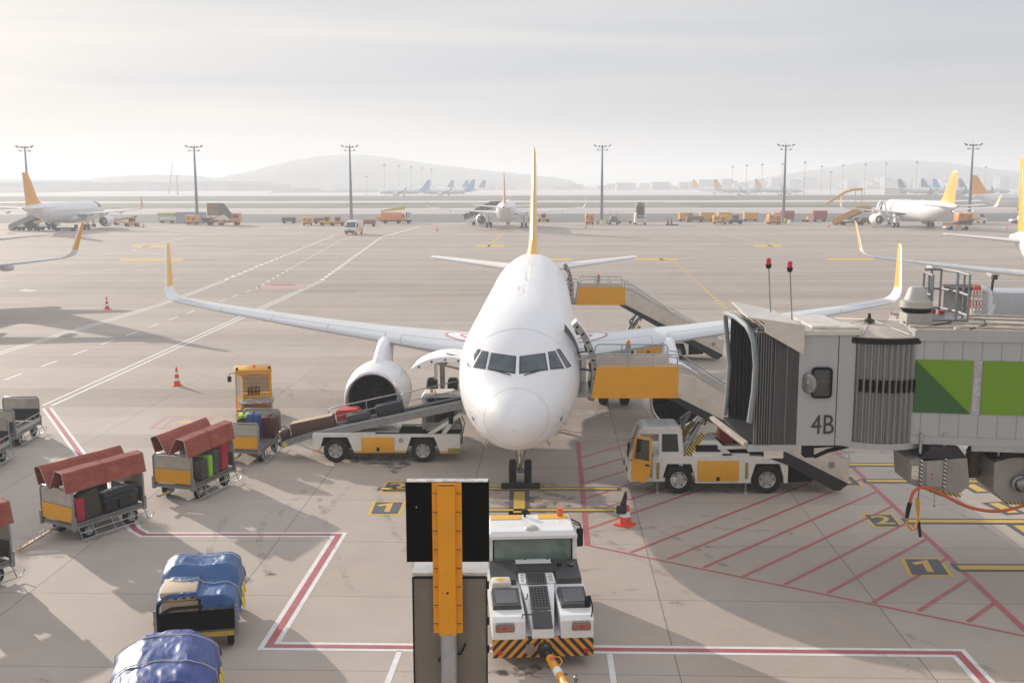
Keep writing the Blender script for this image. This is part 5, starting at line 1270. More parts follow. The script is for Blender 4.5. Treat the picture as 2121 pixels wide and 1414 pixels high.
# floor lip and bumper
b=MB(); b.ab((-1.15,.12,ZB-.02),(0,2.8,ZB+.06),mi=0); b.loft([[V((-1.22,.05,ZB-.0)),V((-1.12,.05,ZB-.12)),V((-1.12,.05,ZB+.08)),V((-1.22,.05,ZB+.06))],[V((-1.5,2.85,ZB+.0)),V((-1.4,2.85,ZB-.12)),V((-1.4,2.85,ZB+.08)),V((-1.5,2.85,ZB+.06))]],mi=1)
b.ab((-1.12,-.03,ZB-.14),(.0,.05,ZB+.02),mi=2); b.ab((-.75,-.035,ZB-.30),(-.30,.0,ZB-.13),mi=3)
b.build('cab_floor',[DK,GRM,BRW,CRM],BR,smooth=0)
b=MB(); b.ab((-.05,2.80,ZB+.1),(0,2.84,ZT-.15),mi=0)
for k in range(9): b.ab((-.9+.1*k,2.74,ZB+.1),(-.87+.1*k,2.79,ZT-.1),mi=1)
b.build('inner_lining',[mat('lining_grey',(.16,.145,.135),.7),DK],BR,smooth=0)
b=MB(); b.ab((-.04,1.0,ZB+.1),(-.02,2.3,5.6),mi=0); b.build('end_barrier',[mat('barrier_beige',(.30,.26,.23),.6)],BR,smooth=0)
b=MB(); b.tube([(-.5,1.2,ZB+.1),(-.5,1.2,4.9),(-.5,2.5,4.9),(-.5,2.5,ZB+.1)],.02,6); b.tube([(-.5,1.3,4.1),(-.4,1.7,4.55),(-.35,1.85,4.6)],.035,6); b.build('safety_barrier',[mat('barrier_red',(.45,.05,.04),.5)],BR,smooth=40)
b=MB(); b.lathe([(0,.07),(.01,.07),(.011,.035)],(-.52,1.35,4.6),(-.4,-1,0),14); b.build('round_sign',[CW],BR,smooth=0)
b=MB(); b.tube([(-.85,2.7,ZT-.1),(-.2,1.6,ZT-.5),(-.15,1.5,ZT-1.4)],.02,6); b.build('canopy_strut',[ST],BR)
# rotunda: corrugated curtain round a vertical drum
RCX,RCY,RR=2.06,1.35,1.62
b=MB(); rings=[[],[]]; n=210
for k in range(n+1):
    a=-PI*1.06+PI*1.12*k/n; r=RR+.035*(1 if math.sin(k*PI/3)>0 else -1)*min(1,abs(math.sin(k*PI/3))*1.6)
    x=RCX+r*math.cos(a)*.86; y=RCY+r*math.sin(a)
    rings[0].append(V((x,y,ZB+.10))); rings[1].append(V((x,y,ZT-.22)))
b.loft(rings,False,False,closed=False); cw_=b.build('corrugated_curtain',[BRC],BR,smooth=50)
for k in range(10):
    a=-PI*.5+(-4.9+k)*.098; x=RCX+(RR+.045)*math.cos(a)*.86; y=RCY+(RR+.045)*math.sin(a)
    q=MB(); q.box((x,y,5.05),(.065,.03,.30),rot=a+PI/2,bev=.012); q.build('vent_slot',[BL],cw_,smooth=0)
b=MB()
for zz,rr,h,mi in ((ZT-.22,1.05,.10,1),(ZT-.12,1.02,.05,0),(ZB-.02,1.03,.13,0)):
    b.lathe([(0,RR*rr*.6),(0,RR*rr),(h,RR*rr),(h+(.10 if zz>5.9 else 0),RR*.4),(h+(.14 if zz>5.9 else 0),.01)],(0,0,0),(0,0,1),48,mi)
for v_ in b.bm.verts: pass
b2=MB()
for zz,rr,h,mi in ((ZT-.24,1.045,.12,1),(ZT-.12,1.01,.03,0)):
    for ring in (0,): b2.loft([[V((RCX+RR*q*math.cos(a)*.86,RCY+RR*q*math.sin(a),zz+dz)) for a in [2*PI*k/48 for k in range(48)]] for q,dz in ((rr*.5,0),(rr,0),(rr,h),(rr*.5,h+(.14 if zz>5.9 else 0)),(.01,h+(.2 if zz>5.9 else 0)))],False,False,mi)
b.bm.free(); b2.build('rotunda_roof',[BRR,BK,BRW],BR,smooth=30)
b=MB(); b.loft([[V((RCX+RR*q*math.cos(a)*.86,RCY+RR*q*math.sin(a),ZB-.04+dz)) for a in [2*PI*k/48 for k in range(48)]] for q,dz in ((.5,0),(1.03,0),(1.03,.14),(.5,.14))],True,True); b.build('rotunda_base',[BRW],BR,smooth=30)
b=MB()
for k in range(8):
    a=k*PI/4+.3; b.tube([(RCX+.15*math.cos(a),RCY+.15*math.sin(a),ZT+.11),(RCX+RR*.97*.86*math.cos(a),RCY+RR*.97*math.sin(a),ZT-.03)],.016,6)
b.build('roof_seam',[mat('seam_pale',(.6,.56,.5),.6)],BR)
b=MB(); b.lathe([(0,.14),(.04,.13),(.08,.05),(.2,.03),(.201,.001)],(RCX-.15,RCY-.35,ZT+.12),(0,0,1),16); b.build('roof_vent',[DK],BR)
# tunnel
TA=R(-9); TM=Matrix.Translation((2.62,-.12,0))@Matrix.Rotation(TA,4,'Z')
T0,T1=3.70,6.34; TL=13.0
b=MB(); b.M=TM
b.ab((0,0,T0),(TL,2.9,T1-.12)); b.ab((-.03,-.04,T1-.24),(TL,2.94,T1-.02),mi=0); b.ab((-.03,-.05,T0-.02),(TL,0,T0+.16),mi=0); b.ab((1.35,-.07,T0-.14),(TL,-.0,T0-.02),mi=1)
for k in range(30): b.ab((.42*k+.2,-.008,T0+.16),(.42*k+.215,0,T1-.24),mi=2)
b.ab((.0,.0,T1-.02),(TL,2.9,T1+.02),mi=3)
tw=b.build('tunnel_wall',[BRW,GV,mat('panel_gap',(.30,.30,.30),.5),BRR],BR,smooth=20)
gz0,gz1=4.42,5.66
for (x0,x1,lab) in ((.02,1.28,None),(1.50,4.2,None),(4.4,7.6,None),(7.8,11,None)):
    q=MB(); q.M=TM; q.ab((x0,-.024,gz0),(x1,-.010,gz1)); g_=q.build('green_panel',[GRN],tw,smooth=0)
    if x0<.1:
        q=MB(); q.M=TM; q.face([(x0,-.028,gz0),(x1,-.028,gz0),(x0,-.028,gz1)]); q.build('dark_green_triangle',[DGR],g_,smooth=0)
b=MB(); b.M=TM; b.ab((1.31,-.02,gz0),(1.47,-.01,gz1)); b.build('faded_notice',[mat('notice_grey',(.42,.42,.42),.6,var=.3,nscale=9)],tw,smooth=0)
b=MB(); b.M=TM
for y in (.2,1.0,1.9,2.6): b.tube([(-.1,y,T1+.05),(1.4,y+.1,T1+.04),(3,y-.05,T1+.05),(TL,y,T1+.05)],.03,6)
b.tube([(.3,.3,T1+.05),(.9,.8,T1+.08),(1.2,1.6,T1+.06)],.02,6,1); b.ab((.85,-.02,T1-.02),(.97,.3,T1+.07)); b.tube([(1.2,.1,T1+.03),(1.7,.7,T1+.06),(1.9,1.6,T1+.06),(1.7,2.2,T1+.05)],.018,6,1)
b.build('roof_cables',[BRR,DK],tw,smooth=50)
# drum beacon housing on the roof
bx,by=3.02,1.0
b=MB(); b.ab((bx-.30,by-.25,ZT-.02),(bx+.30,by+.25,ZT+.34)); b.lathe([(.34,.22),(.36,.30),(.46,.37),(.47,.38)],(bx,by,ZT),(0,0,1),28,1,cap0=True); b.lathe([(.47,.38),(.62,.37),(.66,.28)],(bx,by,ZT),(0,0,1),28,0); b.lathe([(.66,.28),(.92,.19),(.96,.15),(.961,.001)],(bx,by,ZT),(0,0,1),28,0)
b.build('roof_dome',[mat('dome_grey',(.45,.43,.40),.45,.2),BK],BR,smooth=30)
# aerials with red lamps
for (px,py0,py1,Y) in ((1592,548,648,26.2),(1636,555,662,25.6)):
    p=D(px,py0,Y)-V((6.65,24.25,0)); q=D(px+5,py1,Y)-V((6.65,24.25,0))
    b=MB(); b.cyl((q.x,q.y,ZT+.05),(p.x,p.y,p.z),.018,n=8); ms=b.build('lamp_mast',[ST],BR)
    b=MB(); b.lathe([(-.10,.03),(-.08,.06),(0,.075),(.01,.075)],p,(0,0,1),14,1); b.lathe([(.01,.06),(.14,.06),(.17,.03),(.171,.001)],p,(0,0,1),14,0); b.build('warning_lamp',[LAMP,BK],ms,smooth=40)
# access cage and ladder hoop on the tunnel roof
CX0,CX1,CY0,CY1=3.35,4.22,.9,2.1
def hoop(z,r=.035,mi=0):
    return [(CX0,CY0,z),(CX0+.02,CY0+.6,z+.03),(CX0+.25,CY1,z+.05),(CX1-.2,CY1,z+.05),(CX1,CY0+.6,z+.03),(CX1,CY0,z)]
b=MB()
for z in (T1+.2,T1+.68,T1+1.16): b.tube(hoop(z),.032,6)
for (x,y) in ((CX0,CY0),(CX0+.02,CY0+.3),(CX0+.05,CY0+.7),(CX0+.25,CY1),((CX0+CX1)/2,CY1),(CX1-.2,CY1),(CX1,CY0+.7),(CX1,CY0+.3),(CX1,CY0),(CX1-.28,CY0)): b.cyl((x,y,T1),(x,y,T1+1.18),.03,n=8)
b.ab((CX0,CY0,T1+.04),(CX1,CY1,T1+.10)); b.ab((CX0-.01,CY0+.1,T1+.1),(CX0+.02,CY1-.2,T1+.32)); b.build('access_cage',[mat('cage_grey',(.22,.23,.25),.5,.3)],BR,smooth=40)
b=MB(); b.box((CX0+.45,CY1-.1,T1+.17),(.16,.1,.10)); b.box((CX0+.7,CY1-.05,T1+.15),(.14,.1,.08)); b.build('red_fixture',[LAMP],BR)
# pipework, hangers, hoses, hanging converter boxes
b=MB()
for (p) in ((1850/1,0),): pass
b.tube([(.32,.3,ZB-.05),(.35,.3,ZB-.28),(.55,.3,ZB-.34),(.85,.35,ZB-.22),(1.6,.6,ZB-.12),(2.3,.8,ZB-.02)],.05,8); b.box((.36,.3,ZB-.16),(.22,.3,.34)); b.tube([(.5,.25,ZB-.1),(.9,.3,ZB-.08),(1.3,.5,ZB-.16),(1.9,.7,ZB-.1)],.03,6); b.build('underfloor_conduit',[BK],BR,smooth=40)
for px,y1 in ((1908,938),(1957,938),(2071,958)):
    b=MB()
    p=D(px,905,24.0)-V((6.65,24.25,0)); q=D(px,y1,24.0)-V((6.65,24.25,0)); b.cyl((p.x,p.y,p.z+.1),(p.x,p.y,q.z),.035,n=8); b.build('hanger_rod',[GV],BR)
def hang(p,Y): return D(p[0],p[1],Y)-V((6.65,24.25,0))
UG=mat('unit_grey',(.30,.285,.265),.5,.2,var=.08,nscale=3,dirt=.45,dirtcol=(.10,.08,.06)); UGL=mat('unit_lightgrey',(.34,.33,.31),.5,.2,dirt=.35)
# converter box with chamfered housing
def Q(px,py,Y=23.9): p=hang((px,py),Y); return V((p.x,p.y,p.z))
b=MB(); depth=V((0,1.1,0))
f=[Q(1885,953),Q(1905,950),Q(2003,948),Q(2008,1005),Q(1990,1020),Q(1950,1028),Q(1888,1003)]
b.loft([[p for p in f],[p+depth for p in f]],mi=0)
g=[Q(1905,955),Q(1930,925),Q(1985,925),Q(2003,948)]; b.loft([g,[p+depth for p in g]],mi=1)
b.loft([[Q(1919,955,23.88),Q(1957,955,23.88),Q(1957,1008,23.88),Q(1919,1008,23.88)],[Q(1919,955),Q(1957,955),Q(1957,1008),Q(1919,1008)]],mi=2)
ub=b.build('power_unit',[UG,DK,UGL],BR,smooth=20)
for px in (1908,1957): 
    b=MB(); t=Q(px,950,23.86); u=Q(px,1010,23.86); b.box(((t.x+u.x)/2,t.y,(t.z+u.z)/2),(.05,.03,abs(t.z-u.z))); b.build('striped_strap',[stripes('strap_black_white',(.6,.6,.58),(.02,.02,.02),11,0,axis=(0.6,0,1))],ub,smooth=0)
b=MB(); t=Q(1920,1011,23.86);u=Q(1990,1026,23.86); b.loft([[t,t+V((0,0,-.05)),t+V((0,.5,-.05)),t+V((0,.5,0))],[u,u+V((0,0,-.05)),u+V((0,.5,-.05)),u+V((0,.5,0))]]); b.build('hazard_edge',[HZ2],ub,smooth=0)
b=MB(); t=Q(1888,978,23.88); b.box((t.x+.08,t.y-.005,t.z),(.16,.01,.32)); b.build('warning_notice',[mat('notice_cream',(.62,.58,.50),.6,var=.5,nscale=30)],ub,smooth=0)
b=MB()
for dz_ in (0,-.1): t=Q(1931,982,23.86); b.cyl((t.x,t.y-.005,t.z+dz_),(t.x,t.y-.02,t.z+dz_),.018,n=10)
b.build('red_button',[LAMP],ub)
b=MB(); f=[Q(2060,958),Q(2100,946),Q(2250,946),Q(2250,1045),Q(2085,1042),Q(2058,1015)]; b.loft([f,[p+depth for p in f]],mi=0); g=[Q(2062,952),Q(2082,938),Q(2250,935),Q(2250,948),Q(2100,948)]; b.loft([g,[p+depth for p in g]],mi=1)
pb=b.build('air_unit',[UG,BK],BR,smooth=20)
b=MB(); c=Q(2110,1000,23.88); b.lathe([(0,.20),(.12,.20),(.14,.17),(.02,.15)],c,(0,-1,0),24); b.tube([c+V((0,-.1,0)),c+V((.12,-.25,.08)),c+V((.5,-.3,.3))],.16,16); b.build('air_outlet',[ST],pb,smooth=40)
b=MB(); t=Q(2085,1040,23.88);u=Q(2250,1042,23.88); b.loft([[t,t+V((0,0,-.05)),t+V((0,.4,-.05)),t+V((0,.4,0))],[u,u+V((0,0,-.05)),u+V((0,.4,-.05)),u+V((0,.4,0))]]); b.build('hazard_edge',[HZ2],pb,smooth=0)
b=MB(); d0=[Q(2015,985,24.6),Q(2013,960,24.6),Q(2018,932,24.6),Q(2040,922,24.6),Q(2080,920,24.6),Q(2150,922,24.6),Q(2300,925,24.6)]
pp=[]
for i in range(len(d0)-1):
    for k in range(8): pp.append(d0[i].lerp(d0[i+1],k/8))
b.tube(pp,[.17+.012*math.sin(i*2.6) for i in range(len(pp))],16); b.build('air_duct',[mat('duct_brown',(.085,.06,.045),.7,var=.2)],BR,smooth=50)
# hoses hanging under the power unit
HC=root('power_hose',(6.65,24.25,0),0,'orange ground power hose drooping under the boarding bridge','hose')
b=MB(); c=[Q(1885,1040,23.7),Q(1890,1022,23.7),Q(1900,1012,23.7),Q(1912,1009,23.7),Q(1935,1015,23.7),Q(1965,1030,23.7),Q(2000,1047,23.7),Q(2035,1056,23.7),Q(2070,1058,23.7),Q(2105,1051,23.7),Q(2160,1035,23.7)]
pp=[]
for i in range(len(c)-1):
    p0=c[max(i-1,0)];p1=c[i];p2=c[i+1];p3=c[min(i+2,len(c)-1)]
    for k in range(5):
        t=k/5; pp.append(.5*((2*p1)+(p2-p0)*t+(2*p0-5*p1+4*p2-p3)*t*t+(3*p1-p0-3*p2+p3)*t**3))
pp.append(c[-1]); b.tube(pp,.038,8); b.build('hose',[mat('hose_orange',(.55,.10,.02),.5)],HC,smooth=60)
b=MB(); b.tube([Q(1885,1040,23.7),Q(1881,1055,23.7),Q(1878,1072,23.7)],[.05,.055,.04],10); b.build('connector',[BK],HC)
HY=root('power_lead',(6.65,24.25,0),0,'yellow looped cable with black plug below the boarding bridge','cable')
b=MB(); b.tube([Q(1879,1072,23.7),Q(1880,1088,23.7),Q(1888,1097,23.7),Q(1897,1093,23.7),Q(1901,1078,23.7),Q(1903,1050,23.7),Q(1902,1030,23.7),Q(1898,1034,23.7),Q(1900,1060,23.7),Q(1903,1080,23.7)],.026,8); b.build('lead',[mat('lead_yellow',(.55,.28,.02),.5)],HY,smooth=60)
b=MB(); b.tube([Q(1903,1080,23.7),Q(1906,1111,23.7)],.035,8); b.build('plug',[BK],HY)
b=MB(); b.tube([Q(1902,1030,23.7),Q(1904,1010,23.7)],.01,6); b.build('hook_line',[BK],HY)
b=MB(); b.tube([Q(1935,1020,23.7),Q(1935,1042,23.7)],.008,6); b.box(Q(1935,1047,23.7),(.04,.02,.06)); b.build('pull_tag',[ST],HY)
# support legs and wheels of the bridge (out past the right edge)
b=MB(); b.M=TM
for y in (.3,2.6): b.ab((8.2,y-.2,.9),(8.7,y+.2,T0))
b.ab((7.9,0,.6),(9.0,2.9,1.0)); b.build('drive_column',[BRW],BR)
for y in (.1,2.8): road_wheel(BR,TM@V((8.45,y,.55)),.55,.35)
# service lorry with pipework standing beyond the bridge
TR=root('refuelling_lorry',(0,0,0),0,'grey refuelling lorry with white pipework and red chequers beyond the boarding bridge','lorry')
Yl=47.0
def P(px,py,dy=0): return D(px,py,Yl+dy)
z0=.9; xa,xb=P(2005,650).x,P(2330,650).x; zt=P(2060,596).z; zl=P(2100,606).z
b=MB(); b.ab((xa,Yl,.55),(xb,Yl+2.3,.8),mi=0); b.ab((xa+.05,Yl+.1,.8),(xa+1.0,Yl+.2,zt-.5),mi=1)
b.ab((P(2020,0).x,Yl+1.5,1.2),(P(2088,0).x,Yl+1.6,zt),mi=2); b.ab((P(2018,0).x,Yl+.0,zt-.06),(P(2090,0).x,Yl+1.6,zt),mi=3)
b.ab((P(2066,0).x,Yl-.1,1.0),(P(2072,0).x,Yl+.1,zl),mi=1)
b.build('frame',[DK,VW,ST,DK],TR,smooth=0)
b=MB(); b.ab((P(2070,0).x,Yl-.08,P(2100,655).z),(xb,Yl+2.2,zl),bev=.05); b.build('tank_body',[mat('lorry_grey',(.42,.44,.47),.4,.1)],TR)
b=MB(); b.tube([P(2028,640),P(2028,602),P(2035,598),P(2046,602),P(2050,615),P(2048,640)],.15,10); b.tube([P(2048,640,.1),P(2055,625,.1),P(2062,618,.1)],.16,10); b.tube([P(2046,655,0),P(2052,640,0),P(2056,630,0)],.16,10); b.build('pipework',[mat('pipe_white',(.66,.68,.70),.4)],TR,smooth=50)
b=MB(); q=P(2021,605); b.box((q.x,Yl-.12,q.z),(.35,.05,.5)); q=P(2014,628); b.box((q.x,Yl-.12,q.z),(.35,.05,.4)); q=P(2026,630); b.box((q.x,Yl-.12,q.z),(.3,.05,.35)); b.build('red_chequer',[mat('chequer_red',(.6,.08,.06),.5)],TR,smooth=0)
b=MB()
for px in (2012,2018,2024,2031): 
    p=P(px,600);q=P(px,650); b.ab((p.x-.03,Yl-.16,q.z),(p.x+.03,Yl-.1,p.z))
for py in (612,622,634,645): p=P(2010,py);q=P(2033,py); b.ab((p.x,Yl-.16,p.z-.03),(q.x,Yl-.1,p.z+.03))
b.build('ladder_frame',[VW],TR,smooth=0)
b=MB(); q=P(2026,593); b.lathe([(0,.08),(.15,.07),(.16,.001)],(q.x,Yl+.3,zt),(0,0,1),10); b.build('beacon',[AMB],TR)
b=MB(); b.tube([P(2054,602,.4),P(2056,585,.4),P(2059,570,.4)],.06,8); b.box(P(2060,574,.4),(.2,.2,.2)); b.build('hose_arm',[DK],TR)
for px in (2050,2110,2300): 
    x=P(px,0).x
    for dy in (.2,2.0): road_wheel(TR,(x,Yl+dy,.48),.48,.3)
# the lorry cab beyond the right edge
b=MB(); b.ab((xb,Yl,.5),(xb+2,Yl+2.3,2.9),bev=.15); b.build('cab',[VW],TR)
TR.location=(0,0,0)
cone(G(1845,664+8),.95,'red and white cone beyond the boarding bridge roof','traffic cones')
# ---------------- baggage carts.  local: +x along the cart toward its coupling end, origin on the ground under the middle
PLX=mat('scratched_perspex',(.46,.42,.36),.25,var=.15,nscale=2,dirt=.4,dirtcol=(.28,.24,.18))
WDK=mat('deck_plank',(.12,.11,.10),.6,var=.3,nscale=4)
def cart(loc,deg,label,lid=True,front='orange',rear=True,L=2.35,W=1.42,group='baggage carts',bar=True,step=True):
    A=root('baggage_cart',loc,R(deg),label,'baggage cart',group)
    h=.52; x0,x1=-L/2,L/2; y0,y1=-W/2,W/2
    b=MB(); b.ab((x0,y0,h-.05),(x1,y1,h),mi=1)
    for y in (y0,y1-.05): b.ab((x0,y,h-.12),(x1,y+.05,h+.03))
    for x in (x0,-.5,.5,x1-.05): b.ab((x,y0,h-.12),(x+.05,y1,h-.05))
    b.build('deck',[ST,WDK],A)
    def endp(x,fmat):
        b=MB()
        b.tube([(x,y0+.03,h-.1),(x,y0+.03,h+.86),(x,y0+.10,h+.95),(x,y1-.10,h+.95),(x,y1-.03,h+.86),(x,y1-.03,h-.1)],.032,8)
        for y in (y0+.02,y1-.02): b.ab((x-.05,y-.045,h-.16),(x+.05,y+.045,h+.22))
        b.cyl((x,y0+.03,h+.50),(x,y1-.03,h+.50),.02,n=6); b.cyl((x,y0+.03,h+.74),(x,y1-.03,h+.74),.012,n=6)
        f=b.build('end_frame',[ST],A,smooth=50)
        b=MB(); b.ab((x-.015,y0+.07,h+.05),(x+.015,y1-.07,h+.48)); b.build('end_panel',[fmat],f,smooth=0)
        b=MB(); b.ab((x-.008,y0+.07,h+.52),(x+.008,y1-.07,h+.90)); b.build('clear_screen',[PLX],f,smooth=0)
    endp(x0,YO if front=='orange' else GRF)
    if rear: endp(x1,GRF)
    if step:
        b=MB()
        for y in (y0-.13,):
            b.tube([(x0+.1,y0,h-.06),(x0+.14,y,.10),(x1+.1,y,.10),(x1+.22,y,.24)],.018,6); b.tube([(x0+.08,y-.0,.30),(x1-.0,y,.30)],.015,6)
            for x in (x0+.55,0,x1-.5,x1-.05): b.tube([(x,y0,h-.06),(x+.04,y,.10)],.015,6)
        b.build('side_step',[GV],A,smooth=50)
    for x in (x0+.5,x1-.42):
        for y in (y0+.14,y1-.14): road_wheel(A,(x,y,.24),.24,.13)
    if bar:
        b=MB(); b.tube([(x0,0,.36),(x0-.22,0,.34)],.05,6); b.loft([[V((x0-.2,-.05,.32)),V((x0-.2,.05,.32)),V((x0-.2,.05,.37)),V((x0-.2,-.05,.37))],[V((x0-1.25,-.05,.05)),V((x0-1.25,.05,.05)),V((x0-1.25,.05,.10)),V((x0-1.25,-.05,.10))]] if bar=='down' else [[V((x0-.2,-.05,.32)),V((x0-.2,.05,.32)),V((x0-.2,.05,.37)),V((x0-.2,-.05,.37))],[V((x0-.8,-.04,.36)),V((x0-.8,.04,.36)),V((x0-.8,.04,.41)),V((x0-.8,-.04,.41))]],mi=1)
        if bar=='down':
            for k in range(4): t=.35+.2*k; b.cyl((x0-.2-1.05*t,-.05,.37-.27*t),(x0-.2-1.05*t,-.05,.45-.27*t),.01,n=6)
            b.tube([(x0-.4,-.0,.33),(x0-.42,0,.42),(x0-.62,0,.36),(x0-.64,0,.28)],.01,6)
        b.build('drawbar',[ST,mat('drawbar_ochre',(.42,.27,.12),.5,var=.2,dirt=.4)],A,smooth=30)
    b=MB(); b.box((x1+.12,0,.38),(.22,.12,.10)); b.cyl((x1+.2,0,.30),(x1+.2,0,.50),.03); b.build('hitch',[DK],A)
    if lid:
        hz=h+.98
        for x in (x0+.06,x1-.06):
            b=MB(); b.cyl((x,0,h+.93),(x,0,hz+.05),.03,n=8); b.tube([(x,0,hz),(x,-.1,hz-.05),(x,-.14,hz-.2)],.012,6); b.build('lid_post',[DK],A)
        X0,X1=x0-.22,x1+.12
        def wing(prof,name):
            b=MB(); t=.012
            th=[]
            for i,p in enumerate(prof):
                a=V(prof[max(i-1,0)]); c=V(prof[min(i+1,len(prof)-1)]); d=(c-a).normalized(); th.append((p[0]-d.y*t,p[1]+d.x*t))
            loop=list(prof)+list(reversed(th)); n=14; rings=[]
            for k in range(n+1):
                x=lerp(X0,X1,k/n); rings.append([V((x,q[0],q[1]+.005*math.sin(k*.9+q[0]*5))) for q in loop])
            b.loft(rings)
            w=b.build(name,[RC],A,smooth=0)
            b=MB()
            for x in (X0,X1): b.tube([(x,p[0],p[1]) for p in prof],.013,6)
            k=len(prof)//2; b.build('lid_rim',[mat('rim_pale',(.42,.36,.32),.5,.3)],w,smooth=50)
            b=MB(); 
            for k in (3,):
                x=lerp(X0,X1,k/6); b.tube([(x,prof[i][0]-.006*(1 if prof[-1][0]<0 else -1),prof[i][1]+.004) for i in range(len(prof))],.007,5)
            b.build('lid_rib',[RC],w,smooth=50)
        wing([(-.02,hz),(-.32,hz+.53),(-.58,hz+.49),(-.60,hz+.45),(-.70,hz-.06)],'lid_wing')
        wing([(.02,hz),(.32,hz+.52),(.38,hz+.57),(.54,hz+.53),(.57,hz+.48),(.43,hz+.04)],'lid_wing')
    return A
CA=cart((-11.88,29.15,0),59,'nearer red-lidded baggage cart with open lids and dark suitcases',bar='down')
CB=cart((-10.10,32.85,0),73,'farther red-lidded baggage cart carrying the lime and red suitcases')
CC=cart((-9.34,37.15,0),84,'open orange-ended baggage cart without lids behind the orange tractor',lid=False)
CL1=cart((-19.1,39.45,0),93,'empty grey baggage cart with tall black end board at the edge of the stand',lid=False,front='grey',bar=False)
CL2=cart((-18.55,35.7,0),92,'cart with a red bundle on it beside the empty grey cart',lid=False,front='grey',bar=False)
CD=cart((-13.5,24.4,0),62,'baggage cart with black bags cut off by the picture edge below the nearer red-lidded cart',lid=True)
for c_ in (CL1,CL2):
    b=MB(); b.ab((1.10,-.68,.55),(1.14,.68,.98)); b.build('end_board',[mat('board_black',(.035,.03,.03),.6)],c_,smooth=0)
    for y in (-.71,.71):
        b=MB(); b.tube([(-1.15,y,.56),(1.15,y,.56)],.02,6); b.tube([(-1.15,y,.86),(1.15,y,.86)],.018,6); b.ab((-1.15,y-.01,.58),(1.15,y+.01,.70)); 
        for k in range(6): b.cyl((-1.1+.44*k,y,.56),(-1.1+.44*k,y,.86),.010,n=6)
        b.build('side_rail',[GV],c_,smooth=40)
def on(c,x,y,z=.53):
    m=Matrix.Translation(c.location)@Matrix.Rotation(c.rotation_euler[2],4,'Z'); return m@V((x,y,z))
def case_on(c,x,y,z,rot,dims,m,label,cat='suitcase',**k):
    e=(rot[0],rot[1],c.rotation_euler[2]+rot[2]); return suitcase(k.pop('name','suitcase'),on(c,x,y,z),e,dims,m,label,**k)
# load of the farther red-lidded cart
case_on(CB,-.48,-.42,.53,(0,0,0),(.36,.52,.66),GRF,'graphite suitcase beside the lime one on the farther red-lidded cart')
case_on(CB,-.16,-.44,.53,(0,0,0),(.20,.52,.70),LIME,'lime green suitcase standing between two grey ones')
case_on(CB,.18,-.40,.53,(0,R(3),0),(.32,.54,.80),mat('luggage_slate',(.07,.08,.09),.45),'slate grey suitcase between the lime and the bright red suitcases')
case_on(CB,.72,-.38,.53,(0,0,0),(.40,.56,.98),RED,'tall bright red suitcase at the coupling end of the farther red-lidded cart')
case_on(CB,.05,.25,.53,(0,0,.1),(.58,.34,1.02),MAU,'mauve hard suitcase standing at the back of the farther red-lidded cart')
case_on(CB,-.48,.0,1.08,(R(90),0,.1),(.55,.26,.20),mat('luggage_plum',(.10,.06,.08),.4),'plum case with pale edge lying on top of the graphite one') 
case_on(CB,-.55,.35,.53,(0,0,.2),(.5,.36,.62),BRN,'dark brown suitcase behind the perspex end of the farther red-lidded cart')
# nearer cart
case_on(CA,-.92,-.50,.53,(0,0,0),(.26,.34,.66),RED,'small coral red suitcase in the corner behind the orange end panel')
case_on(CA,-.45,-.42,.53,(0,R(-12),0),(.62,.40,.80),OLV,'dark olive suitcase leaning on the coral red one')
case_on(CA,-.62,.25,.53,(0,R(8),.1),(.66,.40,.72),SLV,'silver soft bag under the lids of the nearer red-lidded cart',ribs=False)
case_on(CA,.28,-.36,1.02,(R(90),0,R(2)),(1.0,.30,.34),NVY,'long navy suitcase with pale stripes lying across the others',trim=SLV)
case_on(CA,.25,.35,.53,(0,0,.1),(.75,.45,.66),mat('luggage_black',(.01,.01,.012),.5),'big black suitcase at the back of the nearer red-lidded cart')
case_on(CA,.10,-.45,.53,(0,0,0),(.42,.36,.46),mat('luggage_black',(.01,.01,.012),.5),'black suitcase with pale wheels under the long navy one')
case_on(CA,.58,-.45,.53,(0,0,0),(.40,.36,.44),NVY,'navy suitcase beside the wheeled black one on the nearer cart')
case_on(CA,.92,-.35,.53,(0,0,0),(.30,.50,.62),OLV,'dark khaki bag with blue tag at the coupling end of the nearer cart',trim=BLU)
case_on(CA,.0,.42,1.18,(0,0,.3),(.55,.35,.26),mat('luggage_black',(.01,.01,.012),.5),'black rucksack heaped on the big black suitcase',ribs=False)
# open orange-ended cart
case_on(CC,.42,.38,.53,(0,0,0),(.46,.40,.78),NVY,'navy suitcase at the far corner of the open orange-ended cart')
case_on(CC,.30,-.02,.53,(0,R(-4),0),(.30,.44,.98),BLU,'tall royal blue suitcase on the open orange-ended cart')
case_on(CC,.80,-.42,.53,(0,0,0),(.42,.52,.76),mat('luggage_maroon',(.10,.018,.018),.4),'maroon suitcase with red top on the open orange-ended cart')
case_on(CC,.40,.40,1.31,(0,0,.2),(.55,.36,.13),LIME,'lime green bag lying on the navy suitcase',ribs=False)
case_on(CC,-.62,.25,.53,(0,0,0),(.7,.6,.52),mat('luggage_black',(.01,.01,.012),.5),'black suitcase with a colourful heap on it behind the orange end')
case_on(CC,-.75,.18,1.05,(0,0,.5),(.42,.30,.12),TAN,'tan cloth bag on the colourful heap',ribs=False)
case_on(CC,-.60,.52,1.05,(0,0,-.3),(.30,.26,.12),mat('cloth_magenta',(.25,.03,.08),.7),'magenta cloth bag beside the tan one',ribs=False)
case_on(CC,-.45,.25,1.05,(0,0,.9),(.2,.16,.10),mat('sticker_yellow',(.6,.6,.05),.5),'small yellow pouch beside the tan cloth bag',ribs=False)
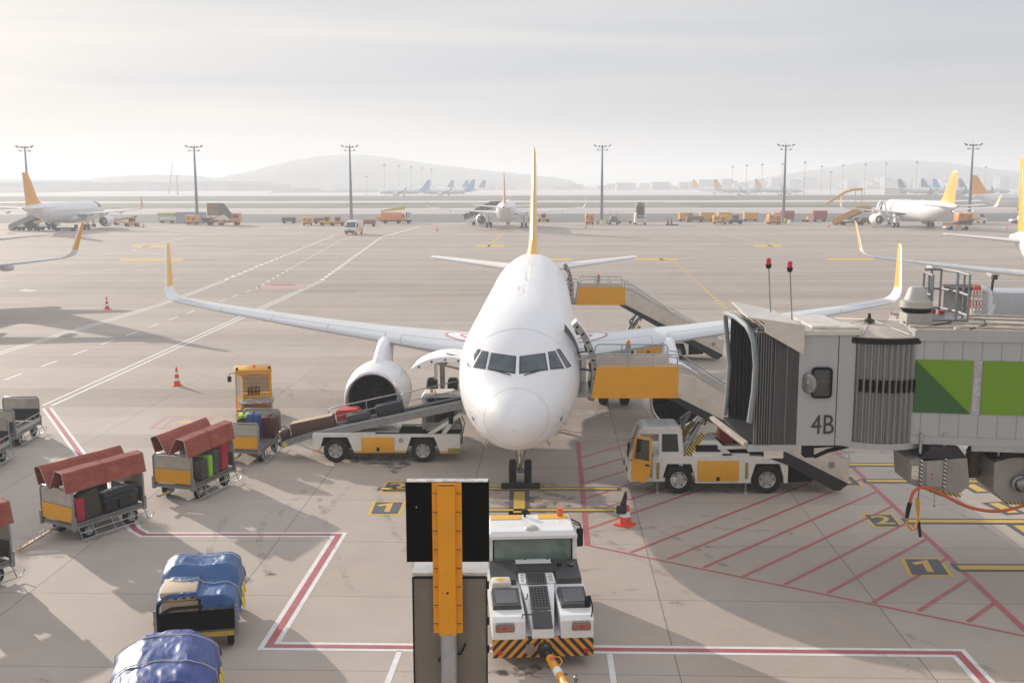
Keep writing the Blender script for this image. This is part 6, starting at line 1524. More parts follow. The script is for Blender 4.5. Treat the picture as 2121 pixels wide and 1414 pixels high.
case_on(CL2,.35,0,.53,(0,0,0),(1.3,1.05,.32),mat('bundle_red',(.42,.07,.04),.6,var=.4,nscale=14),'red patterned bundle on the cart at the left picture edge',ribs=False,cat='bundle') if False else None
bd_=root('red_bundle',on(CL2,.2,0),CL2.rotation_euler[2],'red patterned cloth bundle on the cart beside the empty grey one','bundle')
b=MB(); b.box((0,0,.18),(1.5,1.15,.34),bev=.12); b.build('cloth',[mat('bundle_red',(.42,.07,.04),.6,var=.5,nscale=14,dirt=.5)],bd_); b=MB(); b.tube([(-.3,-.5,.2),(.2,-.3,.42),(.6,-.4,.4),(.72,-.55,.1)],.06); b.build('strap',[BK],bd_,smooth=60)
for i,(x,y,z,d) in enumerate(((.1,-.4,.53,(.6,.4,.5)),(.75,-.35,.53,(.4,.5,.6)),(.2,-.3,1.04,(.7,.4,.3)),(-.5,-.3,.53,(.5,.4,.6)))):
    case_on(CD,x,y,z,(0,0,.1*i),d,[mat('luggage_black',(.01,.01,.012),.5),NVY,GRF,mat('luggage_black',(.01,.01,.012),.5)][i],['squat black bag low on the cut off cart','navy bag standing at the coupling end of the cut off cart','graphite bag on top of the pile on the cut off cart','black bag at the near end of the cut off cart'][i])
# ---------------- tarpaulin-covered carts
def covered(loc,deg,label,tmat,tops,openend,seed,L=2.6,W=1.62):
    A=root('cargo_dolly',loc,R(deg),label,'cargo dolly','tarpaulin covered dollies')
    x0,x1,y0,y1=-L/2,L/2,-W/2,W/2; h=.5
    b=MB(); b.ab((x0,y0,h-.1),(x1,y1,h),mi=0); b.ab((x0-.03,y0,h),(x0+.01,y1,h+.42),mi=1); b.ab((x0-.04,y0-.03,h-.14),(x0+.03,y0+.03,h+.5),mi=0); b.ab((x0-.04,y1-.03,h-.14),(x0+.03,y1+.03,h+.5),mi=0); b.ab((x0-.05,y0+.05,h-.14),(x0-.02,y1-.05,h-.04),mi=2)
    b.build('deck',[ST,BL,mat('dolly_ochre',(.5,.33,.05),.5,dirt=.4)],A)
    for x in (x0+.35,x1-.35):
        for y in (y0+.15,y1-.15): road_wheel(A,(x,y,.22),.22,.13)
    b=MB(); b.tube([(x1,0,h),(x1+.2,0,h+.35),(x1+.12,0,h+.5)],.025); b.tube([(x1+.1+.09*math.cos(t),.09*math.sin(t),h+.55) for t in [k*PI/5 for k in range(10)]],.015,6,closed=True); b.build('tow_eye',[BK],A,smooth=60)
    rnd=random.Random(seed)
    nx,ny=56,40; low=h+.12
    bumps=[(rnd.uniform(-1,1)*L*.4,rnd.uniform(-1,1)*W*.35,rnd.uniform(.15,.4),rnd.uniform(-.05,.06)) for _ in range(10)]
    def fold(x,y): return .030*(abs(math.sin(3.3*x+1.6*y+seed))**.5-.6)+.016*(abs(math.sin(6.1*x-3.4*y))**.6)+.008*abs(math.sin(13*y+4*x))
    def top(x,y):
        z=tops(x/(L/2),y/(W/2))
        for bx,by,r,a in bumps: z+=1.3*a*max(0,1-math.sqrt((x-bx)**2+(y-by)**2)/(1.5*r))
        return z+fold(x,y)
    b=MB(); g=[]
    for i in range(nx+1):
        row=[]
        for j in range(ny+1):
            u=(i/nx*2-1)*1.32; v=(j/ny*2-1)*1.36
            cu=max(-1,min(1,u)); cv=max(-1,min(1,v)); ou=abs(u)-1; ov=abs(v)-1
            z=top(cu*L/2*.98,cv*W/2*.98); dz=0
            if ov>0: dz=max(dz,ov/.36)
            if ou>0: dz=max(dz,ou/.32)
            if openend and u<-1: dz=min(dz,1)*(.10 if cv>-.15 else .42) 
            zz=lerp(z,low+(.05*math.sin(6*u)+.04*math.sin(11*v)),min(1,dz)**1.0)
            fl=.05*min(1,dz)+.02*math.sin(14*u+3*v)*min(1,dz)
            x=cu*L/2*(1-.04*(1-dz)*(abs(cv)**6))+(fl*(1 if u>0 else -1) if ou>0 else 0); y=cv*W/2*(1-.06*(1-dz)*(abs(cu)**6))+(fl*(1 if v>0 else -1) if ov>0 else 0)
            row.append(V((x,y,zz)))
        g.append(row)
    for i in range(nx):
        for j in range(ny): b.face([g[i][j],g[i+1][j],g[i+1][j+1],g[i][j+1]])
    b.build('tarpaulin',[tmat],A,smooth=28)
    if openend:
        b=MB(); b.ab((x0+.10,-.05,h+.02),(x0+.9,y1-.12,h+.62),bev=.03); b.ab((x0+.06,-.02,h+.64),(x0+.9,y1-.1,h+.84),bev=.03); 
        cx=b.build('carton',[mat('carton_tan',(.52,.40,.28),.7,var=.08,dirt=.15,dirtcol=(.3,.2,.13))],A)
        b=MB(); b.ab((x0+.06,y0+.2,h+.02),(x0+.8,-.10,h+.60),bev=.02); b.build('carton',[mat('print_sacks',(.35,.30,.30),.7,var=.6,nscale=22)],A)
        b=MB(); b.tube([(x0+.05,y1-.1,h+.05),(x0+.0,y1-.1,h+.4),(x0+.02,y1-.3,h+.5),(x0+.02,y0+.3,h+.52)],.035,8); b.build('tie_rope',[BK],A,smooth=60)
        b=MB(); 
        for k in range(4): b.box((x0+.055,-.0+.17*k+.06,h+.70),(.01,.08,.035))
        b.build('carton_print',[BRN],cx,smooth=0)
    b=MB(); y=y0-.09
    for k,(xx,zz) in enumerate(((-.55,.85),(-.2,.78),(.1,.95),(-.35,1.02))): 
        b.lathe([(0,.13),(.02,.12),(.03,.001)],(xx,y+.0,zz-.1),(0,-1,.2),9)
    b.build('yellow_print',[mat('print_yellow',(.72,.52,.01),.5)],A,smooth=0)
    for x in (-.6,.5):
        b=MB(); P=[(x+.1*(y_/W),y_*.515,top(x,max(-.98,min(.98,y_))*W/2)+.012) for y_ in [(-1+2*k/16)*W for k in range(17)]]
        P=[(x+.05*math.sin(k),lerp(y0-.02,y1+.02,k/16),top(x,lerp(y0,y1,k/16)*.97)+.015) for k in range(17)]
        P=[(x,y0-.09,.7)]+P+[(x,y1+.09,.7)]; b.tube(P,.010,5); b.build('lashing_cord',[mat('cord_pale',(.5,.48,.42),.7)],A,smooth=60)
    return A
def tops1(u,v):
    z=1.44
    if u<-.25: z=1.30 if v>-.05 else 1.22
    elif u<-.05: z=lerp(1.26,1.44,(u+.25)/.2)
    z+= -.25*max(0,abs(v)-.7)/.3*.6 ; z-= .22*max(0,u-.6)/.4
    return z
def tops2(u,v): return 1.50-.30*max(0,abs(v)-.45)/.55-.28*max(0,u-.35)/.65-.1*max(0,-u-.5)
D1=covered((-6.82,22.25,0),101,'dolly under a bright blue tarpaulin with tan cartons showing at its near end',TB1,tops1,True,3)
D2=covered((-6.22,17.95,0),104,'dolly under a darker ultramarine tarpaulin cut off by the bottom of the picture',TB2,tops2,False,8,L=2.7,W=1.75)
# ---------------- orange baggage tractor
T_=root('baggage_tractor',(-10.62,42.9,0),R(15),'orange baggage tractor with gridded cab at the head of the cart train','baggage tractor')
OR2=mat('tractor_orange',(.80,.38,.03),.4,var=.04,dirt=.15)
b=MB(); b.ab((-.72,-1.3,.32),(.72,1.9,.62)); b.ab((-.72,.75,.6),(.72,1.9,1.0),bev=.06); b.build('chassis',[OR2],T_)
b=MB(); zt=2.12
for (x,y) in ((-.68,-.25),(.68,-.25),(-.68,.72),(.68,.72)): b.box((x,y,(zt+.6)/2),(.08,.08,zt-.6))
b.ab((-.74,-.32,zt-.02),(.74,.82,zt+.08),bev=.03); b.ab((-.68,-.30,.6),(.68,-.24,1.12)); b.ab((-.72,-.2,.6),(-.66,.7,1.15)); b.ab((-.68,-.29,zt-.12),(.68,-.24,zt))
for s in (-1,1): b.box((s*.68,.9-.0,1.0),(.06,.3,.3))
cab=b.build('cab',[OR2],T_)
b=MB()
for k in range(9): b.cyl((-.6+.15*k,-.28,1.12),(-.6+.15*k,-.28,zt-.1),.011,n=6)
for k in range(5): b.cyl((-.64,-.28,1.2+.17*k),(.64,-.28,1.2+.17*k),.011,n=6)
b.build('rear_grille',[OR2],cab,smooth=40)
b=MB(); b.face([(-.64,.74,1.05),(.64,.74,1.05),(.64,.74,zt-.05),(-.64,.74,zt-.05)]); b.build('windscreen',[mat('pale_glass',(.45,.43,.40),.1,spec=.8)],cab,smooth=0)
b=MB(); b.ab((-.25,.0,.6),(.25,.45,.85),bev=.05); b.ab((-.25,-.08,.85),(.25,.02,1.4),bev=.04); b.tube([(0,.6,.9),(0,.55,1.2)],.03); b.tube([(.16*math.cos(t),.52+.05*math.sin(t),1.24+.14*math.sin(t)) for t in [k*PI/6 for k in range(12)]],.014,6,closed=True); b.build('seat',[BK],T_)
b=MB(); b.M=Matrix.Translation((-.70,-.22,0))@Matrix.Rotation(R(-68),4,'Z'); b.ab((0,-.03,.62),(.72,.0,1.15),mi=0); 
for q in ((0,.06),(.66,.72)): b.ab((q[0],-.03,1.15),(q[1],0,zt-.1),mi=0)
b.ab((0,-.03,zt-.16),(.72,0,zt-.1),mi=0); b.face([(.06,-.015,1.15),(.66,-.015,1.15),(.66,-.015,zt-.16),(.06,-.015,zt-.16)],1); b.build('cab_door',[OR2,mat('pale_glass',(.45,.43,.40),.1)],cab,smooth=0)
b=MB(); b.lathe([(0,.06),(.10,.06),(.15,.02),(.151,.001)],(.05,.1,zt+.08),(0,0,1),14); b.build('beacon',[AMB],cab)
for x in (-.36,.42):
    b=MB(); b.box((x,-.31,zt-.16),(.26,.03,.06)); b.build('tail_lamp',[mat('lamp_pinkred',(.65,.2,.15),.3)],cab)
b=MB()
for s in (-1,1): b.box((s*.64,-.28,zt+.12),(.1,.08,.1))
b.build('work_lamp',[DK],cab)
b=MB(); b.tube([(-.72,.7,1.9),(-.95,.62,1.9),(-.95,.62,1.75)],.014,6); b.box((-.95,.6,1.68),(.16,.06,.24),bev=.02); b.build('mirror',[BK],cab)
b=MB(); b.ab((-.62,-1.42,1.0),(.74,-.36,1.04),mi=0); b.tube([(-.62,-1.42,1.04),(-.62,-1.42,1.12),(.74,-1.42,1.12),(.74,-.5,1.12)],.015,6,mi=1)
for x in (-.3,.0,.3,.6): b.cyl((x,-1.42,1.0),(x,-1.42,1.12),.012,n=6,mi=1)
for (x,y) in ((-.5,-1.2),(.6,-1.2),(-.5,-.5),(.6,-.5)): b.box((x,y,.8),(.06,.06,.42),mi=1)
b.build('rear_tray',[GV,ST],T_,smooth=20)
for x in (-.62,.62):
    for y in (-.85,1.4): road_wheel(T_,(x,y,.33),.33,.22,axis=(1,0,0))
# ---------------- cone with a headset bag hung on it
c2=cone(G(1295,1086),.98,'cone with a navy bag hung on it near the stair truck cab','traffic cones')
hbag=root('hung_bag',c2.location.copy(),0,'navy bag with lime tip hanging on the cone near the stair truck cab','bag')
b=MB(); b.box((-.13,-.12,.48),(.30,.14,.26),bev=.06); b.loft([[V((-.16,-.10,.6)),V((.02,-.10,.6)),V((.02,-.04,.6)),V((-.16,-.04,.6))],[V((-.03,-.09,1.0)),V((.02,-.09,1.0)),V((.02,-.05,1.0)),V((-.03,-.05,1.0))]]); b.build('bag_body',[NVY],hbag)
b=MB(); b.lathe([(0,.05),(.04,.04),(.05,.001)],(-.28,-.13,.44),(-1,0,0),12); b.build('lime_tip',[LIME],hbag)
cone(G(222,640),.98,'red and white cone standing on the lane beyond the wing, farthest out','traffic cones')
# ---------------- neighbouring and distant airliners
def recolour(rt,old,new):
    for o in [rt]+list(rt.children_recursive):
        if o.type=='MESH' and any(s.material==old for s in o.material_slots):
            o.data=o.data.copy()
            for i,m in enumerate(o.data.materials):
                if m==old: o.data.materials[i]=new
nb,nbf,_=build_airliner(V((-50.4,58.6,0)),R(-5.7),'white airliner off the left edge, seen only by one wing with orange winglet','airliners',YT)
def clone(loc,deg,label,col=None):
    c=place(nb,loc,R(deg),label,'airliners')
    if col is not None: recolour(c,YT,col)
    return c
nr=clone((40.3,55.6,0),-5,'white airliner at the right edge beyond the boarding bridge, its yellow fin cut off')
ac=clone((-.75,248.7,0),178.7,'white airliner seen from behind straight beyond the middle one, yellow fin edge-on',OT)
al=clone((-93.3,243.7,0),178.5,'white airliner with haze-tinted orange fin and stairs at its tail on the far left apron',OT)
ar=clone((84.7,245.7,0),183.2,'white airliner with bright yellow fin on the far right apron, one engine showing')
ab_=clone((189.5,358,0),90,'white airliner taxiing beyond the far right light mast, haze-tinted orange fin on the left',OT)
recolour(nb,YT,OT)
def fus_of(rt): return [c for c in rt.children if c.name.startswith('fuselage')][0]
for rt,ys in ((ab_,[15+ .52*k for k in range(26)]),(al,[9+.8*k for k in range(24)])):
    f=fus_of(rt); 
    for y in ys:
        a=PI-fang(y,4.05); bq=MB(); bq.face([fpt(y,a+.055,.02),fpt(y+.24,a+.055,.02),fpt(y+.24,a-.055,.02),fpt(y,a-.055,.02)]); bq.build('cabin_window',[DK],f,smooth=0)
open_door(fus_of(ar),4.65,5.48,3.2,5.2,.8,.42)
mskin(4.4,5.2,PI-.45,PI-1.3,.03,'door_opening',[DARK],par=fus_of(al)); mskin(5.6,6.2,PI-.3,PI-1.3,.03,'door_opening',[DARK],par=fus_of(al))
def far_airliner(loc,deg,label,tm,swoosh=False):
    A=root('airliner',loc,R(deg),label,'airliner','parked far-off airliners')
    b=MB(); b.loft([fring(y,20) for y in [0,.3,1,2,3.5,6,12,20,24.5,27,29,31,33,35,36.5,37.5]],True,True)
    if swoosh:
        for f in b.bm.faces:
            c=f.calc_center_median()
            if c.y>27.5+ (5.8-c.z)*1.6: f.material_index=1
    b.build('fuselage',[W_,tm],A,smooth=40)
    b=MB(); b.loft([[V((p[1],yl+p[0],z)) for p in airfoil(12,.09,c,0)] for z,yl,c in ((5.3,29.2,6.6),(6.6,30.9,5.3),(11.4,34.15,2.6),(11.75,34.6,2.0))]); b.build('tail_fin',[tm],A,smooth=50)
    for s in (-1,1):
        b=MB(); b.loft([[V((s*x,yl+p[0],z+p[1])) for p in airfoil(10,.1,c,0)] for x,yl,z,c in ((0,31.2,4.75,4.2),(6.2,35.2,5.27,1.4))]); b.build('tailplane',[W_],A,smooth=50)
        b=MB(); rr=[[V((s*x,wsec(x)[0]+p[0],wsec(x)[1]+p[1])) for p in airfoil(12,wsec(x)[3],wsec(x)[2])] for x in (0,1.9,6.4,16.2)]; b.loft(rr); w_=b.build('wing',[W_],A,smooth=50)
        b=MB(); b.loft([[V((s*(x+p[1]),yl+p[0],z)) for p in airfoil(10,.09,c,0)] for x,z,yl,c in ((16.3,4.3,19.0,1.6),(17.0,5.0,19.7,1.1),(17.2,6.9,21.0,.5))]); b.build('winglet',[tm],w_,smooth=50)
        b=MB(); b.lathe([(0,.95),(.0,1.02),(.9,1.15),(2.2,1.1),(3.4,.88),(3.4,.3)],(s*5.7,10.3,1.66),(0,1,0),16,0); b.lathe([(.9,.95),(.9,.01)],(s*5.7,10.3,1.66),(0,1,0),16,1); b.build('engine',[W_,DK],A,smooth=45)
        b=MB(); b.cyl((s*3.8,17.7,.5),(s*3.8,17.7,2.6),.12,n=6); b.cyl((s*3.8-.5,17.7,.55),(s*3.8+.5,17.7,.55),.55,n=10,mi=1); b.build('landing_gear',[GV,BK],A)
    b=MB(); b.cyl((0,5,.4),(0,5,2),.08,n=6); b.cyl((-.3,5,.39),(.3,5,.39),.39,n=10,mi=1); b.build('landing_gear',[GV,BK],A)
    return A
def fx(px,Y): return (px-1060.5)/FPX*Y
fa={}
def put(px,Y,side,label,tm,sw=False):
    "px: where the fin stands; side -1: nose to the left"
    x=fx(px,Y); key=(tm.name,sw)
    nose=x+side*34.8
    if key not in fa: fa[key]=far_airliner((nose,Y,0),90 if side>0 else -90,label,tm,sw); return fa[key]
    return place(fa[key],(nose,Y,0),R(90 if side>0 else -90),label)
put(889,765,-1,'farther apron airliner with sky blue tail, left one of the two blue-tailed',CY,True)
put(980,765,-1,'farther apron airliner with sky blue tail nearest the far stairs, right one of the two',CY,True)
put(938,905,-1,'distant airliner with indigo fin between the two sky blue tails, standing left',PU)
put(968,925,-1,'distant airliner with indigo fin just left of the right sky blue tail',PU)
put(1003,905,-1,'distant airliner with indigo fin right of all the blue tails',PU)
put(1435,900,1,'distant airliner with orange fin, leftmost of three in a row on the far apron',OT)
put(1480,800,1,'distant airliner with orange fin, middle of three in a row on the far apron',OT)
put(1563,800,1,'distant airliner with orange fin, rightmost of three in a row on the far apron',OT)
put(1857,745,1,'distant airliner with indigo fin left of the bright yellow fin',PU)
put(1904,750,1,'distant airliner with indigo fin touching the cyan tail',PU,True)
put(1928,745,1,'distant airliner with cyan tail left of the bright yellow fin',CY,True)
put(1981,745,1,'distant airliner with indigo fin between the yellow and the orange fins',PU)
# ---------------- apron light masts
MST=mat('mast_bluegrey',(.16,.19,.24),.5,.2)
def mast(loc,h,label):
    A=root('light_mast',loc,0,label,'light mast','apron light masts')
    b=MB(); b.lathe([(0,.42),(h*.25,.36),(h*.6,.27),(h,.17)],(0,0,0),(0,0,1),14); b.build('pole',[MST],A,smooth=50)
    b=MB()
    b.cyl((-1.1,0,h-.2),(1.1,0,h-.2),.06,n=6); b.cyl((0,-.7,h-.2),(0,.7,h-.2),.06,n=6); b.cyl((-.9,0,h-.9),(.9,0,h-.9),.05,n=6); b.cyl((0,0,h),(0,0,h+.9),.03,n=6); b.build('head_frame',[MST],A,smooth=40)
    for x,z,t in ((-1.75,h+.15,-35),(1.75,h+.15,35),(-.75,h+.05,-12),(.75,h+.05,12),(0,h+.05,0),(-1.1,h-.85,-10),(1.1,h-.85,10)):
        b=MB(); b.box((x,-.2,z),(.75 if abs(x)>1.5 else .45,.6,.22),rot=Matrix.Rotation(R(-t),4,'Y')); b.build('floodlight',[DK],A)
    return A
mk=None
for px,Y,lb in ((62,258,'light mast behind the orange fin on the far left apron'),(409,258,'light mast beside the brown box stair lorry'),(728,258,'light mast behind the white van'),(1246,258,'light mast right of the middle airliner fin with lime blocks at its foot'),(1622,256,'light mast beside the red cargo carts'),(2006,254,'light mast in front of the orange fin on the far right')):
    x=fx(px,Y*.989)
    x=G(px,461).x*Y/G(px,461).y
    if mk is None: mk=mast((x,Y,0),18.2,lb)
    else: place(mk,(x,Y,0),0,lb)
RWM=stripes('mast_red_white',(.5,.12,.1),(.6,.6,.6),.28,0,axis=(0,0,1))
fm=None
for px,top,Y,lb in ((763,365,830,'short'),(800,342,830,'a'),(829,344,860,'a'),(855,346,900,'a'),(877,348,930,'a'),(896,351,960,'a'),(1512,347,930,'a'),(1541,344,880,'a'),(1573,342,840,'a'),(1614,341,820,'a'),(1660,338,800,'a'),(1695,346,900,'a'),(1714,358,800,'a'),(1738,344,850,'a'),(1784,342,830,'a'),(1826,341,820,'a'),(1889,338,800,'a'),(2030,348,880,'a')):
    h=CAMZ+(378-top)*Y/FPX
    if fm is None:
        fm=root('striped_mast',(fx(px,Y),Y,0),0,'distant red and white striped light mast on the far apron','striped mast','striped masts on the far apron')
        b=MB(); b.cyl((0,0,0),(0,0,23),.32,.2,n=8); b.build('pole',[RWM],fm); b=MB(); b.box((0,0,23),(2.2,.6,.7)); b.box((0,0,24),(1.2,.6,.5)); b.build('lamp_head',[DK],fm); q=fm
    else:
        q=place(fm,(fx(px,Y),Y,0),0,fm['label'])
    q.scale=(1,1,h/23.5)
b=MB(); CRN=root('tower_crane',(fx(365,900),900,0),0,'faint leaning crane boom beside a smaller mast on the left skyline','crane')
z1=CAMZ+(378-337)*900/FPX; b.cyl((-3.5,0,1),(1.4,0,z1),.45,.3,n=6); b.build('boom',[ST],CRN); b=MB(); b.cyl((4.2,0,0),(4.0,0,CAMZ+10*900/FPX*.6),.7,.5,n=6); b.cyl((4,0,0),(4,0,16),.5,n=6); b.cyl((.8,0,15.5),(6.5,0,15.5),.25,n=6); b.build('mast',[ST],CRN)
# long low building on the far right apron
LB=root('low_building',(fx(1849,820),820,0),0,'long low pale hall on the far apron below the indigo fins','building')
b=MB(); b.ab((-8.5,0,0),(8.5,8,4.2)); b.build('wall',[mat('hall_pale',(.5,.48,.44),.6)],LB,smooth=0); b=MB(); b.ab((-9,-.5,4.2),(9,8.5,4.7)); b.build('roof',[mat('hall_roof',(.30,.31,.32),.6)],LB,smooth=0); b=MB(); b.ab((3,-.05,1.0),(7.5,0,2.2)); b.build('window_band',[DK],LB,smooth=0)
# ---------------- ground equipment along the far edge of the apron.  local x across, y away
def simple_wheels(A,xs,ys,r=.35,w=.22,axis=(1,0,0)):
    for x in xs:
        for y in ys:
            b=MB(); a=V(axis); b.lathe([(-w/2,.01),(-w/2,r*.5),(-w/2,r*.9),(0,r),(w/2,r*.9),(w/2,r*.5),(w/2,.01)],(x,y,r),a,12,0); b.build('wheel',[BK],A,smooth=50)
def gpu(loc,deg,label,col,w=2.0,l=2.6,h=1.9):
    A=root('ground_power_unit',loc,R(deg),label,'ground power unit','box-bodied ground units')
    b=MB(); b.ab((-w/2,-l/2,.55),(w/2,l/2,h),bev=.10); b.build('housing',[col],A)
    b=MB(); b.ab((-w/2+.1,-l/2-.05,.35),(w/2-.1,l/2+.05,.56)); b.cyl((0,-l/2,.4),(0,-l/2-1.1,.3),.05,n=6); b.build('chassis',[DK],A)
    b=MB(); b.box((-.25*w,-l/2-.01,h*.72),(w*.3,.04,h*.24)); b.box((.22*w,-l/2-.01,h*.6),(w*.28,.04,h*.4)); b.build('access_panel',[mat('panel_dull',(.25,.18,.10),.5)],A,smooth=0)
    simple_wheels(A,(-w*.38,w*.38),(-l*.32,l*.32)); return A
g0=gpu((-47.1,246.5,0),8,'yellow power unit box standing alone left of the white van',YO,2.2)
gpu((18.1,249,0),0,'orange power unit box left of the lime-footed light mast',ORP,1.9,2.4,2.5)
gpu((48.2,247.5,0),-5,'yellow power unit with rounded top in front of the yellow containers',YO,3.2,2.4,2.1)
gpu((60.6,247,0),0,'orange power unit box left of the red cargo carts',ORP,2.9,2.6,2.3)
gpu((104.0,246,0),0,'orange power unit box under the far right wing beside the white van',ORP,3.4,2.6,2.6)
gpu((-75.3,252,0),0,'amber power unit box at the foot of the mast beside the brown box lorry',YO,2.6,2.6,2.2)
def container(loc,label,col,half,w=3.3):
    A=root('container_dolly',loc,0,label,'container dolly','yellow containers on dollies')
    b=MB(); b.ab((-w/2,-1,.55),(w/2,1,2.1)); b.ab((-w/2-.05,-1.05,2.1),(w/2+.05,1.05,2.2),mi=1); b.build('container',[col,mat('container_top',(.75,.55,.25),.5)],A,smooth=0)
    if half: b=MB(); b.ab((.1,-1.03,.6),(w/2-.05,-1.0,1.95)); b.build('curtain',[half],A,smooth=0)
    b=MB(); b.ab((-w/2,-.9,.35),(w/2,.9,.5)); b.build('dolly_frame',[DK],A); simple_wheels(A,(-w*.36,w*.36),(-.6,.6),.28,.2,(0,1,0)); return A
GC=mat('curtain_grey',(.20,.20,.21),.6); 
k0=container((43.4,267,0),'yellow container with dark curtain, leftmost of the container row',YO,GC)
container((48.9,268,0),'yellow container behind the brown dollies, second of the row',YO,None)
container((53.5,269,0),'yellow container partly behind the rounded yellow power unit',YO,None)
container((59.6,267,0),'plain yellow container, closed on all sides, fourth of the row',YO,None)
container((66.6,266,0),'yellow container with pale grey curtain, rightmost of the container row',YO,mat('curtain_pale',(.35,.36,.38),.6))
def flatdolly(loc,label,col,load=None,w=3.0,deg=0):
    A=root('flat_dolly',loc,R(deg),label,'dolly','flat dollies')
    b=MB(); b.ab((-w/2,-.8,.5),(w/2,.8,.68)); b.ab((-w/2,-.8,.68),(-w/2+.1,.8,1.3)); b.ab((w/2-.1,-.8,.68),(w/2,.8,1.3)); b.cyl((w/2,0,.5),(w/2+1,0,.4),.05,n=6); b.build('frame',[col],A,smooth=0)
    if load: b=MB(); b.ab((-w/2+.2,-.7,.68),(w/2-.2,.7,1.5),bev=.15); b.build('load',[load],A)
    simple_wheels(A,(-w*.36,w*.36),(-.6,.6),.3,.2,(0,1,0)); return A
BRD=mat('dolly_brown',(.20,.12,.07),.6,var=.2)
flatdolly((44.9,262,0),'brown dolly chain left of the rounded yellow power unit',BRD,BRD,4.2)
flatdolly((52.2,262.5,0),'low brown dolly behind the rounded yellow power unit',BRD,None,3)
flatdolly((-53.8,258,0),'dark brown high-sided cart, first object right of the brown box stair lorry',mat('cart_dark',(.10,.075,.07),.6),mat('cart_dark',(.10,.075,.07),.6),3.2)
flatdolly((-45.3,254,0),'dusty red cart between the yellow power unit and the far tractors',mat('cart_dusty_red',(.22,.10,.08),.6),mat('cart_dusty_red',(.22,.10,.08),.6),3.4)
flatdolly((-32.3,240,0),'dark red cart right behind the white van',RC,RC,3.4)
flatdolly((27.0,255,0),'long yellow drawbar dolly behind the grey lifting unit',mat('dolly_ochre2',(.35,.22,.08),.6),None,3.6)
def redcart(loc,label):
    A=root('cargo_cart',loc,0,label,'cargo cart','red cargo carts at the far edge'); w=3.2
    b=MB(); b.prism([(-w/2,.6),(-w/2-.15,2.2),(w/2+.15,2.2),(w/2,.6)],'y',-.8,.8); b.build('red_body',[RC],A,smooth=0); b=MB(); b.prism([(-w/2-.15,2.2),(-w/2-.1,2.7),(w/2+.1,2.7),(w/2+.15,2.2)],'y',-.7,.7); b.build('lid',[mat('lid_dull_red',(.42,.10,.08),.6)],A,smooth=0); simple_wheels(A,(-1.1,1.1),(-.6,.6),.3,.2,(0,1,0)); return A
redcart((67.9,264,0),'red high-sided cargo cart immediately right of the mast'); redcart((76.0,264,0),'red high-sided cargo cart standing clear, second from the mast')
flatdolly((83.2,264,0),'empty grey dolly right of the red cargo carts',ST,None,3.0); flatdolly((72.0,262,0),'small yellow trolley between the two red cargo carts',YO,None,1.2)
# tractors and loaders
def tractor(loc,deg,label,col,dark=False):
    A=root('far_tractor',loc,R(deg),label,'tractor','small tractors')
    b=MB(); b.ab((-1.6,-.7,.35),(1.6,.7,1.0),bev=.08); b.build('body',[col],A)
    b=MB()
    for x in (-.5,.6):
        for y in (-.6,.6): b.box((x,y,1.5),(.1,.1,1.1))
    b.ab((-.65,-.72,2.0),(.75,.72,2.12)); b.ab((-.5,-.6,1.0),(-.4,.6,1.5)); b.build('cab',[col],A); b=MB(); b.ab((-.45,-.55,1.1),(.55,.55,1.95)); b.build('cab_glass',[GL],A,smooth=0)
    simple_wheels(A,(-1.1,1.1),(-.65,.65),.4,.25,(0,1,0)); return A
t0=tractor((-39.8,244,0),5,'orange red tractor directly left of the white van',mat('tractor_redorange',(.62,.16,.05),.5))
tractor((-42.6,246,0),0,'dark and yellow tractor behind the orange red one',YO); tractor((-85.7,241,0),0,'orange tug with cab right of the far left airliner engine',ORP)
tractor((7.8,265,0),0,'orange and white tractor right of the fin, below the far wing',ORP)
tractor((52.3,250,0),0,'small black tractor right of the rounded yellow power unit',DK)
# van with sliding door
def van(loc,deg,label,grp='white service vans'):
    A=root('white_van',loc,R(deg),label,'van',grp)
    b=MB(); pr=[(-2.9,.45),(-2.9,2.45),(-2.6,2.62),(1.2,2.62),(1.75,2.45),(2.35,1.35),(2.95,1.15),(3.0,.45)]
    # along y: nose toward -y
    b.loft([[V((x_,-p[0],p[1])) for p in pr] for x_ in (-.98,.98)]); b.build('body',[VW],A,smooth=20)
    b=MB()
    b.face([(-.85,-1.80,2.38),(.85,-1.80,2.38),(.88,-2.33,1.42),(-.88,-2.33,1.42)]); b.build('windscreen',[GL],A,smooth=0)
    for s in (-1,1):
        b=MB(); b.ab((s*.985,-1.6,1.45),(s*.995,-.6,2.2)); b.build('side_window',[GL],A,smooth=0)
        b=MB(); b.ab((s*.985,-.3,.7),(s*1.0,2.8,1.35)); b.build('yellow_stripe',[YO],A,smooth=0)
        b=MB(); b.ab((s*.60,-2.97,.85),(s*.92,-3.0,1.08)); b.build('headlight',[SLV],A,smooth=0)
        b=MB(); b.box((s*1.15,-1.75,1.6),(.2,.1,.3)); b.build('mirror',[BK],A)
    b=MB(); b.ab((-.98,-3.08,.42),(.98,-2.95,.78),mi=0); b.prism([(-.45,1.0),(0,.84),(.45,1.0)],'y',-3.04,-2.98); b.build('bumper_grille',[DK],A,smooth=0)
    b=MB(); b.ab((-.7,-.8,2.62),(.7,.6,2.78),bev=.06); b.build('roof_unit',[VW],A)
    simple_wheels(A,(-.88,.88),(-2.0,1.8),.36,.24); return A
v0=van((-29.9,202.5,0),-8,'white van coming along the marked lane, windscreen toward the viewer')
v1=place(v0,(108.8,251,0),R(112),'white van by the mast under the right wing tip, side on')
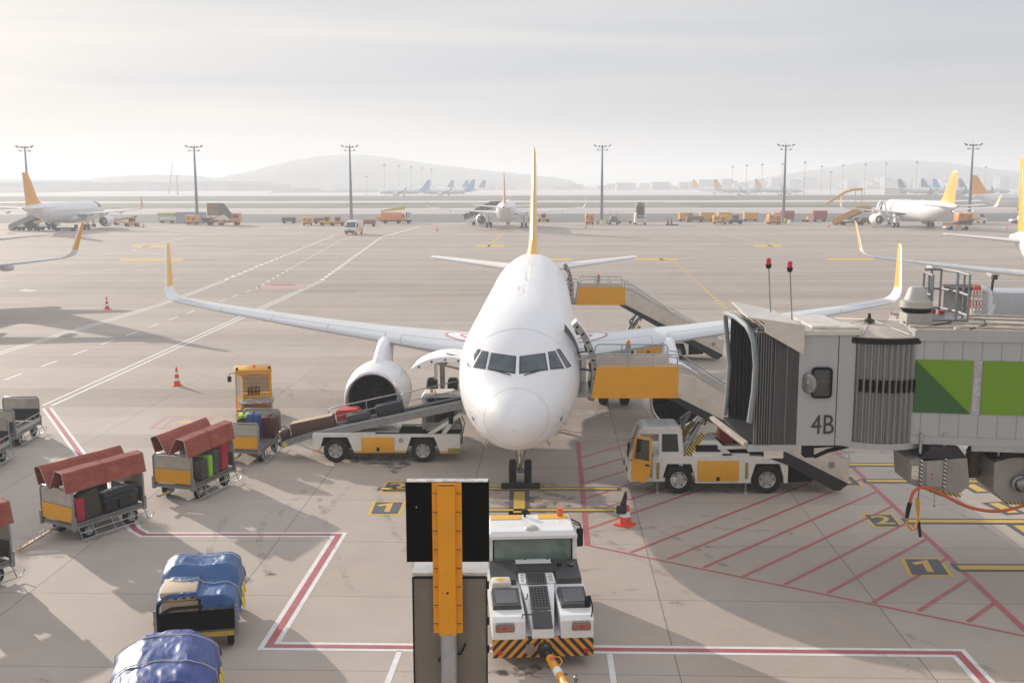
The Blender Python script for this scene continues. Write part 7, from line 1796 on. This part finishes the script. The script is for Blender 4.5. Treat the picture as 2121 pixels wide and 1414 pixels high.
# pick-up
def pickup(loc,deg,label):
    A=root('pickup_truck',loc,R(deg),label,'pickup','pickups')
    b=MB(); b.prism([(-2.5,.5),(-2.5,1.05),(-.6,1.05),(-.6,1.05),(-.4,1.75),(.8,1.75),(1.4,1.1),(2.4,1.0),(2.5,.5)],'y',-.9,.9); b.build('body',[VW],A,smooth=20)
    for s in (-1,1): 
        b=MB(); b.ab((-.2,s*.905,1.1),(.75,s*.91,1.6)); b.build('side_window',[GL],A,smooth=0); b=MB(); b.ab((-.5,s*.905,.55),(1.0,s*.915,1.02)); b.build('orange_door',[YO],A,smooth=0)
    simple_wheels(A,(-1.6,1.6),(-.8,.8),.38,.24,(0,1,0)); return A
pickup((119.2,250,0),0,'white pickup with orange doors beside the cut off yellow fin'); pickup((-110.6,251,0),180,'white pickup with orange doors under the far left airliner')
# cherry picker
A=root('cherry_picker',(-28.3,258,0),0,'orange box lorry with folded yellow boom at the far apron edge','lorry')
b=MB(); b.ab((-3.2,-1.1,.8),(1.7,1.1,2.6),bev=.05); b.ab((1.75,-1.1,.6),(2.6,1.1,2.3),bev=.1); b.ab((-4.4,-.7,.8),(-3.4,.7,1.6)); b.build('body',[ORP],A)
b=MB(); b.prism([(-3.0,2.75),(-3.0,3.15),(2.6,4.1),(2.9,3.95),(2.4,3.3),(2.0,3.25)],'y',-.3,.3); b.box((-3.0,0,2.6),(.4,.5,.9)); b.build('boom',[mat('boom_yellow',(.62,.48,.10),.5)],A,smooth=0)
b=MB(); b.ab((2.6,-1.0,.9),(4.0,1.0,2.7)); b.build('white_basket',[VW],A,smooth=0); b=MB(); b.ab((2.9,-1.03,1.2),(3.2,-1.0,2.6)); b.ab((3.5,-1.03,1.2),(3.7,-1.0,2.5)); b.ab((2.0,-1.12,1.5),(2.5,-1.1,2.1)); b.build('dark_panel',[DK],A,smooth=0)
b=MB(); b.ab((-3.4,-1.0,.5),(4.1,1.0,.8)); b.build('chassis',[DK],A); simple_wheels(A,(-2.2,1.0,3.4),(-.95,.95),.48,.3,(0,1,0))
# brown box stair lorry
A=root('catering_lorry',(-66.8,248,0),0,'lorry with a raised rusty brown box and slanting stair, left of the far vehicles','lorry')
b=MB(); b.ab((-3.5,-1.2,2.3),(-.5,1.2,5.1)); b.build('raised_box',[mat('box_brown',(.17,.12,.09),.6,var=.5,nscale=1.5)],A,smooth=0); b=MB(); b.ab((-3.2,-1.23,2.6),(-.8,-1.2,4.8)); b.build('box_shutter',[mat('shutter_rust',(.30,.14,.06),.6,var=.5,nscale=1.2)],A,smooth=0)
b=MB()
for y in (-1,1): b.prism([(-.6,5.0),(-.2,5.0),(2.6,1.4),(2.3,1.0),(-.6,3.2)],'y',y-.04,y+.04)
b.build('stair_flight',[mat('stair_dark',(.12,.12,.13),.6)],A,smooth=0)
b=MB(); b.ab((-4.6,-1.1,.7),(1.8,1.1,1.1),mi=0); b.prism([(-3.6,2.3),(-3.2,2.3),(-.3,1.0),(-.8,1.0)],'y',-1.15,-1.05,1); b.prism([(-3.2,1.0),(-2.8,1.0),(-.6,2.3),(-1.0,2.3)],'y',-1.15,-1.05,1); b.ab((-4.9,-1.0,1.1),(-2.6,1.0,1.7),mi=0); b.build('scissor_chassis',[DK,ORP],A,smooth=0)
b=MB(); b.ab((2.0,-1.1,.6),(3.9,1.1,2.6),bev=.15); b.build('cab',[ORP],A); b=MB(); b.ab((2.3,-1.12,1.7),(3.7,-1.1,2.5)); b.build('cab_window',[GL],A,smooth=0); b=MB(); b.ab((2.0,-1.05,2.6),(3.8,1.05,2.95),bev=.1); b.build('cab_roof',[VW],A); simple_wheels(A,(-3.2,-.6,3.0),(-.95,.95),.48,.3,(0,1,0))
b=MB(); b.ab((-1.2,-1.18,.5),(.2,-1.15,1.0)); b.ab((.6,-1.18,.5),(1.4,-1.15,1.0)); b.build('orange_panel',[ORP],A,smooth=0)
A=root('storage_container',(-78.6,262,0),0,'pale blue grey container beside the left light mast','container')
b=MB(); b.ab((-3.4,-1.2,.1),(3.4,1.2,2.7)); b.build('box',[mat('container_bluegrey',(.33,.36,.42),.5)],A,smooth=0); b=MB()
for k in range(12): b.ab((-3.3+.55*k,-1.24,.2),(-3.2+.55*k,-1.2,2.6))
b.build('corrugation',[mat('container_bluegrey',(.33,.36,.42),.5)],A,smooth=0)
A=root('service_canopy',(-84.5,262,0),0,'lime yellow canopy trailer behind the far orange tug','trailer')
b=MB(); b.ab((-2,-1,1.6),(2,1,2.5)); b.build('canopy',[mat('canopy_lime',(.42,.50,.12),.6)],A,smooth=0); b=MB(); b.ab((-1.8,-.9,.4),(1.8,.9,.8)); 
for x in (-1.7,1.7): b.box((x,-.8,1.1),(.12,.12,1.2))
b.build('frame',[ST],A); simple_wheels(A,(-1.2,1.2),(-.8,.8),.3,.2,(0,1,0))
flatdolly((-76.2+1.0-.2,268,0),'grey rack trolley right of the lime canopy trailer',ST,ST,2.8) if False else None
flatdolly((-80.0+.0,254,0),'grey rack trolley left of the pale container',ST,ST,2.2) if False else None
# tall hooded stair seen end on, grey lift, cone cluster, block rings
A=root('hooded_stairs',(29.7,247.5,0),0,'tall covered stair unit with brown arched hood seen end on','stairs')
b=MB(); pts=[(-1.0,1.4),(-1.0,4.2),(-.8,4.9),(0,5.2),(.8,4.9),(1.0,4.2),(1.0,1.4)]; b.loft([[V((p[0],y,p[1])) for p in pts] for y in (-.5,2)]); b.build('hood',[mat('hood_brown',(.22,.15,.12),.6,var=.3)],A,smooth=30)
b=MB(); pts=[(-.7,1.5),(-.7,4.0),(0,4.6),(.7,4.0),(.7,1.5)]; b.face([(p[0],-.52,p[1]) for p in pts]); b.build('doorway',[mat('doorway_dark',(.07,.045,.04),.7)],A,smooth=0)
b=MB(); b.ab((-1.3,-1.6,.5),(1.3,1.6,1.0)); b.tube([(-1.3,-1.6,1.0),(-1.3,-1.6,2.1),(1.3,-1.6,2.1),(1.3,-1.6,1.0)],.06,6); 
for z in (1.3,1.7): b.cyl((-1.3,-1.6,z),(1.3,-1.6,z),.04,n=6)
b.prism([(-1.3,1.0),(-1.3,2.3),(-.9,2.8),(-.9,1.0)],'y',-1.3,1.3); b.build('base_frame',[VW],A); b=MB(); b.ab((-.6,-1.63,.65),(-.1,-1.6,.9)); b.ab((.2,-1.63,.65),(.7,-1.6,.9)); b.build('base_lamp',[ORP],A,smooth=0); simple_wheels(A,(-1.1,1.1),(-1.2,1.2),.4,.25)
A=root('lifting_unit',(23.5,247,0),0,'squat grey lifting unit with pale rails right of the lime-footed mast','lift')
b=MB(); b.ab((-1.0,-1.3,.6),(1.0,1.3,1.1)); b.prism([(-.9,1.1),(-.6,1.9),(.6,1.9),(.9,1.1)],'y',-1.2,1.2); b.build('body',[mat('lift_grey',(.13,.135,.14),.6)],A,smooth=0)
b=MB(); 
for x in (-1.0,1.0): b.tube([(x,-1.0,1.1),(x,-1.0,3.0),(x*.6,-1.0,3.0),(x*.6,-1.0,1.9)],.05,6)
b.build('rail',[GV],A); simple_wheels(A,(-.85,.85),(-1,1),.38,.25)
for px,lb in ((1243,'lime and white barrier blocks round the foot of the mast right of the middle fin'),(1619,'lime and white barrier blocks round the foot of the mast by the red cargo carts')):
    p=G(px,464.5); A=root('barrier_ring',(p.x,252,0),0,lb,'barrier blocks')
    for k,x in enumerate((-2.6,-1.5,-.4,.7,1.8,3.0)):
        b=MB(); b.prism([(-.4,0),(.4,0),(.25,.9 if k%2 else 1.2),(-.25,.9 if k%2 else 1.2)],'y',-.3,.3) ; o=b.build('block',[mat('barrier_lime',(.42,.48,.12),.6) if k%2==0 else CW],A,smooth=0); o.location=(x,(.3 if k%2 else -.3),0)
A=root('cone_stack',(G(1391,467).x,243,0),0,'small cluster of dark stacked cones alone on the far apron','cones')
for x in (-.7,.1): 
    b=MB(); b.lathe([(0,.35),(.1,.3),(1.7,.06),(1.71,.001)],(x,0,0),(0,0,1),12); b.build('stacked_cones',[mat('cone_dull',(.25,.08,.07),.6)],A)
b=MB(); b.ab((-1.2,-.3,0),(1.6,.3,.25)); b.build('base_plank',[DK],A,smooth=0)
for px,py,lb in ((905,478,'tiny cone on the lane side of the far rear-view airliner'),(1213,472,'tiny cone below the orange power unit left of the mast'),(297,471,'tiny dark cone right of the far left orange tug'),(1715,471,'tiny cone in front of the far right yellow stairs'),(2084,476,'tiny cone below the white pickup'),(1808,471,'tiny cone under the far right engine')):
    cone(G(px,py),1.25,lb,'traffic cones')
# glazed covered stair at the far rear-view airliner
A=root('glazed_stairs',(-8.9,246,0),0,'dark glazed covered stairs left of the far rear-view airliner','stairs')
b=MB()
x0,z0,x1,z1=-1.6,1.0,5.0,4.9
b.prism([(x0,.5),(x0,.9),(x1,4.0),(6.5,4.0),(6.5,3.6),(5.2,3.6),(x0+.4,.4)],'y',-1.0,1.0,0)
b.build('flight',[VW],A,smooth=0)
b=MB(); b.prism([(x0-.4,1.2),(x0-.7,2.4),(x1-1.0,5.4),(6.6,5.5),(6.6,4.1),(x1,4.1)],'y',-.98,.98,0); g_=b.build('glazing',[mat('smoked_glass',(.07,.05,.05),.15)],A,smooth=0)
b=MB()
for k in range(8):
    t=k/7; x=lerp(x0-.3,6.3,t); zb=lerp(1.1,4.1,min(1,t*1.25)); b.tube([(x,-1.02,zb),(x-.35,-1.02,zb+1.3)],.05,5)
b.tube([(x0-.5,-1.02,1.1),(x1,-1.02,4.08),(6.6,-1.02,4.08)],.08,5); b.build('frame',[GV],A)
b=MB(); b.ab((-.8,-1,.4),(4.5,1,.8)); b.tube([(0,-.9,.8),(1.2,-.9,2.0)],.08); b.build('chassis',[VW],A); b=MB(); b.ab((3.6,-1.02,2.6),(5.4,-.98,3.6)); b.build('orange_panel',[ORP],A,smooth=0); simple_wheels(A,(.2,3.8),(-.9,.9),.45,.28,(0,1,0))
# ramp-style stairs at the far left tail and yellow canopy stairs at the far right nose
def ramp(loc,deg,label,cside,L_=9.0,H_=4.0,nm='ramp_stairs'):
    A=root(nm,loc,R(deg),label,'stairs','far boarding stairs')
    b=MB()
    for y in (-1,1): b.prism([(0,.2),(0,1.2),(L_,H_+1.1),(L_+2,H_+1.1),(L_+2,H_),(L_,H_)],'y',y-.04,y+.04)
    b.build('stair_side',[cside],A,smooth=0)
    b=MB(); b.prism([(0,.15),(L_,H_-.1),(L_+2,H_-.1),(L_+2,H_-.3),(L_,H_-.4),(.4,.05)],'y',-.95,.95); b.build('underside',[DK],A,smooth=0)
    b=MB(); b.ab((1.5,-1,.45),(7,1,.8),mi=0); b.cyl((5.5,0,.8),(6.5,0,H_*.62),.15,mi=1); b.ab((1.8,-1,.8),(3.2,1,1.3),mi=1); b.build('chassis',[DK,VW],A); simple_wheels(A,(2.2,6.2),(-.9,.9),.42,.26,(0,1,0)); return A
ramp((-104.2,222,0),0,'grey ramp stairs climbing to the tail of the far left airliner',mat('ramp_mauvegrey',(.27,.25,.26),.6))
ramp((73.2,243,0),0,'orange sided stairs at the nose of the far right airliner',mat('stair_amber',(.62,.25,.03),.5),6.2,3.2)
A=root('stair_canopy',(72.0,246,0),0,'slender orange canopy arm above the far right stairs','canopy')
b=MB(); b.tube([(0,0,4.5),(4.5,0,7.4),(6.5,0,8.0),(8.5,0,8.0)],.30,8); b.build('arm',[mat('arm_amber',(.70,.36,.12),.5)],A,smooth=50); b=MB()
for x in (6.8,8.3): b.cyl((x,0,.0),(x,0,7.9),.09,n=6)
b.build('prop',[GV],A)
# low belt loaders and trolleys under the two flanking airliners
def lowloader(loc,deg,label,col):
    A=root('low_loader',loc,R(deg),label,'loader','small far loaders')
    b=MB(); b.ab((-2.6,-.8,.4),(2.6,.8,.95),mi=0); b.ab((-2.6,-.8,.95),(-1.6,.8,1.5),mi=1); b.build('chassis',[VW,col],A); b=MB(); b.prism([(-1.2,1.05),(3.2,1.9),(3.2,2.15),(-1.2,1.3)],'y',-.5,.5); b.build('belt',[DK],A,smooth=0); b=MB(); b.ab((-.6,-.83,.45),(.7,-.8,.92)); b.build('orange_panel',[YO],A,smooth=0); simple_wheels(A,(-1.5,1.6),(-.75,.75),.42,.26,(0,1,0)); return A
lowloader((90.5,217,0),0,'white and orange loader right of the far right main gear',YO); lowloader((-91.0,250,0),0,'orange and white loader beyond the far left main gear',ORP)
flatdolly((-91.8,219.5,0),'low grey trolley below the far left tail',DK,None,4.5); flatdolly((-99.6,222.0,0),'short trolley at the foot of the grey ramp stairs',DK,DK,1.8); flatdolly((97.5,231,0),'dark red trolley in front of the far right white van',RC,RC,2.8); flatdolly((82.0,250,0),'low dark dolly under the belly of the far right airliner',DK,BRD,4.5)
# unseen second bridge, added off the left edge to shade the carts in bands
nbb=place(BR,(-25.4,45.5,0),R(180),'grey boarding bridge copy added unseen off the left edge to cast shade')
